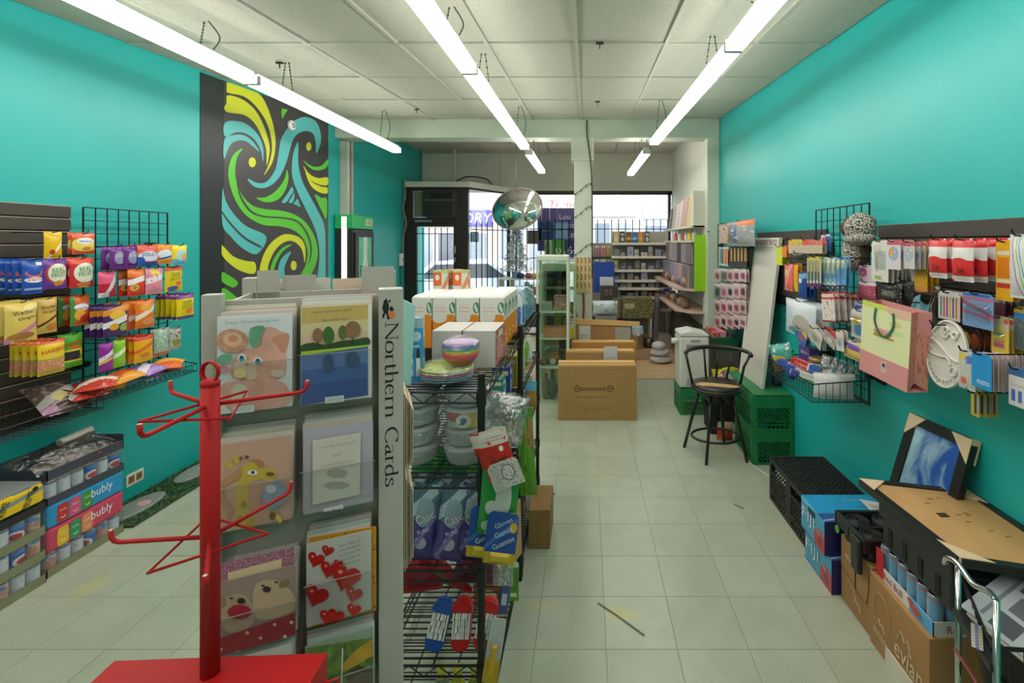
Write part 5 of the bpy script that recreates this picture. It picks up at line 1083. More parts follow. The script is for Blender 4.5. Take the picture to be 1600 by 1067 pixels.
def basket(name, label, x0, x1, y0, y1, z0, z1, inward, slope=.04):
    """open wire basket fixed to a display panel; wall side x0"""
    t = thing(name, label, 'basket', (x0, (y0 + y1) / 2, z0)); h = (y1 - y0) / 2; D = x1 - x0
    rim = MB().tube([(0, -h, z1 - z0), (D, -h, z1 - z0 - slope), (D, h, z1 - z0 - slope), (0, h, z1 - z0)], .0036, 5, closed=True)
    rim.tube([(0, -h, 0), (D, -h, 0), (D, h, 0), (0, h, 0)], .003, 5, closed=True)
    obj('rim', rim, WIRE, t)
    n = max(6, int(h * 2 / .035)); mb = MB()
    for k in range(n + 1):
        y = -h + 2 * h * k / n; mb.tube([(0, y, z1 - z0), (0, y, 0), (D, y, 0), (D, y, z1 - z0 - slope)], .0018, 4, cap=False)
    obj('wire_side', mb, WIRE, t)
    mb = MB(); q = max(4, int(abs(D) / .035))
    for k in range(1, q):
        x = D * k / q; mb.tube([(x, -h, z1 - z0 - slope * k / q), (x, -h, 0), (x, h, 0), (x, h, z1 - z0 - slope * k / q)], .0018, 4, cap=False)
    obj('wire_floor', mb, WIRE, t)
    return t
basket('wire_basket', 'black wire basket of loose candy under the grid panel', -2.95, -2.68, 2.62, 3.30, 0.855, 0.945, 1)
cols = [('red and white striped', '#c43a2c', '#e0d6cc'), ('deep red', '#a82a26', '#c9b0a0'), ('bright orange', '#e0862a', '#e8c45a'), ('orange and gold', '#dd9a2f', '#c9502a'), ('teal and white', '#3f8fa4', '#d6d6cc'), ('yellow green', '#c9c02c', '#6a9a3a'), ('lilac', '#9a7ac0', '#e0d8ea'), ('magenta', '#b83a86', '#e0b8d0'), ('crimson lettered', '#a8263a', '#d9c9c0'), ('orange printed', '#d9642a', '#e6b04a')]
for i in range(14):
    nm, a, b = cols[(i * 3) % 10 if i > 9 else i]; yy = 2.68 + (i % 10) * .064; xx = -2.80 - .06 * (i % 2) if i < 10 else -2.76
    o = lying('candy_bar_pack', '%s candy pack %s wire basket' % (nm, 'heaped highest in the left' if i > 9 else 'lying in the left'), (xx, yy if i < 10 else 2.7 + (i - 10) * .15, .895 + (.045 if i > 9 else .01 * (i % 3))), .17, .15, .06, pr('bar_%d' % i, a, [('d', .5, .5, .18, .5, b), ('n', 7, .62, b)], .25), R(70 + 40 * math.sin(i * 2.3)), R(-82), R(8 * math.sin(i)), seed=i, cat='candy bag')
basket('wire_basket', 'wide black wire basket hooked low on the dark slatwall', -3.05, -2.74, 2.15, 2.72, 0.80, 0.88, 1, slope=.02)
o = lying('snack_bag', 'dark patterned snack bag lying in the low slatwall basket', (-2.87, 2.60, .895), .2, .22, .07, pr('dark_snack', '#57463f', [('n', 5, .55, '#8a7468'), ('d', .5, .5, .12, .5, '#a9a3a0'), ('e', .55, .4, .25, .16, '#c9b878'), ('d', .4, .2, .05, .5, '#3a2f2c'), ('r', 0, 0, .3, .2, '#a87a9a')], .2), R(75), R(-58), cat='snack bag')
tag(o, o['label'], 'snack bag')

# ================================================================== drink cases against the left wall
KR = mat('kraft_tray', '#9a8262', .8, vary=.1); KRD = mat('printed_tray', '#3f4250', .6); KRG = mat('green_tray', '#7f8466', .7, vary=.1)
def can_mesh(r=.031, h=.118):
    return MB().lathe([(r * .78, 0), (r * .96, .006), (r, .012), (r, h - .012), (r * .93, h - .004), (r * .86, h), (r * .8, h), (r * .78, h - .004), (0, h - .004)], 18, m=[1, 1, 0, 1, 1, 1, 1, 1]).mesh('can')
ALU = mat('can_end', '#b9bdbf', .25, .9)
CAN = {k: pr('can_' + k, b, sh, .25) for k, b, sh in (
  ('blue', '#2f5fae', [('r', 0, .75, 1, 1, '#3f7fd0'), ('e', .25, .42, .2, .22, '#d8d8dc'), ('e', .25, .42, .13, .13, '#b3333a'), ('e', .75, .42, .2, .22, '#d8d8dc'), ('e', .75, .42, .13, .13, '#b3333a')]),
  ('pale', '#c4ccd6', [('r', 0, .86, 1, 1, '#5f7fc0'), ('n', 5, .62, '#aeb8c6')]),
  ('peach', '#b98a7a', [('r', 0, .7, 1, 1, '#3f86c8'), ('n', 6, .55, '#d0b0a0')]))}
def can_case(y0, y1, z, label, kinds, tray, lip=.045, x0=-3.05, x1=-2.785, grp=None):
    t = thing('can_tray', label, 'drink case', ((x0 + x1) / 2, (y0 + y1) / 2, z)); w, d = (x1 - x0) / 2, (y1 - y0) / 2
    tb_ = MB().box(-w, w, -d, d, 0, .004)
    obj('tray_floor', tb_, tray, t)
    for q in (MB().box(-w, w, -d, -d + .003, .004, lip), MB().box(-w, w, d - .003, d, .004, lip), MB().box(w - .003, w, -d, d, .004, lip), MB().box(-w, -w + .003, -d, d, .004, lip)): obj('tray_side', q, tray, t)
    n = int((2 * d) / .067); lab = label.split(' tray')[0]
    for i in range(4):
        for j in range(n):
            if i < 3 and 0 < j < n - 1: continue
            k = kinds[j % len(kinds)] if isinstance(kinds, (list, tuple)) else kinds
            if k not in CANM: CANM[k] = can_mesh(); [CANM[k].materials.append(mm) for mm in (CAN[k], ALU)]; CANM[k].polygons.foreach_set('use_smooth', [True] * len(CANM[k].polygons))
            c = obj('drink_can', CANM[k], None); c.location = (t.location.x + w - .036 - (3 - i) * .064, t.location.y - d + .036 + j * (2 * d - .072) / (n - 1), z + .005); c.rotation_euler = (0, 0, rnd.uniform(0, 6))
            tag(c, '%s can, %s row place %s, in the %s tray' % ({'blue': 'blue', 'pale': 'silver', 'peach': 'peach'}[k], ('wall', 'second', 'third', 'front')[i], ('one', 'two', 'three', 'four', 'five', 'six')[j], lab.split(' under')[0].split(' above')[0]), 'can', 'cans in the ' + lab + ' tray')
    wr = obj('shrink_wrap', MB().box(-w - .001, w + .001, -d - .001, d + .001, lip, .124), film('case_wrap', .1), t)
    return t
CANM = {}
Y0, Y1 = 2.476, 2.887
can_case(Y0, Y1, 0.0, 'bottom tray of peach and pale cans under the pink case', ('peach', 'pale', 'pale', 'blue'), KRG)
def carton_case(z, base, labs, label, accents):
    t = thing('drink_case', label, 'drink case', (-2.9175, (Y0 + Y1) / 2, z)); w, d, h = .1325, (Y1 - Y0) / 2, .122
    obj('carton', MB().box(-w, w, -d, d, 0, h), mat('case_' + base[1:], base, .35), t, bevel=.014)
    text(t, 'bubly', (w + .0008, .075, h * .56), (0, 1, 0), (0, 0, 1), .12, .062, flat('#e4ecf0'), lift=.0012)
    for k, c_ in enumerate(accents):
        y = -.13 + k * .062
        pnl = obj('flavour_patch', MB().slab(curve_pts([(w + .001, y - .026, h * .12), (w + .001, y, h * .08), (w + .001, y + .026, h * .12), (w + .001, y + .028, h * .5), (w + .001, y + .024, h * .82), (w + .001, y, h * .86), (w + .001, y - .024, h * .82), (w + .001, y - .028, h * .5)], 3), (.0006, 0, 0)), flat(c_), t)
        obj('smile', MB().tube([(w + .002, y - .012, h * .3), (w + .002, y - .006, h * .24), (w + .002, y + .004, h * .24), (w + .002, y + .011, h * .31)], .0016, 4), flat('#e8e2dc'), pnl)
        text(pnl, 'bubly', (w + .0018, y, h * .58), (0, 1, 0), (0, 0, 1), .032, .014, flat('#e8e2dc'), lift=.001)
    return t
carton_case(.125, '#c4405f', 0, 'pink boxed case of sparkling water in the left stack', ('#d9b42c', '#2f8f5a', '#d98a5a'))
carton_case(.249, '#1f8fc4', 0, 'bright blue boxed case of sparkling water above the pink one', ('#b8332f', '#c9567a', '#3f8f3a'))
can_case(Y0, Y1, .372, 'dark tray of blue cola cans above the bright blue case', ('pale', 'pale', 'pale', 'blue', 'pale', 'blue'), KRD, lip=.04)
# empty dark tray with plastic on top
t = thing('empty_carton', 'opened dark beer tray with torn plastic on the stack top', 'carton', (-2.9175, (Y0 + Y1) / 2, .498)); w, d = .1325, (Y1 - Y0) / 2
obj('tray_floor', MB().box(-w, w, -d, d, 0, .004), KR, t)
for q in (MB().box(-w, w, -d, -d + .004, .004, .06), MB().box(-w, w, d - .004, d, .004, .09), MB().box(w - .004, w, -d, d, .004, .055), MB().box(-w, -w + .004, -d, d, .004, .09)): obj('tray_side', q, KRD, t)
obj('red_star', MB().poly([(w + .0012, .06 + .011 * (1 if k % 2 == 0 else .42) * math.sin(k * math.pi / 5), .042 + .011 * (1 if k % 2 == 0 else .42) * math.cos(k * math.pi / 5)) for k in range(10)][::-1]), flat('#b8433a'), t)
def sheet(nx, ny, fn):
    V = [fn(i / nx, j / ny) for j in range(ny + 1) for i in range(nx + 1)]; Fc = [(j * (nx + 1) + i, j * (nx + 1) + i + 1, (j + 1) * (nx + 1) + i + 1, (j + 1) * (nx + 1) + i) for j in range(ny) for i in range(nx)]
    return MB().add(V, Fc)
def crump(u, v):
    n_ = mnoise.noise(Vector((u * 4, v * 4, 1.7)))
    return (-w * .95 + u * w * 1.85, -d * 1.15 + v * d * 2.15, .03 + .11 * math.sin(math.pi * u) ** .7 * (0.55 + .45 * math.sin(math.pi * v)) + .03 * n_)
obj('torn_plastic', sheet(14, 18, crump), film('torn_plastic', .3), t)
obj('folded_flap', MB().box(-.1, .02, .0, .16, .06, .1, mtx=Matrix.Rotation(.15, 4, 'X')), mat('flap_dark', '#55473f', .6, vary=.3, scale=30), t)
obj('white_roll', MB().tube([(-.03, .0, .12), (-.03, .17, .13)], .02, 10), flat('#cfc9bf'), t)
# nearer stack
Yb, Ya = 2.455, 2.05
for k, (nm, kd) in enumerate((('lowest', ('peach', 'pale', 'pale')), ('second', ('blue', 'peach', 'peach', 'pale')), ('third', ('blue', 'peach', 'pale', 'pale')))):
    can_case(Ya, Yb, .125 * k, nm + ' tray of cans in the stack at the left edge', kd, KRG, x0=-3.03, x1=-2.765)
t = thing('drink_pack', 'shrink wrapped yellow pack with bold black lettering on the left edge stack', 'drink pack', (-2.8975, 2.2525, .377))
YP = pr('yellow_pack', '#dcbc1c', [('r', 0, 0, .42, 1, '#bfb9ae'), ('d', .42, .5, .1, .5, '#7f8a8a'), ('r', 0, 0, 1, .12, '#2a2a28')], .2)
obj('tray', MB().box(-.1325, .1325, -.2025, .2025, 0, .035), mat('black_tray', '#232322', .6), t)
obj('pack', MB().box(-.125, .13, -.2, .2, .035, .14), YP, t, bevel=.018)
obj('top_sheet', MB().box(-.13, .12, -.2, .19, .14, .146), flat('#8f9290'), t)
for i, (s, y, z_) in enumerate((('PRIME', .125, .085), ('PRIME', .02, .085))):
    text(t, s, (.1318, y, z_), Vector((0, .35, .94)).normalized(), Vector((0, -.94, .35)).normalized(), .085, .03, flat('#1d1d1c'), lift=.001)
obj('round_mark', MB().lathe([(.012, 0), (.012, .001), (0, .001)], 16, c=(.1312, .155, .125), mtx=Matrix.Rotation(R(90), 4, 'Y')), flat('#1d1d1c'), t)
# ================================================================== right wall displays
slat_r = slatwall(XR, -1, 1.45, 2.637, 1.23, 1.83, 'dark slatwall panel of craft goods at the right edge')
slat_r2 = slatwall(XR, -1, 3.217, 4.50, 1.225, 1.825, 'dark slatwall strip behind the white passport board')
grid_r = grid_panel(1.53, 2.60, 3.205, 0.856, 1.95, 'black wire grid of toiletries on the right wall', -1)
R1 = lambda *a, **k: hang_row('R', slat_r, *a, xw=XR - .022, **k)
R2 = lambda *a, **k: hang_row('R', grid_r, *a, xw=1.527, **k)
R3 = lambda *a, **k: hang_row('R', slat_r2, *a, xw=XR - .022, **k)
K = dict(kind='card', d=.012, step=.022)
def pk(key, base, *sh): return pr('pack_' + key, base, list(sh), .35)
CLB = glass('blister_clear', '#eef2f2', .16, .08)
# --- near slatwall, top row
R1(1362, 1388, 376, 440, 7, 'long white hook strip pack in a file on the top right hook row', pk('w1', '#cfccc2', ('r', .2, .05, .6, .14, '#8fae5a'), ('s', 20, .4, .6, .9, .15, .6, '#9a978e'), ('r', .25, .25, .4, .6, '#b5b1a6')), X=1.39, name='carded_pack', cat='carded pack', blister=(-.3, .35, -.2, .25, CLB), **K)
R1(1385, 1407, 376, 421, 4, 'small picture card pack hung over the white hook strips', pk('c1', '#c9c4c6', ('r', 0, .85, 1, 1, '#c45a6a'), ('e', .5, .55, .35, .25, '#8fa0b8'), ('e', .35, .6, .15, .15, '#d9963a'), ('n', 9, .62, '#d9d3cc')), X=1.345, name='carded_pack', cat='carded pack', **K)
R1(1412, 1429, 377, 420, 5, 'second small picture card pack right of the first over the strips', pk('c2', '#bfb8b4', ('r', 0, .82, 1, 1, '#b84a55'), ('e', .5, .5, .38, .26, '#9aa8b4'), ('n', 8, .6, '#d9cfc8')), X=1.355, name='carded_pack', cat='carded pack', **K)
R1(1429, 1449, 378, 455, 3, 'golden yellow carded pack beside the red and white packs', pk('y1', '#d9a41c', ('r', 0, .7, .5, 1, '#d9702f'), ('n', 9, .64, '#8a7a4a'), ('r', 0, 0, 1, .1, '#cf8a4a')), X=1.42, name='carded_pack', cat='carded pack', blister=(-.3, .3, -.1, .2, CLB), **K)
R1(1424, 1458, 415, 458, 2, 'pastel striped pack under the golden yellow pack', pk('ps', '#d8b9a8', ('r', .3, 0, .45, 1, '#c9d4dc'), ('r', .6, 0, .7, 1, '#dfae5a'), ('r', 0, 0, 1, .08, '#c45a5a')), X=1.45, name='carded_pack', cat='carded pack', **K)
RW = pk('rw', '#c9282c', ('r', 0, .5, 1, .82, '#d6d2cf'), ('e', .5, .46, .36, .1, '#c9282c'), ('r', 0, 0, 1, .1, '#dcd6d2'), ('n', 7, .68, '#e0d9d6'))
R1(1452, 1480, 373, 434, 3, 'red and white cutlery bag, left of the pair on the right slatwall', RW, [('24', .1, -.24, .3, .12, '#4a1518', 0)], X=1.36, name='cutlery_bag', cat='bag', d=.035, step=.035)
R1(1488, 1522, 373, 440, 4, 'red and white cutlery bag, right of the pair on the right slatwall', RW, [('24', .1, -.26, .3, .12, '#4a1518', 0)], X=1.34, name='cutlery_bag', cat='bag', d=.035, step=.045)
R1(1556, 1583, 376, 470, 2, 'tall orange and yellow carded pack near the right edge', pk('oy', '#dca018', ('r', .1, .38, .9, .72, '#d07a18'), ('r', .05, .76, .95, .83, '#cfc4b0'), ('r', .05, .3, .95, .36, '#d6cbb4'), ('r', .05, .21, .95, .29, '#c22e26')), X=1.40, name='carded_pack', cat='carded pack', **K)
R1(1578, 1612, 366, 466, 1, 'white bag of coloured pens at the right edge', pk('wp', '#c9cac6', ('d', .45, .45, .05, -2.2, '#a04a9a'), ('d', .62, .5, .05, -2.2, '#7fb83a'), ('d', .78, .4, .04, -2.2, '#4a7fb8')), X=1.36, name='pen_bag', cat='bag', d=.03)
# --- second row
R1(1341, 1368, 415, 440, 2, 'small pink and white boxed pack left of the hook strips', pk('pw', '#d0bcc4', ('e', .3, .55, .22, .3, '#b85a80'), ('n', 6, .6, '#e0d8dc')), X=1.42, name='carded_pack', cat='carded pack', **K)
R1(1341, 1369, 440, 468, 2, 'deep pink netted bag under the pink and white pack', pk('dp', '#a8455f', ('n', 12, .56, '#c9788c'), ('r', 0, .85, 1, 1, '#bfb6ba')), X=1.42, name='net_bag', cat='bag', d=.04)
R1(1370, 1410, 442, 472, 2, 'black printed bandana pack above the gift bag', pk('bk', '#22211f', ('n', 12, .6, '#8d897c'), ('s', 14, .5, .3, .6, .3, .75, '#a9a59a')), X=1.42, name='bandana_pack', cat='pack', d=.02)
R1(1400, 1428, 438, 470, 1, 'dark pouch with grey print beside the bandana pack', pk('dk', '#2c2a2c', ('n', 9, .6, '#6a6668')), X=1.44, name='dark_pouch', cat='pack', d=.02)
R1(1440, 1470, 442, 462, 1, 'clear bag of grey pegs below the left cutlery bag', film('pegbag', .35), X=1.46, name='peg_bag', cat='bag', d=.03)
R1(1466, 1500, 456, 500, 2, 'pack of coloured pencils in a pale sleeve on the middle row', pk('pc', '#b9b4ae', ('r', .1, .1, .18, .8, '#3f8a8a'), ('r', .24, .1, .32, .8, '#b84a5a'), ('r', .38, .1, .46, .8, '#8a4a6a'), ('r', .52, .1, .6, .8, '#c4a03a'), ('r', .66, .1, .74, .8, '#4a5a8a'), ('r', .8, .1, .88, .8, '#c4642f'), ('r', 0, .85, 1, 1, '#cfcac6')), X=1.40, name='pencil_pack', cat='carded pack', **K)
R1(1504, 1552, 458, 512, 1, 'blue carded pack of mauve handled scissors', pk('sc', '#6f8fb8', ('r', 0, .78, 1, .86, '#b8607f'), ('d', .5, .55, .06, -.35, '#8a4a6a'), ('d', .45, .38, .05, -.15, '#a8587a'), ('r', .05, .9, .9, .97, '#3a6ab0')), X=1.37, name='scissor_pack', cat='carded pack', blister=(-.4, .4, -.35, .2, CLB), **K)
R1(1550, 1570, 462, 505, 3, 'dark red carded pack behind the blue scissor pack', pk('dr', '#6a3444', ('r', 0, .75, 1, 1, '#a8a4a8'), ('n', 7, .6, '#4a3a44')), X=1.46, name='carded_pack', cat='carded pack', **K)
R1(1549, 1576, 494, 553, 3, 'yellow crayon card pack with rainbow sticks', pk('cr', '#d9b43f', ('r', .0, .65, 1, 1, '#c9c09a'), ('r', .15, .48, .75, .58, '#7fb08a'), ('r', .15, .38, .75, .48, '#d6c22f'), ('r', .15, .28, .75, .38, '#d88a4a'), ('r', .15, .18, .75, .28, '#c45a9a'), ('e', .85, .88, .14, .07, '#d8584a')), X=1.40, name='crayon_pack', cat='carded pack', blister=(-.38, .28, -.35, .05, CLB), **K)
R1(1584, 1612, 480, 548, 2, 'blue topped grey tool pack at the right edge', pk('bt', '#5d6266', ('r', 0, .86, 1, 1, '#c9a42f'), ('r', 0, .72, 1, .86, '#2f7ab8'), ('n', 8, .6, '#7f8488')), X=1.42, name='carded_pack', cat='carded pack', blister=(-.3, .3, -.4, .1, CLB), **K)
R1(1500, 1530, 512, 560, 4, 'small figurine card pack behind the white palette', pk('fg', '#3a3634', ('e', .3, .55, .25, .3, '#c9a84a'), ('e', .75, .6, .2, .25, '#c4583a'), ('r', 0, 0, 1, .15, '#8a867f')), X=1.47, name='carded_pack', cat='carded pack', **K)
# --- bottom row
R1(1498, 1524, 547, 608, 2, 'clear sticker pouch left of the blue notebooks', pk('st', '#b9bab4', ('e', .3, .85, .25, .1, '#c9b43a'), ('e', .7, .8, .2, .12, '#5a6ab0'), ('e', .4, .2, .2, .1, '#d8603f'), ('n', 6, .62, '#8fa0a8')), X=1.33, name='sticker_pouch', cat='pouch', d=.015)
R1(1518, 1549, 552, 607, 1, 'bright blue notebook lettered in white on the lowest hooks', flat('#2288c4', .4), [('memo', .12, -.32, .62, .12, '#dce8f0', 0)], X=1.30, name='notebook', cat='notebook', **K)
R1(1522, 1552, 552, 607, 7, 'plain notebook filed behind the bright blue one', pk('nb', '#c4b8b4', ('r', .92, 0, 1, 1, '#8f8a84'), ('r', .8, 0, .86, 1, '#c98f94')), X=1.325, name='notebook', cat='notebook', kind='card', d=.012, step=.017)
R1(1517, 1530, 612, 650, 4, 'small yellow and grey pen card hanging below the notebooks', pk('yp', '#b8a03a', ('r', .4, .1, .7, .9, '#3f3f3a'), ('r', .75, .2, .95, .8, '#8a9aa8')), X=1.36, name='pen_card', cat='carded pack', **K)
R1(1576, 1606, 575, 636, 3, 'white and blue battery card at the lower right edge', pk('bc', '#cfcac6', ('r', 0, .78, 1, 1, '#3f6a9a'), ('r', .15, .12, .35, .42, '#3a6ab0'), ('r', .5, .12, .7, .42, '#3a6ab0'), ('r', .1, .52, .9, .56, '#c9a8a4')), X=1.35, name='battery_card', cat='carded pack', **K)
R1(1562, 1590, 560, 600, 4, 'kraft edged card in the lowest row right of the notebooks', pk('ke', '#c9a878', ('n', 6, .6, '#b8936a')), X=1.42, name='carded_pack', cat='carded pack', **K)

# --- scarves
def cloth_hang(label, px0, px1, py0, py1, X, m, seed):
    ya, yb = YonX(px0, X), YonX(px1, X); yc = (ya + yb) / 2; z1, z0 = Zat(py0, yc), Zat(py1, yc); w_ = abs(ya - yb)
    def fn(u, v): return (X + .025 * math.sin(u * 9 + seed) * (.4 + .6 * (1 - v)) + .01 * math.sin(v * 7), yc + (u - .5) * w_ * (1 - .3 * v), z0 + v * (z1 - z0) - .02 * math.sin(u * 5 + seed))
    V = sheet(16, 10, fn); o = obj('bandana', V, m, smooth=True); sd = o.modifiers.new('s', 'SOLIDIFY'); sd.thickness = .003
    return tag(o, label, 'bandana')
cloth_hang('teal ruffled bandana hanging behind the gift bag', 1425, 1452, 468, 545, 1.43, pr('teal_cloth', '#4f8f96', [('n', 9, .58, '#7fb8c0'), ('n', 16, .64, '#2f4a55')]), 1)
cloth_hang('dark floral bandana between gift bag and palette', 1436, 1452, 490, 548, 1.45, pr('floral_cloth', '#2b2430', [('n', 18, .58, '#b8705a'), ('n', 24, .62, '#7fa08a')]), 3)
cloth_hang('multicolour striped bandana hanging left of the pencil pack', 1448, 1466, 468, 530, 1.46, pr('stripe_cloth', '#5a7a62', [('n', 14, .55, '#b84a5a'), ('n', 20, .6, '#c9c4a8')]), 5)
# --- gift bag
X = 1.30; ya, yb = YonX(1362, X), YonX(1428, X); zt, zb = Zat(470, ya), Zat(562, yb); 
ym = (ya + yb) / 2; W_ = abs(ya - yb) / 2; H_ = .32; z0 = zt - H_
gb = thing('gift_bag', 'cream and pink paper gift bag with dark green ribbon handles', 'gift bag', (X, ym, z0)); gb.rotation_euler = (0, R(4), R(-90) + R(6))
GBM = pr('gift_front', '#d9dba8', [('r', 0, .9, .75, 1, '#c4d25a'), ('e', .8, .95, .3, .12, '#d9b49a'), ('e', .4, .55, .25, .14, '#e2dcae'), ('r', .3, .42, .62, .46, '#c9a03a'), ('r', .28, .46, .66, .5, '#d08a9a'), ('r', .34, .5, .6, .55, '#d8a0a8'), ('r', .28, .38, .7, .42, '#b8823a'), ('e', .72, .7, .12, .05, '#d8c48a'), ('e', .75, .55, .14, .05, '#c6d69a')])
GP = mat('gift_pink', '#cf8c8a', .5)
obj('front_panel', MB().box(-W_, W_, -.045, -.043, H_ * .3, H_, [0, 0, 0, 0, 0, 0]), GBM, gb)
obj('pink_base', MB().box(-W_, W_, -.0455, -.0435, 0, H_ * .3), GP, gb)
obj('back_panel', MB().box(-W_, W_, .043, .045, 0, H_), GP, gb)
obj('bottom', MB().box(-W_, W_, -.045, .045, 0, .002), GP, gb)
gs = pr('gusset', '#c98a78', [('n', 7, .58, '#b05a55'), ('r', 0, 0, 1, .3, '#cf8c8a')])
for sx in (-1, 1):
    g_ = MB(); g_.add([(sx * W_, -.044, 0), (sx * (W_ - .02), 0, .03), (sx * (W_ - .02), 0, H_), (sx * W_, -.044, H_)], [(0, 1, 2, 3)]).add([(sx * W_, .044, 0), (sx * (W_ - .02), 0, .03), (sx * (W_ - .02), 0, H_), (sx * W_, .044, H_)], [(3, 2, 1, 0)])
    obj('gusset', g_, gs, gb)
hb = MB(); P = curve_pts([(-.05, 0, H_ - .02), (-.055, 0, H_ - .075), (-.02, 0, H_ - .125), (.02, 0, H_ - .125), (.055, 0, H_ - .075), (.05, 0, H_ - .02)], 5, False)
for a, b in zip(P, P[1:]): hb.bar((a[0], -.049, a[2]), (b[0], -.049, b[2]), .009, t2=.003, up=(0, 1, 0))
obj('ribbon_handle', hb, mat('ribbon_green', '#2f6a4a', .5), gb)
obj('price_sticker', MB().box(-.005, .022, -.0465, -.0455, H_ * .12, H_ * .25), pr('sticker', '#d3cfc8', [('r', .15, .5, .85, .9, '#4a4a4a'), ('s', 10, .5, .1, .45, .15, .85, '#6a6a6a')]), gb)
hook_on(slat_r, XR - .022, X + .03, ym, zt + .01, -1)
# --- painter's palette
X = 1.36; ya, yb = YonX(1449, X), YonX(1512, X); ym = (ya + yb) / 2; zc = Zat(553, ym); a_, b_ = abs(ya - yb) / 2, (Zat(502, ym) - Zat(606, ym)) / 2
pt = thing('paint_palette', 'white plastic oval paint palette with moulded wells hanging on a hook', 'paint palette', (X, ym, zc)); pt.rotation_euler = (R(-6), 0, R(-90))
PW = mat('palette_white', '#cfcbc2', .4)
outl = [(a_ * math.cos(t_), 0, b_ * math.sin(t_)) for t_ in [2 * math.pi * i / 44 for i in range(44)] if not (2.0 < t_ < 2.55)] + []
obj('plate', MB().slab(outl, (0, .006, 0)), PW, pt)
rim = MB().tube([(p[0] * .98, -.003, p[2] * .98) for p in outl], .005, 6, closed=True)
obj('rim', rim, PW, pt, smooth=True)
for k in range(13):
    t_ = R(150 + k * 12.5); x, z = .86 * a_ * math.cos(t_), .86 * b_ * math.sin(t_)
    obj('paint_well', MB().tube([(x + .011 * math.cos(q), -.003, z + .011 * math.sin(q)) for q in [i * .785 for i in range(8)]], .0028, 5, closed=True), PW, pt, smooth=True)
for pts in ([(-.7, .35), (-.2, .15), (.2, -.05), (.6, -.15)], [(-.75, -.1), (-.2, -.12), (.1, -.1), (.3, -.3)], [(-.35, .62), (-.1, .45), (.1, .62), (.4, .5), (.5, .72)]):
    obj('divider_ridge', MB().tube(curve_pts([(x * a_, -.003, z * b_) for x, z in pts], 5, False), .005, 6), PW, pt, smooth=True)
for x, z, r_ in ((.45, -.45, .16), (.35, .6, .12), (-.1, .7, .12)):
    obj('round_well', MB().tube([(x * a_ + r_ * a_ * math.cos(q), -.004, z * b_ + r_ * a_ * math.sin(q)) for q in [i * .524 for i in range(12)]], .004, 5, closed=True), PW, pt, smooth=True)
hook_on(slat_r, XR - .022, X - .03, ym + .02, zc + b_ - .02, -1)

# --- wire grid goods
R2(1283, 1298, 366, 393, 1, 'blue and white slim box at the top of the right wire grid', pk('bx', '#2f62a8', ('r', 0, 0, .45, 1, '#cfd6dc'), ('e', .3, .75, .18, .1, '#c4483f'), ('r', 0, .88, 1, 1, '#c9d2da')), X=1.44, name='slim_box', cat='box', **K)
for i in range(5):
    a = 1232 + i * 10.5; c_ = ('#dcb42c', '#c9b83a', '#d8584a', '#cf6a5a', '#d8776a')[i]
    R3(a, a + 11, 374, 396, 2, 'hair clip card, number %s from the left in the red and yellow topped row' % ('one', 'two', 'three', 'four', 'five')[i], pk('hc%d' % i, '#c4b39a', ('r', 0, .6, 1, 1, c_), ('n', 9, .62, '#5a4a3a')), X=1.38, name='clip_card', cat='carded pack', hook=i % 2 == 0, **K)
R3(1213, 1222, 385, 414, 3, 'lime yellow highlighter card beside the passport board', pk('hl', '#c9d81f', ('n', 5, .6, '#a8c41f')), X=1.44, name='marker_card', cat='carded pack', **K)
R3(1222, 1229, 384, 402, 2, 'orange marker card beside the lime highlighters', pk('hm', '#dd7a2c', ('n', 5, .6, '#e69a4a')), X=1.44, name='marker_card', cat='carded pack', **K)
R3(1238, 1256, 395, 406, 1, 'black cable coil pack above the toothbrushes', pk('bcp', '#2a2a2c', ('n', 7, .6, '#55555a')), X=1.36, name='cable_pack', cat='pack', d=.03)
R3(1226, 1239, 413, 454, 3, 'coral pink razor pack left of the navy pack', pk('cp', '#dd6a5f', ('d', .5, .5, .16, 1.6, '#e2999a'), ('e', .3, .7, .3, .14, '#d9b48a')), X=1.36, name='razor_pack', cat='pack', d=.02)
R3(1240, 1247, 412, 455, 2, 'orange yellow slim pack right of the coral packs', pk('oy2', '#e09a1f', ('r', 0, 0, 1, .3, '#dcbc2c')), X=1.37, name='slim_pack', cat='pack', d=.02)
R3(1248, 1261, 426, 467, 3, 'navy blue tall pouch left of the toothbrushes', pk('nv', '#1f4a8f', ('r', .1, .62, .6, .8, '#c9d0da'), ('r', 0, .82, 1, 1, '#5f9ac4'), ('n', 6, .66, '#2f66b0')), X=1.34, name='navy_pouch', cat='pouch', d=.025)
TB = pk('tb', '#d0cdb4', ('r', 0, 0, 1, .12, '#5a2f6a'), ('r', .35, .12, .65, .5, '#4a2f5f'), ('r', .35, .5, .65, .85, '#d8943a'), ('r', 0, .86, 1, 1, '#c9b84a'), ('r', .2, .18, .35, .5, '#3f9a6a'))
for i in range(4):
    R2(1261 + i * 5.2, 1267 + i * 5.2, 401, 448, 2, 'toothbrush card with orange and purple handle, place %s in the row' % ('one', 'two', 'three', 'four')[i], TB, X=1.30, name='toothbrush_card', cat='toothbrush', hook=i % 2 == 0, blister=(-.3, .3, -.3, .38, CLB), **K)
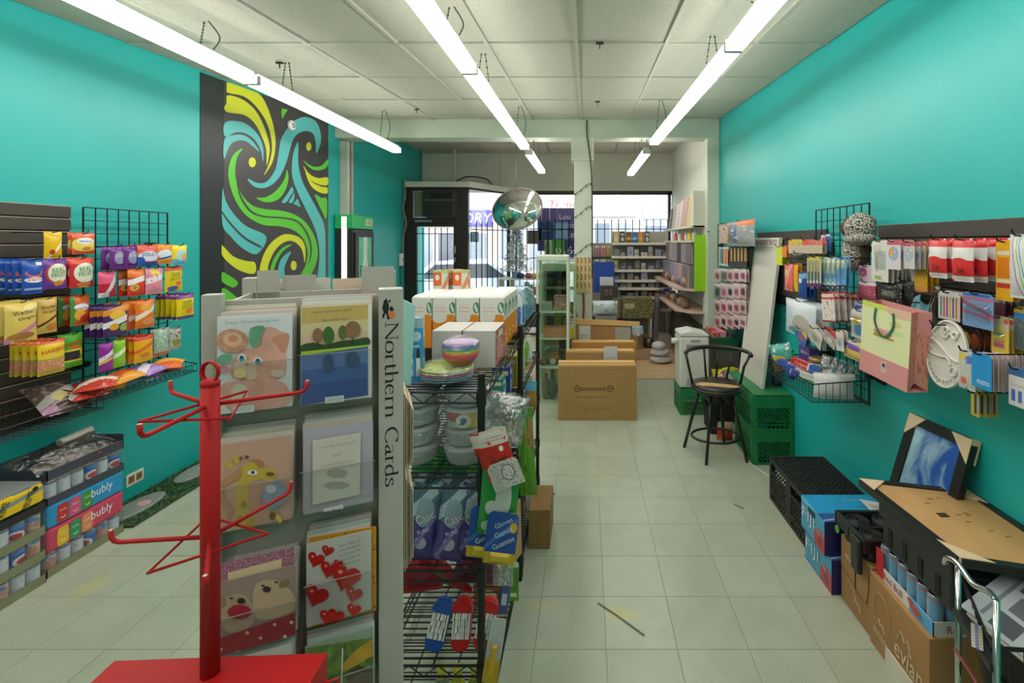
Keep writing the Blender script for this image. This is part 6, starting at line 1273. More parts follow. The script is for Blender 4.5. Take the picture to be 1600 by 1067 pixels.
for i in range(5):
    R2(1282 + i * 7.5, 1292 + i * 7.5, 402, 445, 2, 'light blue and mint toothbrush pack, place %s from the left' % ('one', 'two', 'three', 'four', 'five')[i], pk('ob%d' % i, ('#a9cfc4', '#c3d0cc', '#c8cfc6', '#6fb0d8', '#4f9acf')[i], ('e', .5, .75, .4, .16, '#d3d6b0'), ('r', .15, .1, .7, .4, '#5f9fd0'), ('d', .5, .4, .06, 1.2, '#4a86c4')), X=1.32, name='toothbrush_pack', cat='toothbrush', hook=i % 2 == 0, blister=(-.3, .3, -.3, .3, CLB), **K)
for i in range(7):
    R2(1266 + i * 8, 1272 + i * 8, 446, 452, 1, 'purple toothbrush pack foot, place %s in the lower row' % ('one', 'two', 'three', 'four', 'five', 'six', 'seven')[i], pk('tf', '#4a2f5a', ('e', .5, .5, .25, .3, '#c9a0c0')), X=1.33, name='toothbrush_card', cat='toothbrush', hook=False, **K)
R2(1228, 1276, 470, 526, 2, 'large white translucent pack of cotton pads', pk('cw', '#c9d2d6', ('e', .65, .35, .25, .3, '#b3aca0'), ('s', 14, .4, .5, .85, .08, .4, '#9fb8c8'), ('e', .4, .12, .15, .12, '#4fa8c8')), X=1.32, name='cotton_pack', cat='pack', d=.06, step=.07)
RWS = pk('rs', '#d6cfca', ('r', 0, .75, 1, 1, '#c23a36'), ('r', .05, .82, .95, .93, '#dcd3cf'), ('n', 7, .6, '#c45a4a'), ('r', 0, 0, 1, .06, '#8a3a34'))
R2(1284, 1304, 456, 503, 6, 'red and white slanted plaster pack in a file', RWS, X=1.29, name='plaster_pack', cat='pack', kind='card', d=.01, step=.03, tilt=-.12)
R2(1334, 1362, 472, 488, 2, 'small blue and white pack above the toy pack', pk('bw', '#b9c4d0', ('r', .1, .1, .5, .6, '#4a6ab0'), ('r', .6, .1, .9, .4, '#c4707a')), X=1.40, name='carded_pack', cat='carded pack', **K)
R2(1330, 1362, 485, 530, 2, 'colourful toy figure pack beside the gift bag', pk('ty', '#c9c6c0', ('e', .35, .3, .2, .22, '#3f8fc8'), ('e', .7, .55, .2, .2, '#d86a7a'), ('e', .25, .6, .16, .16, '#d8b42c'), ('e', .65, .25, .16, .14, '#4fa05a'), ('r', 0, .85, 1, 1, '#d0ccd0')), X=1.34, name='toy_pack', cat='toy pack', blister=(-.4, .4, -.42, .3, CLB), kind='card', d=.03, step=.04)
for i, (a, b, c_, y0, y1, ti) in enumerate(((1243, 1260, '#2f62b0', 512, 536, .4), (1264, 1284, '#b9b4ac', 512, 538, .35), (1288, 1306, '#a9a49c', 514, 540, .3), (1306, 1318, '#c9c3ba', 516, 548, -.1))):
    R2(a, b, y0, y1, 2, ('blue and yellow', 'grey tilted', 'second grey tilted', 'pale upright')[i] + ' plaster card on the low grid hooks', pk('lt%d' % i, c_, ('r', 0, .7, 1, 1, ('#d8b42c', '#d0cbc4', '#b8453a', '#d8cfc4')[i]), ('e', .5, .35, .2, .16, ('#c4503f', '#8f8a82', '#d8d2cc', '#7f9ab8')[i]), ('s', 14, .4, .3, .6, .1, .9, '#7f7b76')), X=1.30, name='plaster_card', cat='carded pack', tilt=ti, **K)
R2(1318, 1362, 533, 564, 2, 'purple and yellow sponge pack above the grid basket', pk('sy', '#d0b45a', ('r', 0, .55, 1, .85, '#6a4a9a'), ('r', 0, .85, 1, 1, '#b9b4ac'), ('n', 5, .62, '#c9a23f')), X=1.33, name='sponge_pack', cat='pack', d=.04, step=.05)
R2(1352, 1365, 440, 500, 1, 'teal and grey slim pack behind the trapper hat', pk('tg', '#2f6f78', ('r', 0, .5, 1, 1, '#8f968f')), X=1.48, name='slim_pack', cat='pack', hook=False, d=.01)

# grid basket with goods
basket('wire_basket', 'black wire basket of toothpaste and pads on the right wire grid', 1.50, 1.20, 2.56, 3.18, 0.885, 1.0, -1, slope=.02)
def tube_box(label, c, L_, s_, m, rz, ry=0.0, words=(), cat='box', nm='toothpaste_box'):
    o = obj(nm, MB().box(-L_ / 2, L_ / 2, -s_ / 2, s_ / 2, -s_ * .4, s_ * .4), m, bevel=.001); o.location = c; o.rotation_euler = (0, ry, rz); tag(o, label, cat)
    for s, cu, tw_, col in words:
        text(o, s, (cu * L_, -s_ / 2, 0), (1, 0, 0), (0, 0, 1), tw_ * L_, s_ * .45, flat(col), lift=.001); text(o, s, (cu * L_, 0, s_ * .4), (1, 0, 0), (0, 1, 0), tw_ * L_, s_ * .45, flat(col), lift=.001)
    return o
CG = pr('red_paste', '#c4302c', [('r', .66, 0, 1, 1, '#2f5fa8'), ('r', .6, 0, .66, 1, '#dcd6d6')])
tube_box('red and blue toothpaste box lying on top of the right basket', (1.28, 2.80, 1.02), .17, .045, CG, R(-52), R(12), [('Colgate', -.12, .45, '#e6dcdc')])
for i in range(5):
    tube_box('white striped toothpaste box, row place %s in the right basket' % ('one', 'two', 'three', 'four', 'five')[i], (1.262, 2.745 + i * .052, .965 + .012 * (i % 2)), .19, .042, pr('paste%d' % i, '#c9cfd0', [('r', 0, 0, 1, .35, ('#4f9a4f', '#c46a5a', '#8a4f86', '#7f8fb8', '#5fa04a')[i]), ('d', .5, .5, .12, .8, '#dfe2e0'), ('r', 0, 0, .25, 1, '#39539a')]), R(-20 - 8 * i), R(16))
make_bag('pad_pack', 'white wrapped pack of pads filling the front of the right basket', 'pack', (1.345, 2.615, .955), .21, .13, .08, pr('pads', '#d0d2d0', [('s', 9, .12, 0, 1, 0, 1, '#b8bcbc')], .4), rz=R(-12), seed=31)
make_bag('pad_pack', 'second white wrapped pack leaning at the back of the right basket', 'pack', (1.42, 2.72, 1.0), .2, .14, .07, film('padfilm', .5), rz=R(-20), seed=32, tilt=.3)
jr = thing('balm_jar', 'frosted jar with a gold lid standing in the right basket', 'jar', (1.37, 2.83, .955))
obj('body', MB().lathe([(.05, 0), (.055, .01), (.055, .075), (.05, .08)], 22), mat('frosted', '#bdbcb2', .3), jr, smooth=True)
obj('lid', MB().lathe([(.057, .078), (.057, .1), (.054, .104), (0, .104)], 22), mat('gold_lid', '#a8905a', .35, .5), jr, smooth=True)
o = make_box('wipes_pack', 'purple baby wipes pack standing in the right basket', 'pack', 1.36, 1.42, 2.93, 3.08, .9, 1.085, pr('wipes', '#5f3f8a', [('n', 4, .6, '#7a5aa0')]))
text(o, 'BABY W', (-.0306, 0, .15), (0, -1, 0), (0, 0, 1), .09, .022, flat('#d9d3e4'), lift=.001)
for i, (c_, lab, y, z, x) in enumerate((('#5fae3a', 'lime green bottle in the back of the right basket', 3.10, .96, 1.30), ('#2f52a8', 'navy bottle in the right basket', 3.02, .93, 1.28), ('#3f8fc0', 'sky blue bottle in the right basket', 3.15, .95, 1.38))):
    t = thing('shampoo_bottle', lab, 'bottle', (x, y, z - .05)); t.rotation_euler = (.2 * (i - 1), .25, 0)
    obj('body', MB().lathe([(.024, 0), (.026, .01), (.026, .09), (.02, .11), (.01, .12)], 16, sy=.7), mat('shb%d' % i, c_, .3), t, smooth=True); obj('cap', MB().lathe([(.012, .118), (.012, .14), (0, .141)], 12), mat('shb%d' % i, c_), t, smooth=True)
make_bag('snack_pouch', 'teal and gold pouch at the left end of the right basket', 'pouch', (1.27, 3.13, .99), .17, .16, .07, pr('tealgold', '#3f9a8f', [('n', 4, .58, '#d0d8cc'), ('r', 0, 0, 1, .4, '#7a5a3a'), ('e', .5, .45, .3, .12, '#c9b03a'), ('n', 7, .66, '#3a3a66')], .2), rz=R(-60), tilt=-.3, seed=41)
# --- trapper hat on the grid
ym = YonX(1341, 1.42)
hat = thing('trapper_hat', 'black and white knitted trapper hat with fur earflaps on the wire grid', 'hat', (1.43, ym, Zat(372, ym)))
KN = pr('knit', '#3a3733', [('n', 26, .5, '#b9b4a6')], .9); FUR = mat('hat_fur', '#5a4632', .9, vary=.5, scale=60, bump=.6, bscale=90)
def lump(c, r, seed, m, nm, parent, n=14, amp=.12):
    V = []; Fc = []; N2 = n * 2
    for j in range(n + 1):
        for i in range(N2):
            a, b = math.pi * j / n, 2 * math.pi * i / N2; d_ = Vector((math.sin(a) * math.cos(b), math.sin(a) * math.sin(b), math.cos(a)))
            k = 1 + amp * mnoise.noise(d_ * 2.3 + Vector((seed, 0, 0))) + amp * .5 * mnoise.noise(d_ * 6 + Vector((0, seed, 0)))
            V.append((c[0] + d_.x * r[0] * k, c[1] + d_.y * r[1] * k, c[2] + d_.z * r[2] * k))
    uv = []
    for j in range(n):
        for i in range(N2):
            i2 = (i + 1) % N2; Fc.append((j * N2 + i, (j + 1) * N2 + i, (j + 1) * N2 + i2, j * N2 + i2)); uv.append([(i / N2 * 2, j / n), (i / N2 * 2, (j + 1) / n), ((i + 1) / N2 * 2, (j + 1) / n), ((i + 1) / N2 * 2, j / n)])
    return obj(nm, MB().add(V, Fc, 0, uv), m, parent, smooth=True)
lump((0, 0, .05), (.075, .085, .085), 1, KN, 'crown', hat); lump((-.02, .055, .055), (.05, .035, .055), 2, FUR, 'fur_flap', hat, amp=.2)
lump((-.01, -.012, -.005), (.07, .092, .038), 3, KN, 'brim', hat); lump((-.025, .03, -.08), (.045, .058, .1), 4, KN, 'ear_flap', hat); lump((.01, -.0, -.085), (.035, .035, .07), 5, FUR, 'fur_lining', hat, amp=.2)

# ================================================================== white passport board on the green crates
A_ = [Vector((1.415, 3.89, .545)), Vector((1.40, 4.42, .545)), Vector((1.55, 4.42, 1.775)), Vector((1.565, 3.89, 1.775))]
pb = thing('passport_board', 'tall white board lettered for passport photos, leaning on the wall', 'board', A_[0]); n_ = (A_[1] - A_[0]).cross(A_[3] - A_[0]).normalized()
if n_.x > 0: n_ = -n_
Lp = [p - A_[0] for p in A_]
obj('panel', MB().slab(Lp, -n_ * .025), mat('board_white', '#c8c6ba', .45), pb, bevel=.002)
up = (Lp[3] - Lp[0]).normalized(); al_ = (Lp[0] - Lp[1]).normalized()
hd = [Lp[1] + up * 1.16, Lp[0] + up * 1.16, Lp[0] + up * 1.236, Lp[1] + up * 1.236]
obj('header_strip', MB().slab([p + n_ * .002 for p in hd], n_ * .004), flat('#d3d0c6'), pb)
cn = (hd[0] + hd[1] + hd[2] + hd[3]) / 4 + n_ * .0065
text(pb, 'VISA PASSPORT PHOTO', cn, al_, up, .47, .05, flat('#6a2428'), lift=.001)

# ================================================================== peg display further along the right wall
pegp = grid_panel(1.57, 4.62, 5.75, 0.95, 1.95, 'grid of makeup and stationery packs behind the passport board', -1, nv=10, nh=12)
R4 = lambda *a, **k: hang_row('R', pegp, *a, xw=1.567, **k)
R4(1136, 1180, 345, 384, 1, 'large clear pouch of brushes hanging at the top of the far grid', pk('bp', '#8f9490', ('r', .05, .1, .3, .9, '#6a625a'), ('r', .32, .1, .45, .9, '#3f5f9a'), ('n', 5, .6, '#c4c4bc'), ('e', .7, .92, .35, .1, '#d8763a')), X=1.42, name='brush_pouch', cat='pouch', d=.04)
R4(1124, 1138, 350, 380, 2, 'beige carded pack left of the clear brush pouch', pk('bg', '#c4ad98', ('n', 6, .58, '#6a5048')), X=1.46, name='carded_pack', cat='carded pack', **K)
for i in range(5):
    a = 1140 + i * 5.4
    R4(a, a + 5.5, 386, 418, 2, 'makeup brush card with golden handle, place %s in its row' % ('one', 'two', 'three', 'four', 'five')[i], pk('mb', '#2c2622', ('r', .3, .3, .7, .95, '#c99a4a'), ('r', .35, .05, .65, .3, '#1a1614')), X=1.46, name='makeup_brush_card', cat='carded pack', hook=i % 2 == 0, **K)
R4(1124, 1137, 386, 415, 2, 'rainbow marker card on the far grid', pk('rm', '#c9c4bc', ('r', .1, .1, .3, .9, '#3f8a5a'), ('r', .3, .1, .5, .9, '#3f6ab0'), ('r', .5, .1, .7, .9, '#d8a03a'), ('r', .7, .1, .9, .9, '#d8602c')), X=1.46, name='marker_card', cat='carded pack', **K)
rows_ = [(420, 440), (443, 466), (468, 490), (492, 512)]
nm_ = ('upper', 'second', 'third', 'lowest')
for j, (y0, y1) in enumerate(rows_):
    for i in range(5):
        a = 1116 + i * 10; c_ = ('#b8a89a', '#6f7f7a', '#c9a0a4', '#d6a4ac', '#cfb4b0')[(i + j) % 5] if i < 2 else ('#d0a8ae', '#d8b4b8', '#caa29a')[(i + j) % 3]
        R4(a, a + 10, y0, y1, 2, ('%s small card, place %s in the %s small row of the far grid' % (('tan', 'grey', 'rose', 'pink', 'pale pink')[(i + j) % 5] if i < 2 else 'pinkish', ('one', 'two', 'three', 'four', 'five')[i], nm_[j])), pk('fr%d%d' % (i, j), c_, ('e', .5, .45, .28, .25, ('#b8466a', '#3a3434', '#8a5a52', '#c96a80')[(i * 2 + j) % 4]), ('r', 0, .82, 1, 1, '#cfc9c2')), X=1.45, name='cosmetic_card', cat='carded pack', hook=i % 2 == 0, blister=(-.3, .3, -.35, .2, CLB), **K)
# ================================================================== crates
GRN = mat('green_crate', '#1f7d46', .42, vary=.1); BLC = mat('black_crate', '#262624', .5)
def crate(name, label, x0, x1, y0, y1, z0, h, m, group=None, flip=False, solid=True):
    """milk crate: lattice sides, rim, hand holds; FLIP = upside down with its lattice floor on top"""
    t = thing(name, label, 'crate', ((x0 + x1) / 2, (y0 + y1) / 2, z0), group=group); hx_, hy_ = (x1 - x0) / 2, (y1 - y0) / 2; th = .008
    def side(P, Q):
        P, Q = Vector(P), Vector(Q); mb = MB(); L_ = (Q - P).length; d_ = (Q - P).normalized(); up = Vector((0, 0, 1))
        def bar(u0, z0_, u1, z1_, w_): mb.bar(P + d_ * u0 + up * z0_, P + d_ * u1 + up * z1_, .012, t2=w_, up=d_.cross(up) if abs(z1_ - z0_) < 1e-6 else up)
        def rec(u0, u1, za, zb): mb.add([P + d_ * u + up * z + nrm * o for o in (0, th) for u, z in ((u0, za), (u1, za), (u1, zb), (u0, zb))], [(3, 2, 1, 0), (4, 5, 6, 7), (0, 1, 5, 4), (1, 2, 6, 5), (2, 3, 7, 6), (3, 0, 4, 7)])
        nrm = d_.cross(up)
        rec(0, L_, h - .022, h); rec(0, L_, 0, .02); rec(0, .03, .02, h - .022); rec(L_ - .03, L_, .02, h - .022)
        if solid: rec(.03, L_ - .03, h * .72, h - .022)
        z_m0, z_m1 = h * .28, h * .68
        rec(.03, L_ - .03, z_m1, z_m1 + .01); rec(.03, L_ - .03, z_m0 - .01, z_m0)
        n = max(5, int((L_ - .06) / .028)); w_ = z_m1 - z_m0
        for k in range(-2, n + 1):
            for sg in (1, -1):
                a0 = .03 + (L_ - .06) * k / n; a1 = a0 + w_ * .9
                if sg < 0: a0, a1 = a1, a0
                za, zb = z_m0, z_m1
                lo, hi = .03, L_ - .03
                def clip(a, b, za, zb):
                    if a < lo: za += (lo - a) / (b - a) * (zb - za); a = lo
                    if b > hi: zb = za + (hi - a) / (b - a) * (zb - za); b = hi
                    return a, b, za, zb
                if a0 < a1: q = clip(a0, a1, za, zb)
                else: q = clip(a1, a0, zb, za)
                if q[1] - q[0] > .004: mb.bar(P + d_ * q[0] + up * q[2] + nrm * .004, P + d_ * q[1] + up * q[3] + nrm * .004, .005, t2=.006)
        for z_ in (.045, .062): rec(.03, L_ - .03, z_, z_ + .007)
        c = L_ / 2; rec(.03, c - .05, z_m1 + .01, h * .72); rec(c + .05, L_ - .03, z_m1 + .01, h * .72)
        n = 9
        for k in range(1, n): rec(L_ * k / n - .003, L_ * k / n + .003, .02, z_m0 - .01)
        return obj('side_panel', mb, m, t)
    side((-hx_, -hy_, 0), (hx_, -hy_, 0)); side((hx_, -hy_, 0), (hx_, hy_, 0)); side((hx_, hy_, 0), (-hx_, hy_, 0)); side((-hx_, hy_, 0), (-hx_, -hy_, 0))
    mb = MB(); zf = h - .006 if flip else .006; st = .034
    k = -hx_ - hy_
    while k < hx_ + hy_:
        for sg in (1, -1):
            # line x = k + sg*y clipped to the rectangle
            pts = []
            y = -hy_
            ya, yb = -hy_, hy_
            f_ = lambda y: k + sg * y
            lo, hi = sorted(((-hx_ - k) / sg, (hx_ - k) / sg)); a, b = max(ya, lo), min(yb, hi)
            if b - a > .01: mb.bar((f_(a), a, zf), (f_(b), b, zf), .006, t2=.008)
        k += st
    obj('lattice_floor', mb, m, t)
    return t
GX = (1.30, 1.612)
crate('milk_crate', 'lower green milk crate under the leaning passport board', GX[0], GX[1], 3.75, 4.19, 0, .262, GRN, 'green crates')
crate('milk_crate', 'upper green milk crate under the leaning passport board', GX[0], GX[1], 3.75, 4.19, .264, .262, GRN, 'green crates', flip=True)
lid = obj('crate_lid_board', MB().box(GX[0] + .01, GX[1] - .01, 3.76, 4.45, .527, .543), mat('lid_green', '#2c7a4a', .5)); tag(lid, 'thin green board laid on the upper green crate', 'board')
crate('milk_crate', 'green milk crate under the white heater', 0.945, 1.27, 4.83, 5.16, 0, .262, GRN, 'green crates', flip=True)
crate('milk_crate', 'far black milk crate upside down by the right wall', 1.25, 1.605, 2.965, 3.265, 0, .278, BLC, 'black crates', flip=True, solid=False)
crate('milk_crate', 'near black milk crate upside down beside the blue water boxes', 1.25, 1.605, 2.66, 2.96, 0, .278, BLC, 'black crates', flip=True, solid=False)
crate('milk_crate', 'black crate behind the bar stool', 1.13, 1.285, 4.35, 4.6, 0, .28, BLC, 'black crates', solid=False)
make_bag('red_snack_bag', 'red and white snack bag on the floor behind the stool', 'bag', (1.215, 4.22, .08), .14, .15, .05, pr('red_snack', '#c8382c', [('r', 0, .7, 1, 1, '#b9b6b0'), ('d', .5, .5, .06, 1.4, '#d8b42c'), ('d', .3, .4, .04, 1.4, '#d8762c')], .2), tilt=.05, seed=5)
cb = curve_pts([(1.24, 4.1, .006), (1.27, 3.85, .006), (1.30, 3.68, .006), (1.38, 3.5, .006), (1.52, 3.33, .006), (1.6, 3.3, .006)], 6, False)
tag(obj('power_cord', MB().tube(cb, .006, 6), flat('#cfcdc0'), smooth=True), 'white power cord on the floor between green and black crates', 'cord')
# dark object on the crate behind the board
o = lump((0, 0, 0), (.035, .05, .045), 9, mat('dark_bundle', '#2a3140', .6), 'dark_bundle', None); o.location = (1.575, 4.0, .588); tag(o, 'small dark bundle on the green crates behind the board', 'bundle')

# ================================================================== bar stool
SB = mat('stool_black', '#2b2927', .32, .3)
st = thing('bar_stool', 'black bar stool with curved spindle back and worn tan seat', 'stool', (1.06, 3.93, 0))
feet = [(-.128, -.185), (.205, -.14), (-.235, .14), (.12, .2)]
Zs = .555
for x, y in feet: obj('leg', MB().tube([(x, y, 0), (x * .5, y * .5, Zs - .02)], .0125, 10), SB, st, smooth=True)
rg = []
for a in range(28):
    q = a * 2 * math.pi / 28; rg.append((.195 * math.cos(q) - .005, .155 * math.sin(q), .155))
obj('foot_ring', MB().tube(rg, .0105, 8, closed=True), SB, st, smooth=True)
obj('seat_frame', MB().lathe([(.13, Zs - .03), (.2, Zs - .02), (.208, Zs), (.2, Zs + .012), (0, Zs + .015)], 32), SB, st, smooth=True)
seat = obj('seat_pad', MB().lathe([(.2, Zs + .008), (.195, Zs + .028), (.16, Zs + .036), (0, Zs + .033)], 32), mat('black_vinyl', '#25221f', .35), st, smooth=True)
pat = curve_pts([(-.18, -.02), (-.12, .03), (0, .0), (.12, -.05), (.15, -.1), (.08, -.115), (-.05, -.08), (-.16, -.06)], 5)
obj('worn_patch', MB().slab([(x, y - .03, Zs + .0352) for x, y in pat], (0, 0, .0015)), mat('worn_tan', '#c9a668', .7, vary=.3, scale=30), seat)
arc = [(.262 * math.cos(R(a)) + .01, .19 * math.sin(R(a)) - .02, .845 - .02 * (abs(a - 85) / 90) ** 2) for a in range(-12, 183, 13)]
obj('top_rail', MB().tube(arc, .0165, 10), SB, st, smooth=True)
for a in (-2, 172): obj('arm_post', MB().tube([(.262 * math.cos(R(a)) + .01, .19 * math.sin(R(a)) - .02, .83), (.225 * math.cos(R(a)), .16 * math.sin(R(a)), .72), (.19 * math.cos(R(a)), .13 * math.sin(R(a)), Zs)], .011, 8), SB, st, smooth=True)
for a in (50, 78, 106): obj('spindle', MB().tube([(.262 * math.cos(R(a)) + .01, .19 * math.sin(R(a)) - .02, .84), (.17 * math.cos(R(a)), .15 * math.sin(R(a)), Zs + .01)], .0095, 8), SB, st, smooth=True)

# ================================================================== white heater on its crate
ht = thing('portable_heater', 'tall white plastic air purifier standing on a green crate', 'appliance', (1.085, 4.98, .265))
HW = mat('heater_white', '#cdd0c8', .4); w_, d_, h_ = .15, .14, .575
obj('body', MB().slab([(-w_, -d_, 0), (w_, -d_, 0), (w_, d_, 0), (-w_, d_, 0)], (0, 0, h_ - .06)), HW, ht, bevel=.02)
hp_ = [(-w_, -d_, h_ - .06), (-w_, -d_, h_ - .02), (-.02, -d_, h_ + .005), (w_, -d_, h_ - .035), (w_, -d_, h_ - .06)]
obj('top_cover', MB().slab(hp_, (0, 2 * d_, 0)), HW, ht, bevel=.012)
obj('handle_recess', MB().box(-.04, .06, -d_ - .004, -d_ + .002, h_ - .115, h_ - .085), mat('recess', '#9a9d96', .5), ht, bevel=.004)
for k in range(7): obj('upper_vent', MB().box(-.08, .13, -d_ - .003, -d_ + .002, h_ - .175 + k * .006, h_ - .172 + k * .006), mat('vent_grey', '#8f938c', .5), ht)
for k in range(9): obj('lower_vent', MB().box(-.08, .13, -d_ - .003, -d_ + .002, .03 + k * .008, .034 + k * .008), MATS['vent_grey'], ht)
for k in range(9): obj('lower_vent_rib', MB().box(-.08 + k * .0255, -.076 + k * .0255, -d_ - .0035, -d_ + .002, .028, .1), MATS['heater_white'], ht)
obj('seam', MB().box(-w_ - .001, w_ + .001, -d_ - .001, -d_ + .003, h_ - .2, h_ - .197), MATS['vent_grey'], ht)
obj('side_hose_port', MB().tube([(-w_ - .06, -.02, h_ - .12), (-w_, -.02, h_ - .12)], .03, 12), HW, ht, smooth=True)

# ================================================================== boxes along the right wall
fb = pr('water_box_side', '#3fa0c8', [('r', 0, 0, 1, .06, '#2f5f9a'), ('e', .82, .26, .24, .36, '#b8404a'), ('e', .82, .26, .09, .14, '#8a2a34'), ('r', 0, .9, .5, 1, '#6fc0dc'), ('n', 3, .63, '#57b4d4')])
ft = pr('water_box_top', '#2496c8', [('r', 0, 0, 1, .3, '#2f4f8f'), ('n', 3, .6, '#2f84b8'), ('d', .5, .2, .02, .3, '#8fa8c8')])
nv_ = mat('water_box_navy', '#1d2358', .35)
for k in range(2):
    t = thing('water_box', ('lower', 'upper')[k] + ' blue carton of bottled water with a red hibiscus', 'box', (1.40, 2.52, .172 * k), group='bottled water cartons')
    x0 = -.215 if k else -.195; y0, y1 = (-.125, .135) if k else (-.155, .13)
    obj('carton', MB().box(x0, .2, y0, y1, 0, .171, [1, 1, 1, 0, 2, 1]), [fb, nv_, ft], t, bevel=.002)
    text(t, 'FIJI', (x0, .045, .09), (0, -1, 0), (0, 0, 1), .14, .075, flat('#d6e2e6'), lift=.003)
    if k:
        obj('hand_hole', MB().slab([(x0 - .002, y0 + .1, .155), (x0 - .002, y0 + .17, .155), (x0 - .002, y0 + .17, .13), (x0 - .002, y0 + .1, .12)], (.004, 0, 0)), flat('#16304a'), t)
        text(t, 'FIJI WATER', (.03, .07, .1715), (1, 0, 0), (0, 1, 0), .1, .016, flat('#9fd0e4'), lift=.002)
        obj('paper_flyer', MB().slab([(.07, -.03, .174), (.19, -.1, .174), (.19, -.0, .19), (.06, .05, .19)], (0, 0, .001)), pr('flyer', '#cfcdc6', [('s', 10, .5, .3, .7, .2, .8, '#6f706a')]), t)
BRN = mat('kraft_box', '#a87f4e', .75, vary=.08, scale=4, bump=.05)
def kraft(name, label, x0, x1, y0, y1, z1):
    t = thing(name, label, 'box', ((x0 + x1) / 2, (y0 + y1) / 2, 0)); w2, d2 = (x1 - x0) / 2, (y1 - y0) / 2
    obj('carton', MB().box(-w2, w2, -d2, d2, 0, z1), BRN, t, bevel=.003)
    return t, w2, d2
t, w2, d2 = kraft('bottled_water_box', 'small kraft carton beneath the black bottle carrier', 1.247, 1.6, 2.105, 2.355, .31)
IVO = mat('box_print_white', '#d6c4a6', .7)
text(t, 'evian', (-w2, .02, .235), Vector((0, -1, -.12)).normalized(), Vector((0, -.12, 1)).normalized(), .12, .035, IVO, lift=.003)
mt = lambda y, z, s: [( -w2 - .0035, y - .05 * s, z), (-w2 - .0035, y - .02 * s, z + .06 * s), (-w2 - .0035, y, z + .03 * s), (-w2 - .0035, y + .025 * s, z + .07 * s), (-w2 - .0035, y + .06 * s, z)]
for y, z, s in ((.03, .09, 1), (-.02, .05, .8)): obj('mountain_mark', MB().tube(mt(y, z, s * .7), .0018, 4), IVO, t)
obj('tape_slit', MB().box(-w2 - .003, -w2 + .001, -.005, .0, .13, .22), flat('#2a2018'), t)
obj('flap_seam', MB().tube([(-w2 - .003, .125, .17), (-w2 - .003, -.04, .12), (-w2 - .003, -.095, .13), (-w2 - .003, -.11, .2), (-w2 - .003, -.11, .3)], .0018, 4), flat('#6a4c2c'), t)
t, w2, d2 = kraft('bottled_water_box', 'long kraft water carton with white brand print at the lower right', 1.237, 1.6, 1.735, 2.098, .305)
text(t, 'evian', (-w2, -.07, .12), Vector((0, -1, -.08)).normalized(), Vector((0, -.08, 1)).normalized(), .16, .07, IVO, lift=.003)
text(t, 'evian', (-w2, .105, .085), Vector((0, -1, -.08)).normalized(), Vector((0, -.08, 1)).normalized(), .09, .04, IVO, lift=.003)
for y, z, s in ((-.05, .155, .8), (.1, .11, .5)): obj('mountain_mark', MB().tube(mt(y, z, s), .0018, 4), IVO, t)
obj('bottle_outline', MB().tube(curve_pts([(-w2 - .003, .14, .13), (-w2 - .003, .15, .19), (-w2 - .003, .12, .25), (-w2 - .003, .07, .25), (-w2 - .003, .04, .19), (-w2 - .003, .05, .13)], 4, False), .0018, 4), flat('#b99463'), t)
obj('white_label', MB().box(-w2 - .003, -w2 + .001, -.11, .07, .0, .07), flat('#d8cfbe'), t)
obj('hand_hole', MB().box(-w2 - .003, -w2 + .001, -.155, -.11, .015, .035), flat('#2a2018'), t)
# energy drink tray
t = thing('energy_drink_tray', 'open white and blue tray of slim energy drink cans', 'drink tray', (1.42, 1.91, .306)); w2, d2 = .165, .17
TR = pr('tray_side', '#d3cfc9', [('r', .62, 0, 1, 1, '#4f9fcf'), ('r', 0, 0, .04, 1, '#b8262c')]); 
obj('tray_floor', MB().box(-w2, w2, -d2, d2, 0, .003), TR, t)
obj('tray_side', MB().box(-w2, -w2 + .003, -d2, d2, .003, .055), TR, t); obj('tray_side', MB().box(w2 - .003, w2, -d2, d2, .003, .055), TR, t)
obj('tray_end', MB().box(-w2, w2, -d2, -d2 + .003, .003, .055), flat('#c9c6c2'), t); obj('tray_end', MB().box(-w2, w2, d2 - .003, d2, .003, .11), flat('#b8262c'), t)
obj('red_corner', MB().box(-w2 - .001, -w2 + .003, d2 - .05, d2 + .001, .003, .115), flat('#b8262c'), t)
text(t, 'Red Bull', (-w2, .06, .028), (0, -1, 0), (0, 0, 1), .12, .028, flat('#a8262c'), lift=.002)
text(t, 'Red Bull', (-.05, -d2, .028), (1, 0, 0), (0, 0, 1), .13, .028, flat('#a8262c'), lift=.002)
bl = [(-w2 - .0025, y, z) for y, z in curve_pts([(-.03, .045), (-.05, .05), (-.07, .04), (-.1, .035), (-.115, .015), (-.095, .02), (-.08, .012), (-.06, .02), (-.045, .03)], 3)]
obj('bull_emblem', MB().poly(bl), flat('#c4472c'), t); obj('sun_disc', MB().poly([(-w2 - .0022, -.075 + .013 * math.cos(a * .524), .03 + .013 * math.sin(a * .524)) for a in range(12)]), flat('#dca82c'), t)
sl = MB().lathe([(.02, 0), (.0255, .008), (.0262, .012), (.0262, .122), (.023, .132), (.0225, .135), (.021, .135), (.02, .131), (0, .131)], 18, m=[1, 1, 0, 0, 1, 1, 1, 1]).mesh('can')
sl.materials.append(pr('slim_can', '#8f9ba3', [('r', .15, .0, .4, 1, '#5f8fb0'), ('r', .65, 0, .9, 1, '#5f8fb0'), ('e', .52, .45, .06, .1, '#b8433a'), ('r', 0, .86, 1, .92, '#a8655a'), ('r', 0, 0, 1, .1, '#7f8f9a')], .25)); sl.materials.append(ALU); sl.polygons.foreach_set('use_smooth', [True] * len(sl.polygons))
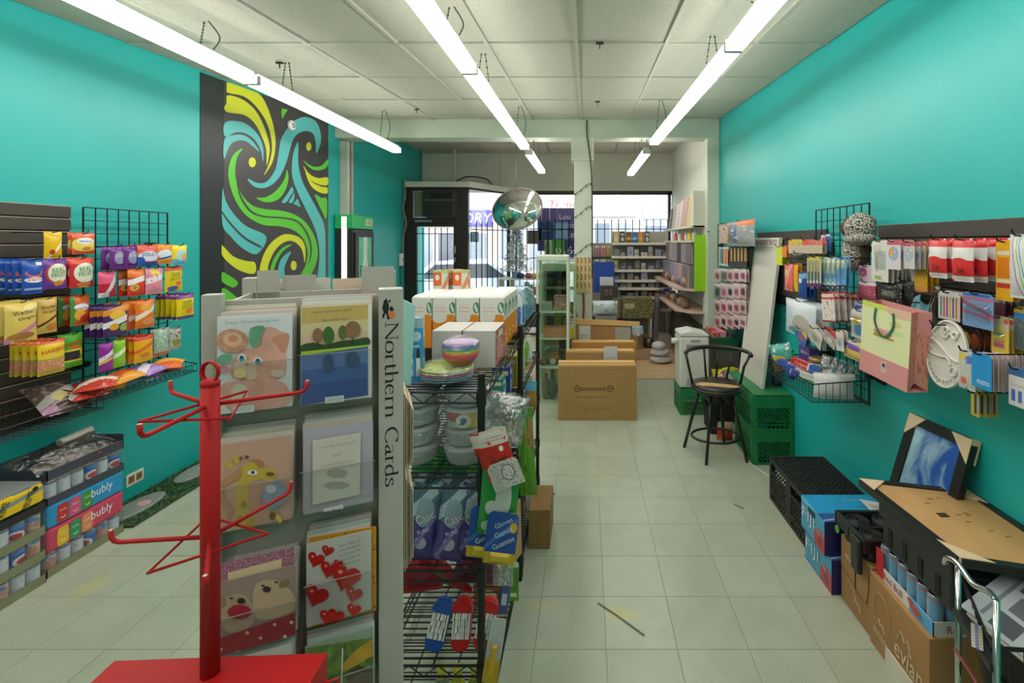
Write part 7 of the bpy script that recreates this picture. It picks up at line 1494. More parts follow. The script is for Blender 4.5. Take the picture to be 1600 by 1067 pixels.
for i in range(6):
    for j in range(6):
        c = obj('energy_drink_can', sl, None); c.location = (1.42 - w2 + .03 + i * .054, 1.91 - d2 + .03 + j * .056, .31); c.rotation_euler = (0, 0, 2.2 + rnd.uniform(-.4, .4)); tag(c, 'slim silver energy drink can in the open tray, %s row from the aisle, %s along' % (ORD[i], ORD[j]), 'can', 'cans in the energy drink tray')
# black bottle carrier on the small kraft carton
bc = thing('bottle_carrier', 'black plastic bottle carrier tray on the small kraft carton', 'bottle carrier', (1.37, 2.24, .312))
BP = mat('carrier_black', '#1f1f1e', .4)
cl = MB()
for x0, x1 in ((-.15, -.13), (.1, .12)):
    cl.box(x0, x1, -.12, .12, .05, .11)
cl.box(-.15, .12, -.125, -.105, .05, .11).box(-.15, .12, .105, .125, .05, .11).box(-.15, .12, -.008, .008, .05, .1)
obj('frame', cl, BP, bc, bevel=.004)
for x in (-.075, .055):
    for y in (-.058, .058):
        cu = MB().lathe([(.05, 0), (.052, .01), (.055, .095), (.05, .1), (.047, .095), (.044, .012), (0, .01)], 18, c=(x, y, .0))
        o = obj('bottle_cup', cu, BP, bc, smooth=True)
        for k in range(4): obj('ring_rib', MB().tube([(x + (.046 - .011 * k) * math.cos(a * .524), y + (.046 - .011 * k) * math.sin(a * .524), .1) for a in range(12)], .0022, 5, closed=True), mat('carrier_rib', '#3a3a38', .35), o)
obj('front_leg', MB().box(-.17, -.145, -.115, -.05, -.05, .1), BP, bc, bevel=.008)
obj('green_cap', MB().tube([(-.153, .09, .035), (-.158, .09, .035)], .017, 14), flat('#4f9a4a'), bc)
# black bin on the energy drink tray, framed picture face down on top
Zb = .446
bn = thing('storage_bin', 'black plastic storage bin upside down over the drink cans', 'bin', (1.42, 1.86, Zb)); BB = mat('bin_black', '#262625', .45)
def frust(x0, x1, y0, y1, z0, z1, e): return MB().add([(x0 - e, y0 - e, z0), (x1 + e, y0 - e, z0), (x1 + e, y1 + e, z0), (x0 - e, y1 + e, z0), (x0, y0, z1), (x1, y0, z1), (x1, y1, z1), (x0, y1, z1)], [(0, 1, 5, 4), (1, 2, 6, 5), (2, 3, 7, 6), (3, 0, 4, 7), (4, 5, 6, 7), (3, 2, 1, 0)])
obj('tub', frust(-.155, .155, -.2, .2, 0, .2, .0), BB, bn, bevel=.015)
obj('shoulder', frust(-.165, .165, -.21, .21, .12, .215, .0), BB, bn, bevel=.01)
for y in (-.13, -.04, .05, .14): obj('side_slot', MB().box(-.158, -.15, y - .012, y + .012, .025, .095), mat('slot_black', '#0d0d0d', .7), bn)
for x in (-.08, .06): obj('side_slot', MB().box(x - .015, x + .015, -.203, -.196, .025, .095), MATS['slot_black'], bn)
pf = thing('framed_picture', 'large picture frame lying face down on the black bin, tan backing up', 'picture frame', (0, 0, 0))
Zp = Zb + .217; C4 = [(1.215, 2.12), (1.606, 2.02), (1.60, 1.50), (1.245, 1.60)]
ctr = Vector((sum(c[0] for c in C4) / 4, sum(c[1] for c in C4) / 4, Zp)); pf.location = ctr
lc = [Vector((x, y, Zp)) - ctr for x, y in C4]
for a, b in zip(lc, lc[1:] + lc[:1]): obj('frame_bar', MB().bar(a + Vector((0, 0, .014)), b + Vector((0, 0, .014)), .03, t2=.028), mat('frame_black', '#1e1d1c', .35), pf)
obj('backing_board', MB().slab([p * .955 for p in lc][::-1], (0, 0, .0)).add([p * .955 + Vector((0, 0, .022)) for p in lc][::-1], [(0, 1, 2, 3)]), mat('mdf_backing', '#c49a62', .75, vary=.12, scale=7), pf)
CR = mat('corner_card', '#d3bd98', .7)
for i in range(4):
    p, a, b = lc[i] * 1.03, lc[i - 1], lc[(i + 1) % 4]; da, db = (a - lc[i]).normalized() * .1, (b - lc[i]).normalized() * .1
    obj('corner_protector', MB().slab([p, p + da, p + db], (0, 0, .03)), CR, pf)
obj('hanger_plate', MB().box(-.06, -.025, .03, .055, .0225, .025), flat('#3a2f22'), pf)
for k in range(9): 
    x, y = rnd.uniform(-.12, .1), rnd.uniform(-.1, .2); obj('glue_mark', MB().box(x, x + .018, y, y + .006, .0224, .0232), flat('#8a6a42'), pf)
# leaning blue picture
A_ = [Vector((1.37, 2.30, .335)), Vector((1.39, 1.985, .335)), Vector((1.585, 1.985, .905)), Vector((1.565, 2.29, .895))]
A_[0].x, A_[1].x = 1.405, 1.43
lp = thing('framed_picture', 'black framed blue sky painting leaning against the teal wall', 'picture frame', A_[0]); Lp = [p - A_[0] for p in A_]
n_ = (Lp[1] - Lp[0]).cross(Lp[3] - Lp[0]).normalized()
if n_.x > 0: n_ = -n_
for a, b in zip(Lp, Lp[1:] + Lp[:1]): obj('frame_bar', MB().bar(a, b, .045, t2=.03, up=tuple(n_)), mat('frame_black'), lp)
SKY = bpy.data.materials.new('sky_painting'); SKY.use_nodes = True; nt = SKY.node_tree; b_s = nt.nodes['Principled BSDF']; b_s.inputs['Roughness'].default_value = .4
tcn = nt.nodes.new('ShaderNodeTexCoord'); nz = nt.nodes.new('ShaderNodeTexNoise'); nz.inputs['Scale'].default_value = 2.6; nz.inputs['Detail'].default_value = 6; nz.inputs['Distortion'].default_value = 1.2
rmp = nt.nodes.new('ShaderNodeValToRGB'); rmp.color_ramp.elements[0].color = C('#1f55a8') + (1,); rmp.color_ramp.elements[0].position = .42; rmp.color_ramp.elements[1].color = C('#a9cfd6') + (1,); rmp.color_ramp.elements[1].position = .66
sx_ = nt.nodes.new('ShaderNodeSeparateXYZ'); ad = nt.nodes.new('ShaderNodeMath'); ad.operation = 'MULTIPLY_ADD'; ad.inputs[1].default_value = -.32
nt.links.new(tcn.outputs['UV'], nz.inputs['Vector']); nt.links.new(tcn.outputs['UV'], sx_.inputs[0]); nt.links.new(sx_.outputs[0], ad.inputs[0])
ad2 = nt.nodes.new('ShaderNodeMath'); ad2.operation = 'ADD'; ad2.inputs[1].default_value = .16; nt.links.new(nz.outputs['Fac'], ad2.inputs[0]); nt.links.new(ad2.outputs[0], ad.inputs[2]); nt.links.new(ad.outputs[0], rmp.inputs[0]); nt.links.new(rmp.outputs[0], b_s.inputs['Base Color'])
obj('canvas', MB().add([p + n_ * .004 for p in Lp], [(0, 1, 2, 3)]), SKY, lp)
for i in (2, 3):
    da, db = (Lp[i - 1] - Lp[i]).normalized() * .085, (Lp[(i + 1) % 4] - Lp[i]).normalized() * .085; p = Lp[i] - da * .25 - db * .25
    obj('corner_protector', MB().slab([p + n_ * .018, p + da * 1.2 + n_ * .018, p + db * 1.2 + n_ * .018], -n_ * .045), CR, lp)
bl_ = curve_pts([(0, .1, .36), (0, .06, .42), (0, .03, .46)], 4, False)

# ================================================================== chrome cart with wire basket (lower right)
CH = MATS['chrome']; 
ct = thing('shopping_cart', 'chrome framed trolley with a black wire basket at the lower right corner', 'trolley', (1.25, 1.25, 0)); o = ct.location
f = lambda p: Vector(p) - o
p1, p2 = W(1497, 895, 1.5), W(1557, 950, 1.28)
hpts = [W(1497, 880, 1.5) + Vector((-.03, .01, .01)), W(1476, 880, 1.52), W(1480, 872, 1.5), W(1496, 880, 1.46), W(1520, 912, 1.4), W(1546, 925, 1.34), W(1556, 940, 1.29)]
obj('handle', MB().tube(curve_pts([tuple(f(p)) for p in hpts[1:]] + [tuple(f(p2 + Vector((0, 0, -.02))))], 5, False), .0085, 10), CH, ct, smooth=True)
for p in (p1, p2): obj('upright_tube', MB().tube([f(p + Vector((0, 0, .02))), f((p.x, p.y, .06))], .0085, 10), CH, ct, smooth=True)
for z in (.32, .25): obj('cross_tube', MB().tube([f((p1.x, p1.y, z)), f((p2.x, p2.y, z))], .006, 8), CH, ct, smooth=True)
obj('rear_tube', MB().tube(curve_pts([tuple(f((p2.x, p2.y, .56))), tuple(f((p2.x + .07, p2.y - .02, .54))), tuple(f((p2.x + .09, p2.y - .03, .45))), tuple(f((p2.x + .09, p2.y - .03, .06)))], 5, False), .0085, 10), CH, ct, smooth=True)
obj('toe_plate', MB().slab([f((p1.x - .02, p1.y + .02, .05)), f((p2.x - .02, p2.y - .05, .05)), f((p2.x + .4, p2.y - .05, .05)), f((p1.x + .36, p1.y + .02, .05))], (0, 0, .012)), mat('cart_black', '#1f1e1d', .5), ct)
for p in ((p1.x, p1.y + .01), (p2.x, p2.y - .03)): obj('wheel', MB().tube([f((p[0] - .012, p[1], .04)), f((p[0] + .012, p[1], .04))], .04, 16), MATS['cart_black'], ct, smooth=True)
obj('black_rail', MB().bar(f((p1.x, p1.y, .585)), f((p2.x, p2.y, .60)), .03, t2=.02), MATS['cart_black'], ct)
obj('paper_tag', MB().bar(f((p1.x + .0, p1.y - .07, .601)), f((p2.x - .01, p2.y + .05, .613)), .026, t2=.002), pr('tag_p', '#bdb9ac', [('r', .35, 0, .65, 1, '#5f62a0'), ('r', .7, .2, .9, .8, '#b8a85a'), ('s', 8, .5, 0, 1, 0, 1, '#8a8a86')]), ct)
# black basket body
bk = MB(); bx0, bx1 = p1.x + .03, 1.58
Bq = [(1.27, 1.62, .60), (1.58, 1.60, .62), (1.55, 1.24, .66), (1.10, 1.30, .64)]
Bl = [(1.30, 1.58, .34), (1.55, 1.57, .34), (1.52, 1.28, .34), (1.15, 1.33, .34)]
bk.tube([f(p) for p in Bq], .006, 6, closed=True).tube([f(p) for p in Bl], .005, 6, closed=True)
for i in range(4):
    a, b, c, d = Vector(Bq[i]), Vector(Bq[(i + 1) % 4]), Vector(Bl[i]), Vector(Bl[(i + 1) % 4])
    for k in range(12): bk.bar(f(a.lerp(b, k / 12)), f(c.lerp(d, k / 12)), .003)
obj('wire_basket', bk, WIRE, ct)
obj('basket_liner', MB().slab([f(p) + Vector((0, 0, .002)) for p in Bl], (0, 0, .003)), MATS['cart_black'], ct)
obj('black_bag', frust(1.31 - o.x, 1.50 - o.x, 1.36 - o.y, 1.55 - o.y, .345, .53, -.0), mat('bag_black', '#1b1a1a', .6, bump=.4, bscale=20), ct, bevel=.03)
obj('red_cord', MB().tube(curve_pts([tuple(f((p1.x - .012, p1.y, .47))), tuple(f((p1.x - .0, p1.y - .1, .40))), tuple(f((p2.x - .01, p2.y, .30)))], 5, False), .004, 6), flat('#a84a4e'), ct)
np_ = thing('newspaper', 'folded flyer with grey photos and a yellow edge lying in the trolley basket', 'newspaper', (1.385, 1.475, .575)); np_.rotation_euler = (R(14), R(-8), R(24))
obj('sheet', MB().box(-.16, .16, -.13, .13, 0, .004), pr('flyer_print', '#b4b6ba', [('r', .06, .5, .3, .75, '#5a5c60'), ('r', .36, .45, .62, .72, '#6a6c70'), ('r', .68, .5, .92, .78, '#55585c'), ('r', .1, .82, .9, .86, '#7d7f84'), ('r', 0, 0, .55, .2, '#d8982c'), ('r', .55, 0, 1, .24, '#4f9ac8'), ('r', .1, .28, .9, .4, '#c9cacc'), ('s', 24, .5, .28, .42, .1, .9, '#8a8c90')]), np_)
obj('under_sheet', MB().box(-.17, .15, -.15, .11, -.006, -.001), flat('#a9a79f'), np_)

# ================================================================== flat cardboard cartons in the aisle
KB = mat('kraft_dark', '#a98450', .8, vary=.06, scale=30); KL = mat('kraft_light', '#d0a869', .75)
sm = thing('flat_carton', 'wide kraft carton with brand print standing in the aisle', 'box', (.104, 4.74, 0))
obj('carton', MB().box(-.385, .385, -.06, .06, 0, .53), KB, sm, bevel=.003)
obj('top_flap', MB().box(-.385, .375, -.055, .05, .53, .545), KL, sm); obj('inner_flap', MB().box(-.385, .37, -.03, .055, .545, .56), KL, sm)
dots = MB()
for i in range(26):
    for j in range(15):
        x, z = -.36 + i * .0288, .03 + j * .033
        if -.26 < x < .16 and (.26 < z < .37 or .19 < z < .24): continue
        s_ = .0085; off = .0144 * (j % 2)
        dots.add([(x + off - s_, -.0608, z), (x + off, -.0608, z - s_), (x + off + s_, -.0608, z), (x + off, -.0608, z + s_)], [(0, 1, 2, 3)])
g_ = obj('diamond_print', dots, mat('kraft_print', '#957341', .8), sm); g_['kind'] = 'stuff'
PD = flat('#3f2f1c', .7)
text(sm, 'somemrit', (-.04, -.06, .31), (1, 0, 0), (0, 0, 1), .25, .045, PD, lift=.002)
for x in (-.2, .125):
    hx_ = [(x + .03 * math.sin(a * math.pi / 3), -.0612, .31 + .034 * math.cos(a * math.pi / 3)) for a in range(6)]
    obj('hexagon_mark', MB().tube(hx_, .003, 4, closed=True), PD, sm); obj('hexagon_mark', MB().tube([(x - .016, -.0612, .32), (x + .0, -.0612, .304), (x + .018, -.0612, .318)], .003, 4), PD, sm)
text(sm, 'Experience sleep with Somemrit', (-.065, -.06, .228), (1, 0, 0), (0, 0, 1), .32, .016, PD, lift=.002)
text(sm, 'Made in Canada by Air Foam', (.0, -.06, .115), (1, 0, 0), (0, 0, 1), .28, .016, PD, lift=.002)
s2 = thing('flat_carton', 'second kraft carton standing behind the printed one', 'box', (.14, 5.02, 0))
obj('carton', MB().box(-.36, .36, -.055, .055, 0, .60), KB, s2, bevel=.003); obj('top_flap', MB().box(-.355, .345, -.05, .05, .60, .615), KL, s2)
obj('shipping_label', MB().box(.035, .175, -.058, -.054, .49, .66), pr('ship_label', '#c9c9c6', [('s', 22, .5, .05, .35, .05, .95, '#8f9094')]), s2); obj('cardboard_tab', MB().box(.03, .17, -.057, -.05, .44, .49), KL, s2)
s3 = thing('flat_carton', 'third kraft carton behind with an orange tinted flap', 'box', (.13, 5.22, 0))
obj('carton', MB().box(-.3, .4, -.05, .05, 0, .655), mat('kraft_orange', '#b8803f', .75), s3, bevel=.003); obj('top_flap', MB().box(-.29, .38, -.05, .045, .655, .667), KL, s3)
oc = thing('open_carton', 'open kraft box with white label and raised flap behind the cartons', 'box', (.16, 5.62, 0))
obj('carton', MB().box(-.29, .27, -.14, .14, 0, .80), mat('kraft_mid', '#ad7f4d', .75, vary=.06), oc, bevel=.003)
obj('top_flap', MB().slab([(-.3, -.15, .80), (.44, -.16, .78), (.44, -.16, .83), (-.3, -.15, .865)], (0, .02, 0)), KL, oc)
obj('raised_flap', MB().slab([(-.3, -.1, .86), (-.43, -.08, 1.06), (-.40, -.08, 1.08), (-.26, -.1, .88)], (0, .2, 0)), mat('flap_dark2', '#8a7a5a', .8), oc)
obj('white_label', MB().box(-.25, -.12, -.144, -.139, .6, .79), pr('box_label', '#cfcfc8', [('s', 8, .4, .2, .5, .1, .9, '#7a7c80')]), oc)
obj('printed_sheet', MB().box(.16, .34, -.145, -.139, .56, .77), pr('news_sheet', '#b9b3a4', [('n', 20, .55, '#6a655a')]), oc)
make_box('yellow_box', 'yellow box beside the open kraft box', 'box', -.28, -.145, 5.36, 5.44, .66, .785, pr('ybox', '#d8b62c', [('r', .1, .25, .7, .75, '#ddd08a')]))
obj_ = make_box('side_table', 'narrow grey crate under the yellow and white boxes', 'crate', -.31, -.135, 5.33, 5.5, 0, .66, mat('grey_crate', '#5a574f', .6))
make_box('white_box', 'small white box on the yellow box', 'box', -.26, -.15, 5.365, 5.435, .785, .88, pr('wbox', '#c9c6bf', [('r', .2, .4, .8, .55, '#3a3a3a'), ('r', 0, .8, 1, 1, '#b8737a')]))
# ================================================================== drink cooler beside the mural
cl = thing('drink_cooler', 'slim black cooler with a green header beside the mural', 'cooler', (-2.95, 6.1, 0))
CBK = mat('cooler_black', '#2d2a2a', .25); CGN = mat('cooler_green', '#2fae62', .35)
obj('cabinet', MB().box(-.12, .10, -.25, .30, 0, 1.90), CBK, cl, bevel=.01)
obj('header', MB().box(-.125, .11, -.26, .31, 1.90, 2.075), CGN, cl, bevel=.015)
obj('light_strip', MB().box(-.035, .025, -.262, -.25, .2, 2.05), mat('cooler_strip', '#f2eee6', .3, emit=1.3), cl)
dr = obj('door', MB().box(.10, .118, -.22, .28, .25, 1.86), CBK, cl, bevel=.006)
obj('poster_panel', MB().box(.118, .121, -.14, .2, .4, 1.80), pr('cooler_poster', '#57b487', [('r', .35, .62, .65, 1, '#bcd8c8'), ('e', .5, .7, .22, .12, '#d3e4da'), ('n', 6, .64, '#8fcbb0'), ('e', .6, .15, .4, .09, '#cfe0dc'), ('d', .5, .42, .03, .1, '#d8e8e0')]), dr)
text(dr, 'FALL', (.121, .03, 1.38), (0, 1, 0), (0, 0, 1), .27, .13, flat('#1d2a24'), lift=.002); text(dr, 'FLAVOR', (.121, .03, 1.13), (0, 1, 0), (0, 0, 1), .25, .11, flat('#1d2a24'), lift=.002)
obj('header_plate', MB().box(.11, .114, .07, .24, 1.95, 2.03), flat('#d3dcc4'), cl); text(cl, 'HERE', (.114, .155, 1.99), (0, 1, 0), (0, 0, 1), .12, .05, flat('#26382c'), lift=.002)

# ================================================================== glass tower cabinets
GF = mat('cabinet_white', '#c9d2bd', .4); GL_ = glass('cabinet_glass', '#f3f8f4', .06)
def tower(x0, x1, y0, y1, z1, label, shelves, fm, cap):
    t = thing('glass_display_cabinet', label, 'display cabinet', ((x0 + x1) / 2, (y0 + y1) / 2, 0)); w, d = (x1 - x0) / 2, (y1 - y0) / 2
    obj('base', MB().box(-w, w, -d, d, 0, .06), fm, t); obj('top', MB().box(-w - .01, w + .01, -d - .01, d + .01, z1 - cap, z1), fm, t, bevel=.01)
    for x in (-w, w):
        for y in (-d, d): obj('corner_post', MB().box(x - .012, x + .012, y - .012, y + .012, .06, z1 - cap), fm, t)
    for x in (-w, w): obj('side_pane', MB().box(x - .002, x + .002, -d + .012, d - .012, .06, z1 - cap), GL_, t)
    for y in (-d, d): obj('glass_door' if y < 0 else 'back_pane', MB().box(-w + .012, w - .012, y - .002, y + .002, .06, z1 - cap), GL_, t)
    for z in shelves: obj('glass_shelf', MB().box(-w + .01, w - .01, -d + .01, d - .01, z, z + .008), mat('shelf_glass', '#c9d8cc', .15), t)
    return t
tower(-.515, -.20, 5.0, 5.32, 1.60, 'tall glass display tower by the kraft cartons', (.42, .72, 1.0), GF, .06)
tower(-.50, -.14, 5.42, 5.75, 1.50, 'pale green glass cabinet standing behind the display tower', (.5, .9, 1.2), mat('cabinet_green', '#b4c6a0', .4), .09)
make_box('patterned_box', 'brown patterned box on the upper shelf of the display tower', 'box', -.35, -.225, 5.1, 5.2, 1.008, 1.17, pr('patt', '#6a4038', [('n', 9, .5, '#b8948a'), ('r', 0, 0, 1, .2, '#8a8a4a'), ('r', .5, .35, 1, .5, '#c9a48a')]))
make_box('flat_box', 'pale flat boxes on the upper shelf of the display tower', 'box', -.49, -.37, 5.08, 5.2, 1.008, 1.1, pr('flatb', '#9aa890', [('s', 9, .5, 0, 1, 0, 1, '#5a665a'), ('r', 0, .8, 1, 1, '#b89a94')]))
make_box('open_carton', 'plain brown open carton on the middle shelf of the display tower', 'box', -.46, -.225, 5.06, 5.25, .728, .83, mat('kraft_rose', '#b8825c', .75))
make_box('tea_box', 'yellow green box standing behind the brown open carton', 'box', -.36, -.28, 5.262, 5.29, .728, .96, pr('tea', '#6a7a34', [('n', 6, .55, '#a8a03a')]))
for i, (x, h_, c_) in enumerate(((-.44, .26, '#8a866a'), (-.37, .3, '#3f6a66'), (-.28, .24, '#55604a'))):
    t = thing('vase', ('tan', 'teal', 'olive')[i] + ' glazed vase at the bottom of the display tower', 'vase', (x, 5.15, .062)); obj('body', MB().lathe([(.02, 0), (.03, .01), (.042, h_ * .35), (.03, h_ * .75), (.018, h_ * .9), (.024, h_)], 18), mat('vase%d' % i, c_, .25, vary=.4, scale=25), t, smooth=True); obj('lip', MB().tube([(.024 * math.cos(a * .6283), .024 * math.sin(a * .6283), h_) for a in range(10)], .004, 5, closed=True), MATS['vase%d' % i], t)
for i in range(4):
    o = lump((0, 0, 0), (.035, .03, .035), 20 + i, mat('trinket%d' % i, ('#8a5a44', '#4a6a44', '#b8b8ae', '#6a4a4a')[i], .4), 'trinket', None); o.location = (-.47 + .055 * i, 5.1 + .04 * (i % 2), .465); tag(o, ('reddish', 'green', 'white', 'brown')[i] + ' trinket on the lower shelf of the display tower', 'ornament')
# magazines strip on the tower's left side
tag(obj('label_strip', MB().box(-.533, -.528, 5.0, 5.06, .35, .72), pr('strip', '#8f8a8a', [('s', 12, .6, 0, 1, 0, 1, '#b86a6a')])), 'narrow colourful sticker strip on the side of the display tower', 'sticker')

# ================================================================== things on the white column
bd = thing('wooden_hanging', 'tan carved wooden board hanging on the white column', 'wall hanging', (-.04, 5.865, 1.12))
obj('board', MB().box(-.105, .095, -.012, 0, 0, .43), mat('carved_tan', '#d6c08a', .7, vary=.15), bd)
for i in range(4):
    for j in range(4): obj('charm', MB().tube([(-.08 + i * .048, -.016, .06 + j * .1), (-.07 + i * .048, -.016, .1 + j * .1), (-.085 + i * .048, -.016, .13 + j * .1)], .006, 5), mat('charm_br', '#8a6a3a', .6) if (i + j) % 3 else mat('charm_red', '#a8442c', .6), bd)
obj('tassel', MB().tube([(0, -.01, 0), (.005, -.012, -.2), (-.005, -.012, -.38)], .012, 6), mat('tassel', '#8a4a30', .8), bd)
cord = curve_pts([(0.0, 5.84, 3.22), (.0, 5.83, 3.05), (.03, 5.84, 2.85), (.055, 5.85, 2.6), (.067, 5.86, 2.2), (.067, 5.862, 1.7), (.067, 5.862, 1.3)], 5, False)
tag(obj('cable', MB().tube(cord, .008, 6), flat('#2f2f2c')), 'black cable running down the white column from the ceiling', 'cable')
sl_ = thing('string_lights', 'dark string of tiny unlit bulbs wound around the white column', 'string lights', (0, 5.86, 0))
for z in (2.46, 2.18, 1.72):
    P = curve_pts([(-.155, 0, z - .14), (-.08, -.006, z - .09), (0, -.006, z - .02), (.06, 0, z)], 5, False); obj('wire', MB().tube(P, .0035, 5), flat('#5a5f52'), sl_)
    for q in P[2::4]: obj('bulb', MB().tube([q, (q[0] - .008, q[1] - .004, q[2] - .03)], .005, 5), flat('#4a4f45'), sl_)

# ================================================================== convex mirror hanging by the window
Ym = 6.7; pc_ = W(808, 326, Ym)
mr = thing('convex_mirror', 'large round convex security mirror hanging before the window', 'mirror', pc_)
rotm = Matrix.Rotation(R(-16), 4, 'Z') @ Matrix.Rotation(R(70), 4, 'X')
prof = [(.372 * math.sin(R(a)) / math.sin(R(52)), .0 + .43 * (math.cos(R(a)) - math.cos(R(52)))) for a in range(52, -1, -4)]
obj('mirror_dome', MB().lathe(prof, 40, mtx=rotm @ Matrix.Diagonal((1, .84, 1, 1))), mat('mirror', '#e6e8e8', .02, 1.0), mr, smooth=True)
obj('rim', MB().tube([(rotm @ Matrix.Diagonal((1, .84, 1, 1))) @ Vector((.374 * math.cos(a * .19635), .374 * math.sin(a * .19635), 0)) for a in range(32)], .009, 6, closed=True), mat('mirror_rim', '#8f8a84', .4), mr, smooth=True)
obj('back_plate', MB().lathe([(.34, -.01), (.2, -.02), (0, -.02)], 24, mtx=rotm @ Matrix.Diagonal((1, .84, 1, 1))), mat('hardboard', '#6a5a48', .8), mr)
obj('hanging_rod', MB().tube([(-.02, .05, .27), (-.03, .04, .5), (-.02, .0, 3.40 - pc_.z)], .006, 6), CHAIN, mr)

# ================================================================== frosted tree on the white shelf
ws = thing('white_shelf_unit', 'low white shelf of small goods in front of the window', 'shelf', (-.97, 7.25, 0))
WS = mat('shelf_white', '#c6c6ba', .5)
obj('side_panel', MB().box(-.33, -.31, -.2, .2, 0, 1.18), WS, ws); obj('side_panel', MB().box(.31, .33, -.2, .2, 0, 1.18), WS, ws); obj('divider', MB().box(-.17, -.15, -.2, .2, 0, 1.18), WS, ws)
for z in (.05, .4, .72, .95, 1.18): obj('shelf', MB().box(-.33, .33, -.2, .2, z, z + .018), WS, ws)
k = 0
for z in (.968, .738):
    for i in range(7):
        x = -1.10 + i * .06; c_ = ('#3f7a6a', '#4a8a5a', '#7a4a55', '#4a5a8a', '#2f6a5f', '#8a3f4a', '#5f8a7a')[(i + k) % 7]
        make_box('small_goods_box', '%s small box, place %s on the %s shelf under the frosted tree' % (('teal', 'green', 'maroon', 'blue', 'dark green', 'red', 'sage')[(i + k) % 7], ('one', 'two', 'three', 'four', 'five', 'six', 'seven')[i], ('upper', 'lower')[k]), 'box', x, x + .055, 7.07, 7.2, z, z + rnd.uniform(.1, .18), pr('sgb%d%d' % (i, k), c_, [('n', 6, .58, '#b8b4a8')]), group='boxes under the frosted tree')
    k += 1
tr = thing('frosted_tree', 'small snow-frosted artificial tree standing on the white shelf', 'tree', (-1.06, 7.2, 1.198))
obj('trunk', MB().tube([(0, 0, 0), (0, 0, .92)], [.02, .006], 6), flat('#5a4f45'), tr)
obj('pot', MB().lathe([(.06, 0), (.075, .1), (.07, .1), (0, .1)], 14), mat('pot_blue', '#7f9ab8', .4), tr)
tw = MB(); r3 = random.Random(11)
for i in range(1500):
    u = r3.random() ** 1.25; z = .12 + .78 * u; rad = (.215 * (1 - u) + .025) * (.8 + .2 * math.sin(u * 30)); a = r3.uniform(0, 6.283); rr_ = rad * r3.uniform(.35, 1)
    p = Vector((rr_ * math.cos(a), rr_ * math.sin(a), z - .12 * rr_)); d_ = Vector((math.cos(a + r3.uniform(-.7, .7)), math.sin(a + r3.uniform(-.7, .7)), r3.uniform(-.4, .7))).normalized() * r3.uniform(.025, .05)
    sd_ = d_.cross(Vector((0, 0, 1))).normalized() * .008; u_ = Vector((0, 0, .008))
    tw.add([p - sd_, p + sd_, p + d_ + sd_ * .4, p + d_ - sd_ * .4], [(0, 1, 2, 3)], i % 3 == 0); tw.add([p - u_, p + u_, p + d_], [(0, 1, 2)], i % 3 == 0)
o = obj('needles', tw, [mat('frost', '#e6e8ea', .8), mat('needle_grey', '#9aa4a6', .8)], tr); o['kind'] = 'stuff'
for i, (x, c_) in enumerate(((-.98, '#2f3a6a'), (-.86, '#8a4a5a'), (-.78, '#b89a5a'), (-.70, '#4a7a8a'))):
    o = lump((0, 0, 0), (.06, .05, .04), 40 + i, flat(c_), 'toy_bundle', None); o.location = (x, 7.12, 1.24); tag(o, ('navy', 'rose', 'sand', 'slate blue')[i] + ' soft bundle beside the frosted tree on the white shelf', 'bundle')

# ================================================================== posters in the window
def poster(label, px0, px1, py0, py1, Y, m, words=()):
    a, b = W(px0, py1, Y), W(px1, py0, Y); w, h = b.x - a.x, b.z - a.z
    o = obj('window_poster', MB().box(-w / 2, w / 2, 0, .003, -h / 2, h / 2), m); o.location = ((a.x + b.x) / 2, Y, (a.z + b.z) / 2); tag(o, label, 'poster')
    for s, cu, cv, tw_, th_, col in words: text(o, s, (cu * w, 0, cv * h), (1, 0, 0), (0, 0, 1), tw_ * w, th_ * h, flat(col), lift=.002)
    return o
lam = lambda key, c_, *sh: pr('poster_' + key, c_, list(sh), .3)
YP_ = 8.99
o = poster('purple lottery poster with orange circles hanging in the window', 840, 916, 325, 392, YP_, lam('lot', '#4a4790', ('e', .11, .36, .07, .12, '#dd9a4a'), ('e', .21, .36, .07, .12, '#dd9a4a'), ('e', .3, .36, .07, .12, '#dd9a4a'), ('r', .07, .68, .085, 1, '#c9c4dc'), ('r', .24, .72, .255, 1, '#c9c4dc'), ('r', .4, .3, .41, 1, '#9a96c4')), [('Lou', .06, .3, .22, .13, '#d8d6e8'), ('Cent', .1, .1, .3, .13, '#d8d6e8'), ('a Lo', .12, -.12, .3, .13, '#d8d6e8')])
poster('dark blue flyer on the window below the lottery poster', 842, 865, 347, 375, 8.96, lam('db', '#143f80'), [('Scratch', 0, .05, .6, .12, '#b9cde4')])
poster('light blue flyer full of small print on the window', 865, 888, 347, 374, 8.96, lam('lb', '#5f93c4', ('s', 16, .5, .1, .9, .08, .92, '#a9c8e4')))
poster('bright green lottery poster on the window beside the column', 851, 882, 375, 399, 8.95, lam('gr', '#4f9a3a', ('r', 0, 0, .35, 1, '#b3c4ae'), ('e', .15, .5, .13, .5, '#5a8a4a')), [('AX', .2, -.22, .45, .4, '#e0e8dc')])
poster('navy lottery poster with large numerals beside the column', 883, 908, 374, 402, 8.95, lam('nv', '#2a2f66', ('e', .5, .05, .5, .25, '#3f4688')), [('64', .0, -.1, .7, .42, '#d8d8e6')])
poster('dark grey blank sign in the window behind the frosted tree', 824, 845, 360, 381, 8.96, lam('gy', '#55504e'))
poster('teal picture flyer taped inside the angled window', 735, 748, 362, 378, 8.45, lam('tl', '#3f8f96', ('n', 4, .58, '#8fc0c4')))
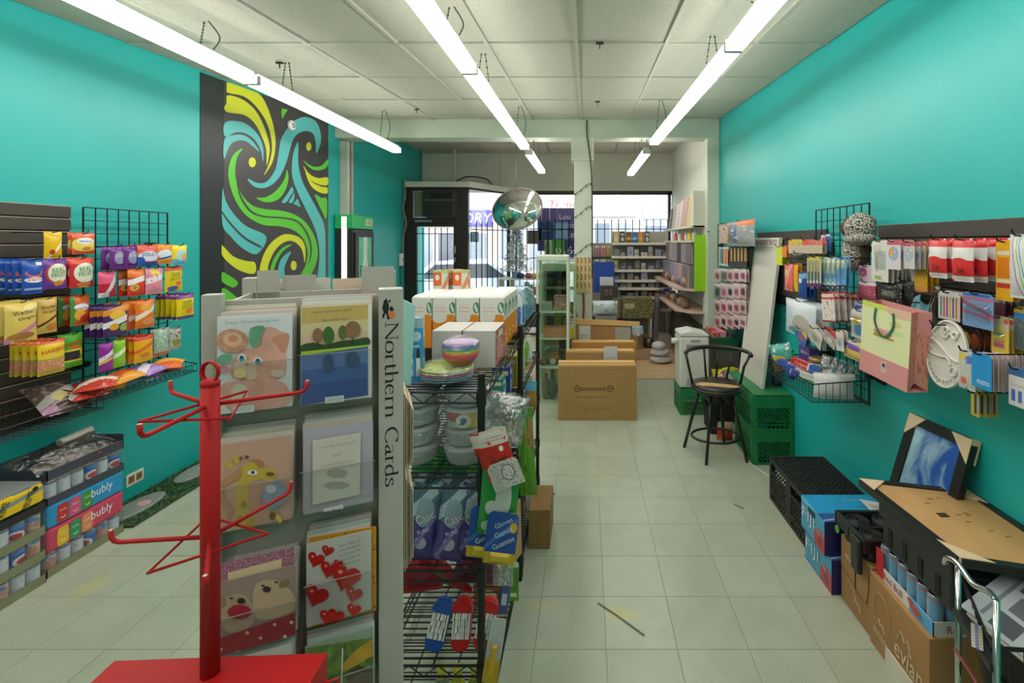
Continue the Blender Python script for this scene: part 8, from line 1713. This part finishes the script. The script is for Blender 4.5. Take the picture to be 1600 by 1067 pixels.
# ================================================================== goods near the column: blue panel, printer, bags
make_box('blue_board', 'royal blue display board standing right of the white column', 'board', .11, .46, 8.0, 8.04, .9, 1.40, mat('royal_blue', '#1f4aa4', .4))
make_box('desk', 'dark desk behind the column holding printer and papers', 'desk', .05, .55, 7.55, 8.1, 0, .72, mat('desk_dark', '#3a3734', .5))
pt_ = thing('printer', 'dark office printer with papers stacked on top', 'printer', (.34, 7.72, .722))
obj('body', MB().box(-.13, .15, -.13, .15, 0, .33), mat('printer_dark', '#3f3b3a', .45), pt_, bevel=.015); obj('screen', MB().box(-.08, .06, -.135, -.128, .17, .27), pr('prscreen', '#4a4440', [('n', 4, .55, '#b8824a'), ('n', 5, .62, '#6a5a8a')]), pt_); obj('paper_tray', MB().box(-.11, .13, -.16, -.1, .03, .06), mat('printer_tray', '#2a2827', .5), pt_)
make_box('paper_stack', 'white stack of paper on the dark printer', 'paper', .21, .42, 7.62, 7.82, 1.053, 1.17, flat('#c3c6c8'))
make_box('grey_cabinet', 'low grey cabinet under the white carrier bags', 'cabinet', .12, .42, 6.7, 7.0, 0, .70, mat('cab_grey', '#8f8d88', .5))
make_bag('carrier_bag', 'white and blue carrier bag slumped on the grey cabinet', 'bag', (.26, 6.82, .80), .36, .2, .2, pr('carrier', '#c9d2d6', [('n', 4, .62, '#5a8ab0')], .4), seed=60)
mg = thing('magazine_rack', 'small rack of colourful magazines at the front window', 'magazine rack', (.25, 8.55, 0)); obj('frame', MB().box(-.24, .22, 0, .03, 0, 1.72), mat('rack_tan', '#9a9284', .5), mg)
for j in range(3): obj('ledge', MB().box(-.24, .22, -.12, 0, 1.0 + j * .24, 1.015 + j * .24), MATS['rack_tan'], mg)
for j in range(3):
    for i in range(4):
        c_ = ('#b86a5a', '#3f6a9a', '#c9b04a', '#4f8a7a', '#9a5a7a', '#c9a48a')[(i * 2 + j) % 6]
        make_box('magazine', '%s magazine, %s row place %s in the window rack' % (('coral', 'blue', 'yellow', 'teal', 'plum', 'peach')[(i * 2 + j) % 6], ('lower', 'middle', 'upper')[j], ('one', 'two', 'three', 'four')[i]), 'magazine', .02 + i * .11, .12 + i * .11, 8.47, 8.475, 1.016 + j * .24, 1.2 + j * .24, pr('mag%d%d' % (i, j), c_, [('n', 5, .55, '#d3cdc4'), ('r', .1, .8, .9, .93, '#dfd9d2')]))
# ================================================================== gondola shelf at the front window
gd_ = thing('gondola_shelf', 'grey multi-tier shop shelf standing at the front window', 'shelf', (.92, 8.25, 0)); GS = mat('gondola', '#c9c4b4', .5)
obj('back_panel', MB().box(-.5, .5, .2, .22, 0, 1.92), mat('gondola_back', '#b5b2a8', .6), gd_)
for x in (-.5, .47): obj('upright', MB().box(x, x + .03, .17, .22, 0, 1.95), GS, gd_)
obj('base', MB().box(-.5, .5, -.2, .2, 0, .15), GS, gd_)
levels = [Zat(y, 8.1) for y in (379, 400, 421, 437, 449, 463)] + [.62]
for j, z in enumerate(levels):
    dd = .16 + .012 * j; obj('shelf', MB().box(-.5, .5, -dd, .2, z - .02, z), GS, gd_); obj('price_rail', MB().box(-.5, .5, -dd - .006, -dd, z - .04, z), mat('price_rail', '#dcd6c6', .5), gd_)
nms = ('top', 'second', 'third', 'fourth', 'fifth', 'sixth', 'lowest')
tops = [('#c9b82c', 'yellow'), ('#2a2a2e', 'black and white'), ('#7a5f2c', 'brown'), ('#2f6fb8', 'blue'), ('#dd8a1f', 'orange'), ('#55585a', 'charcoal')]
for i, (c_, nm) in enumerate(tops):
    x = .46 + i * .105; z = levels[0]
    if nm in ('blue', 'orange', 'brown'):
        t = thing('canister', nm + ' canister on the top tier of the window shelf', 'canister', (x + .045, 8.2, z)); obj('body', MB().lathe([(.042, 0), (.044, .01), (.044, .14), (.04, .15)], 16), pr('cani_' + nm, c_, [('r', 0, .3, 1, .6, '#d3b070' if nm != 'blue' else '#8fb8dc')]), t, smooth=True); obj('lid', MB().lathe([(.045, .15), (.045, .17), (0, .172)], 16), flat(c_), t)
    else: make_box('boxed_goods', nm + ' box on the top tier of the window shelf', 'box', x, x + .08, 8.15, 8.25, z, z + .19, pr('tgb_' + nm.replace(' ', ''), c_, [('e', .5, .3, .3, .2, '#c9c9d0'), ('r', .15, .6, .85, .85, '#b3b0a8')]))
for j in range(1, 7):
    z = levels[j]; gap = levels[j - 1] - .02 - z; n = 8
    for i in range(n):
        if (i * 7 + j * 3) % 11 == 0: continue
        c_ = ('#8f969c', '#6a7274', '#b3b3b0', '#7f8a9c', '#8f8878', '#c4c0b8', '#5f6668', '#9aa2bc')[(i * 3 + j) % 8]
        if j == 2: c_ = ('#c9b84a', '#3a3f44', '#4a6a8a', '#55504a', '#b8a8b0', '#7f7fb0', '#34466a', '#5f8090')[i]
        if j == 5 and i > 4: c_ = '#8a4a3a'
        cn_ = {'#8f969c': 'grey', '#6a7274': 'dark grey', '#b3b3b0': 'silver', '#7f8a9c': 'slate', '#8f8878': 'taupe', '#c4c0b8': 'pale grey', '#5f6668': 'charcoal', '#9aa2bc': 'blue grey'}.get(c_, ('yellow', 'black', 'blue', 'dark', 'pinkish', 'lilac', 'navy', 'steel blue')[i] if j == 2 else 'rust')
        x = .45 + i * .118; h_ = min(gap * .85, .06 + .05 * ((i * 5 + j) % 3)); 
        make_box('hardware_item', '%s item, place %s on the %s tier of the window shelf' % (cn_, ('one', 'two', 'three', 'four', 'five', 'six', 'seven', 'eight')[i], nms[j]), 'box', x, x + .07 + .03 * ((i + j) % 2), 8.12, 8.22, z, z + h_, pr('hw_%s' % c_[1:], c_, [('n', 5, .58, '#b3b0a8'), ('r', .2, .2, .8, .5, '#8a8a86')]), group='goods on the window shelf')
# hanging wire goods and pots in front
tb_ = thing('wire_bin', 'olive wire bin of rolled goods in front of the window shelf', 'bin', (.72, 7.6, 0)); obj('bin', MB().box(-.32, .3, -.12, .12, .55, .86), pr('binroll', '#5f5a44', [('n', 12, .52, '#8a8448'), ('r', .2, 0, .24, 1, '#4a2f2a'), ('r', .3, .5, .55, .75, '#b8b090')]), tb_)
for x in (-.3, .28):
    for y in (-.1, .1): obj('leg', MB().box(x - .012, x + .012, y - .012, y + .012, 0, .55), GS, tb_)
obj('pipe_bundle', MB().tube([(.36, .05, .2), (.42, .1, .9)], .05, 8), mat('pipes', '#7a7a7c', .5, vary=.4, scale=30), tb_)
st_ = thing('stock_pot', 'steel stock pot on the floor before the window shelf', 'pot', (.72, 7.2, 0)); 
obj('stand', MB().box(-.3, .35, -.15, .15, .0, .16), mat('pot_stand', '#b59a7a', .6), st_); obj('pot', MB().lathe([(.14, .16), (.15, .17), (.15, .36), (.155, .365), (.145, .36), (.14, .18), (0, .175)], 24), mat('steel', '#b0a894', .25, .8), st_, smooth=True); obj('side_pot', MB().lathe([(.07, .16), (.075, .3), (.07, .3), (0, .18)], 18, c=(.21, 0, 0)), mat('steel_d', '#5a5448', .3, .7), st_, smooth=True)
make_box('blue_white_box', 'white and blue box balanced on the steel pot', 'box', .68, .84, 7.15, 7.28, .37, .47, pr('bwb', '#9fc4dc', [('r', 0, 0, .75, 1, '#c9dce4')]))
make_box('blue_tarp_box', 'dark blue bundle behind the steel pot', 'bundle', .45, .8, 7.38, 7.46, 0, .5, mat('tarp_blue', '#2f4a80', .6, vary=.4, scale=12))
make_bag('orange_pack', 'small orange pack left of the steel pot', 'pack', (.49, 7.1, .33), .1, .16, .06, pr('opk', '#c98a4a', [('n', 5, .55, '#e0c09a')]), seed=71)
for i, (x, z, s_) in enumerate(((1.06, .06, .16), (1.05, .16, .14), (1.03, .25, .10))):
    o = lump((0, 0, 0), (s_, .12, .06), 50 + i, mat('white_linen', '#bfc0c0', .8), 'linen_pile', None); o.location = (x, 6.9, z); tag(o, ('bottom', 'middle', 'top')[i] + ' grey white linen bundle on the wood floor', 'linen')
# ================================================================== shelving along the right bay wall
rb = thing('wall_shelf_unit', 'white wall shelving with angled lower shelves in the right bay', 'shelf', (1.45, 7.1, 0)); RBW = mat('bay_shelf', '#d3d0bf', .5)
obj('near_end_panel', MB().box(-.12, .15, -1.1, -1.08, 1.92, 2.38), RBW, rb, bevel=.003)
obj('top_back', MB().box(.13, .15, -1.08, 1.1, .4, 2.38), RBW, rb)
for z, xo in ((1.92, -.15), (1.735, -.14), (1.12, -.30), (.84, -.30)):
    P = [(.15, -1.1, z), (xo * .4 if xo < -.2 else xo, -1.1, z), (xo, -.85 if xo < -.2 else -1.1, z), (xo, 1.1, z), (.15, 1.1, z)]
    obj('shelf', MB().slab(P, (0, 0, .025)), mat('shelf_pinkish', '#c9ad9a', .5) if xo < -.2 else RBW, rb)
for y in (-1.09, 1.09): obj('upright', MB().box(.1, .15, y - .015, y + .015, 0, 2.38), RBW, rb)
obj('lower_bank', MB().box(-.02, .15, -1.08, 1.08, 0, .6), mat('bank_grey', '#5a564e', .6), rb)
for i, (y0, c_, nm, h_) in enumerate(((6.1, '#c4c3ae', 'sage', .42), (6.35, '#c9b487', 'kraft yellow', .45), (6.62, '#b99a94', 'dusty pink', .41), (6.9, '#cfc4b8', 'cream', .4), (7.2, '#c9c2bc', 'pale grey', .38), (7.55, '#bdb5ae', 'grey', .36), (7.85, '#8a7f74', 'brown', .34))):
    o = obj('file_board', MB().box(-.012, .012, 0, .24, 0, h_), mat('board_' + nm.replace(' ', ''), c_, .7)); o.location = (1.37, y0, 1.947); o.rotation_euler = (0, .12, rnd.uniform(-.1, .1)); tag(o, nm + ' folder leaning upright on the top shelf of the right bay', 'folder', 'folders on the bay top shelf')
for i, (y0, c_, nm) in enumerate(((6.15, '#b8b8c4', 'lilac'), (6.4, '#dcb82c', 'yellow'), (6.62, '#c9beb0', 'cream'), (6.8, '#8a5a52', 'maroon'), (7.1, '#d8d0c8', 'white'), (7.45, '#d87a6a', 'coral'))):
    t = thing('glue_bottle', nm + ' bottle on the second shelf of the right bay', 'bottle', (1.38, y0, 1.76)); obj('body', MB().lathe([(.035, 0), (.038, .01), (.036, .09), (.014, .11)], 14), flat(c_), t, smooth=True); obj('cap', MB().lathe([(.013, .108), (.009, .14), (0, .142)], 10), flat('#c9c4bc'), t)
for j, (z0, z1) in enumerate(((1.45, 1.73), (1.15, 1.44))):
    for i in range(6):
        y0 = 6.15 + i * .33; c_ = (('#7a767a', '#9f96a4', '#4a4846', '#aaa0b0', '#c9b0a0', '#8a868c'), ('#7f7c82', '#cfaaa4', '#b0a8bc', '#a69eb4', '#8f8a98', '#9d96a8'))[j][i]
        make_box('stationery_box', '%s row stacked box of paper, place %s along the right bay' % (('upper', 'lower')[j], ('one', 'two', 'three', 'four', 'five', 'six')[i]), 'box', 1.33 - .05 * j, 1.58, y0, y0 + .31, z0, z1, pr('stb%d%d' % (i, j), c_, [('s', 9, .18, 0, 1, 0, 1, '#3f3c40'), ('r', .02, 0, .1, 1, '#a89c98')]), group='paper boxes in the right bay')
for j, z in enumerate((1.147, .867)):
    for i in range(7):
        y0 = 6.3 + i * .26; c_ = ('#a8876a', '#2f4aa0', '#8a6a5a', '#b89a80', '#6f5a52', '#c4a48a', '#7a5a50')[(i + 2 * j) % 7]; s_ = rnd.uniform(.05, .085)
        o = lump((0, 0, 0), (s_, s_ * 1.2, s_ * .8), 60 + i + 10 * j, mat('bric' + c_[1:], c_, .4, vary=.3, scale=20), 'ornament', None, n=8, amp=.3); o.location = (1.30, y0, z + s_ * .8); tag(o, '%s ornament, place %s on the %s angled shelf' % (('tan', 'blue', 'brown', 'sand', 'umber', 'beige', 'russet')[(i + 2 * j) % 7], ('one', 'two', 'three', 'four', 'five', 'six', 'seven')[i], ('upper', 'lower')[j]), 'ornament', 'ornaments on the angled shelves')
yg = 5.93
o = make_box('lime_board', 'lime green foam sheet hanging at the end of the bay shelving', 'foam sheet', Xat(1085, yg), Xat(1112, yg), yg, yg + .008, Zat(455, yg), Zat(367, yg), mat('lime', '#9bd414', .5))
hk = MB(); hk.tube([(Xat(1112, yg), yg - .01, Zat(369, yg)), (Xat(1120, yg), yg, Zat(363, yg)), (1.47, yg - .08 + .0, Zat(362, yg))], .006, 5); obj('hook_wire', hk, WIRE, o).matrix_parent_inverse = o.matrix_world.inverted(); 
for ch in o.children: ch.location = (-o.location.x, -o.location.y, -o.location.z)
# ================================================================== bins behind the stool
gbn = thing('green_bin', 'dark green bin of small carded goods below the far grid', 'bin', (1.42, 5.2, 0)); obj('tub', frust(-.14, .14, -.3, .25, .62, .76, -.03), mat('bin_green', '#1f5a44', .4), gbn)
obj('stand', MB().box(-.1, .14, -.28, .22, 0, .62), mat('bin_stand', '#4f4a46', .6), gbn)
for i in range(6):
    make_box('small_pack', '%s small pack in the dark green bin, place %s' % (('red', 'pink', 'dark')[i % 3], ('one', 'two', 'three', 'four', 'five', 'six')[i]), 'pack', 1.31 + .07 * (i % 3), 1.37 + .07 * (i % 3), 4.96 + .2 * (i // 3), 5.1 + .2 * (i // 3), .70, .80 + .01 * (i % 2), pr('smp%d' % (i % 3), ('#b8403f', '#c9808a', '#3f3a3a')[i % 3], [('n', 5, .6, '#c9bdb4')]))
yb_ = thing('yellow_basket', 'yellow plastic basket of packets behind the bar stool', 'basket', (1.36, 4.72, .28)); YB = mat('yellow_plastic', '#d3c81c', .4)
obj('tub', frust(-.1, .13, -.12, .12, 0, .16, -.02), YB, yb_); obj('rim', MB().tube([(-.1, -.12, .17), (.13, -.12, .17), (.13, .12, .17), (-.1, .12, .17)], .008, 6, closed=True), YB, yb_); obj('handle', MB().tube(curve_pts([(-.1, -.11, .16), (-.05, -.115, .24), (.08, -.115, .24), (.13, -.11, .16)], 5, False), .01, 6), YB, yb_)
make_box('black_stand', 'black carton under the yellow basket', 'box', 1.25, 1.5, 4.61, 4.83, 0, .28, flat('#2a2826'))
for i in range(4): make_bag('sweets_packet', ('pink', 'lilac', 'silver', 'white')[i] + ' packet stuffed in the yellow basket', 'packet', (1.29 + .05 * i, 4.60 + .02 * (i % 2), .42 + .02 * (i % 2)), .08, .11, .03, pr('swp%d' % i, ('#c97a86', '#9a8ab8', '#b3b0b4', '#d0cbc6')[i], [('n', 5, .58, '#d8cdd0')], .25), tilt=.2 * (i - 1.5), seed=80 + i)
# wires, meter and switch by the entrance
jb = thing('switch_box', 'small white switch box on the wall beside the entrance door', 'switch', (-3.075, 7.9, 1.45)); obj('box', MB().box(0, .04, -.05, .05, -.1, .1), MATS['white_plastic'], jb, bevel=.005); obj('toggle', MB().box(.04, .05, -.012, .012, -.02, .03), flat('#8f8f8a'), jb)
for i, P in enumerate(([(-3.05, 8.0, 2.76), (-3.02, 7.98, 2.5), (-3.06, 7.98, 2.3), (-3.0, 7.97, 2.05), (-3.06, 7.98, 1.8), (-3.05, 7.96, 1.55)], [(-3.07, 7.9, 1.35), (-3.07, 7.9, .9), (-3.07, 7.9, .3)], [(-2.35, 8.5, 3.38), (-2.35, 8.5, 2.76)], [(-2.95, 8.5, 3.38), (-2.95, 8.5, 2.76)], [(-2.35, 8.4, 2.76), (-2.1, 8.4, 2.88), (-1.8, 8.5, 2.86), (-1.7, 8.6, 2.76)])):
    tag(obj('wire', MB().tube(curve_pts(P, 5, False), (.014, .006, .022, .01, .012)[i], 6), flat(('#7d7a72', '#3a3a38', '#b9bcae', '#4a4844', '#2d2c2a')[i])), ('tangled grey wire beside the entrance door frame', 'thin dark wire running down below the switch box', 'white pipe dropping onto the entrance ledge', 'dark thin pipe at the corner above the entrance ledge', 'black cable looping on the entrance ledge')[i], 'wire')

# ================================================================== the street outside
ASP = mat('asphalt', '#8a8a8c', .9, vary=.1); PAV = mat('pavement', '#b8b4ae', .9, vary=.08)
struct('ground_street', MB().box(-30, 30, YS + .15, 40, -.35, -.12), ASP)
struct('ground_sidewalk', MB().box(-30, 30, YS + .15, 11.8, -.12, -.02), PAV); struct('ground_sidewalk_far', MB().box(-30, 30, 19, 22, -.12, -.02), PAV)
def shopfront(x0, x1, col, sign, stext, tcol, label, zs, sh):
    t = thing('shop_building', label, 'building', ((x0 + x1) / 2, 22, -.1)); w = (x1 - x0) / 2; wm = mat('fac_' + col[1:], col, .8, vary=.06)
    obj('facade', MB().box(-w, w, 0, 1, 0, 8.5), wm, t)
    if sign:
        s_ = obj('sign_board', MB().box(-w + .15, w - .15, -.14, 0, zs, zs + sh), flat(sign), t)
        if stext: text(s_, stext[0], (stext[1], -.14, zs + sh / 2), (1, 0, 0), (0, 0, 1), stext[2], sh * .62, flat(tcol), lift=.01, shear=.15)
    n = max(2, int(2 * w / 1.3))
    for k in range(n):
        xa = -w + .2 + k * (2 * w - .4) / n; xb = xa + (2 * w - .4) / n - .14
        f_ = obj('window', MB().box(xa, xb, -.04, .0, .5, zs - .25), mat('fac_frame', '#d9d5d2', .6), t); obj('pane', MB().box(xa + .06, xb - .06, -.05, -.035, .56, zs - .31), mat('fac_glass%d' % (k % 3), ('#7d8794', '#9aa0a8', '#6d6f78')[k % 3], .15), f_)
        f_ = obj('window', MB().box(xa + .1, xb - .1, -.04, 0, 4.9, 6.6), mat('fac_frame'), t); obj('pane', MB().box(xa + .16, xb - .16, -.05, -.035, 4.96, 6.54), MATS['fac_glass0'], f_)
    obj('cornice', MB().box(-w, w, -.2, 0, 8.3, 8.6), wm, t)
    return t
shopfront(-16, -9.5, '#c4a99c', '#8a7f9a', None, '', 'brick toned shop at the far left across the street', 3.1, .6)
shopfront(-9.5, -4.2, '#cfc2bd', '#5a55a0', ('DRY', 1.9, 1.2), '#e0dcec', 'pinkish shop with a purple sign across the street', 2.55, .75)
shopfront(-4.2, .1, '#d8c9c4', '#dcc4bc', ('Trendy', 1.1, 1.6), '#9a5f66', 'pale shop with a pink script sign across the street', 3.2, .65)
shopfront(.1, 2.4, '#cbbdbb', '#c9c9d0', None, '', 'narrow grey fronted shop across the street', 3.0, .7)
shopfront(2.4, 7, '#c9ccd2', '#aab4c0', ('AUNTI', -.9, 1.1), '#eef0f4', 'blue grey shop with white lettering across the street', 2.9, .7)
shopfront(7, 16, '#bfb3ad', '#9a948e', None, '', 'tan shop at the far right across the street', 3.1, .6)
def car(x, y, col, label, L_=4.2):
    t = thing('parked_car', label, 'car', (x, y, -.12)); m_ = mat('carpaint_' + col[1:], col, .25, .2, coat=.5); h = L_ / 2
    side = [(-h, .35), (-h + .05, .75), (-h + .7, .85), (-h + 1.3, 1.35), (h - 1.4, 1.4), (h - .6, .95), (h, .85), (h, .35)]
    obj('body', MB().slab([(px_, -.85, pz) for px_, pz in side], (0, 1.7, 0)), m_, t, bevel=.08)
    obj('side_window', MB().slab([(-h + .95, -.865, .9), (-h + 1.4, -.865, 1.28), (h - 1.45, -.865, 1.3), (h - .95, -.865, .95)], (0, .01, 0)), mat('car_glass', '#2f363c', .1), t)
    for wx in (-h + .75, h - .75): 
        wh = obj('wheel', MB().tube([(wx, -.88, .32), (wx, -.66, .32)], .32, 20), flat('#26262a'), t); obj('hubcap', MB().tube([(wx, -.895, .32), (wx, -.88, .32)], .19, 14), mat('hub', '#b0b2b4', .3, .7), wh)
    for ex in (-h, h - .06): obj('lamp', MB().box(ex - .01, ex + .08, -.8, -.5, .62, .76), flat('#c9a49a' if ex < 0 else '#d8d4c4'), t)
car(-3.2, 13.2, '#b9c4d0', 'pale blue parked car seen through the angled window')
car(2.6, 17.2, '#d0cac6', 'cream parked car on the far side of the street')
car(-8.5, 17.5, '#c9913a', 'orange taxi parked across the street')
print('objects', len(bpy.data.objects))
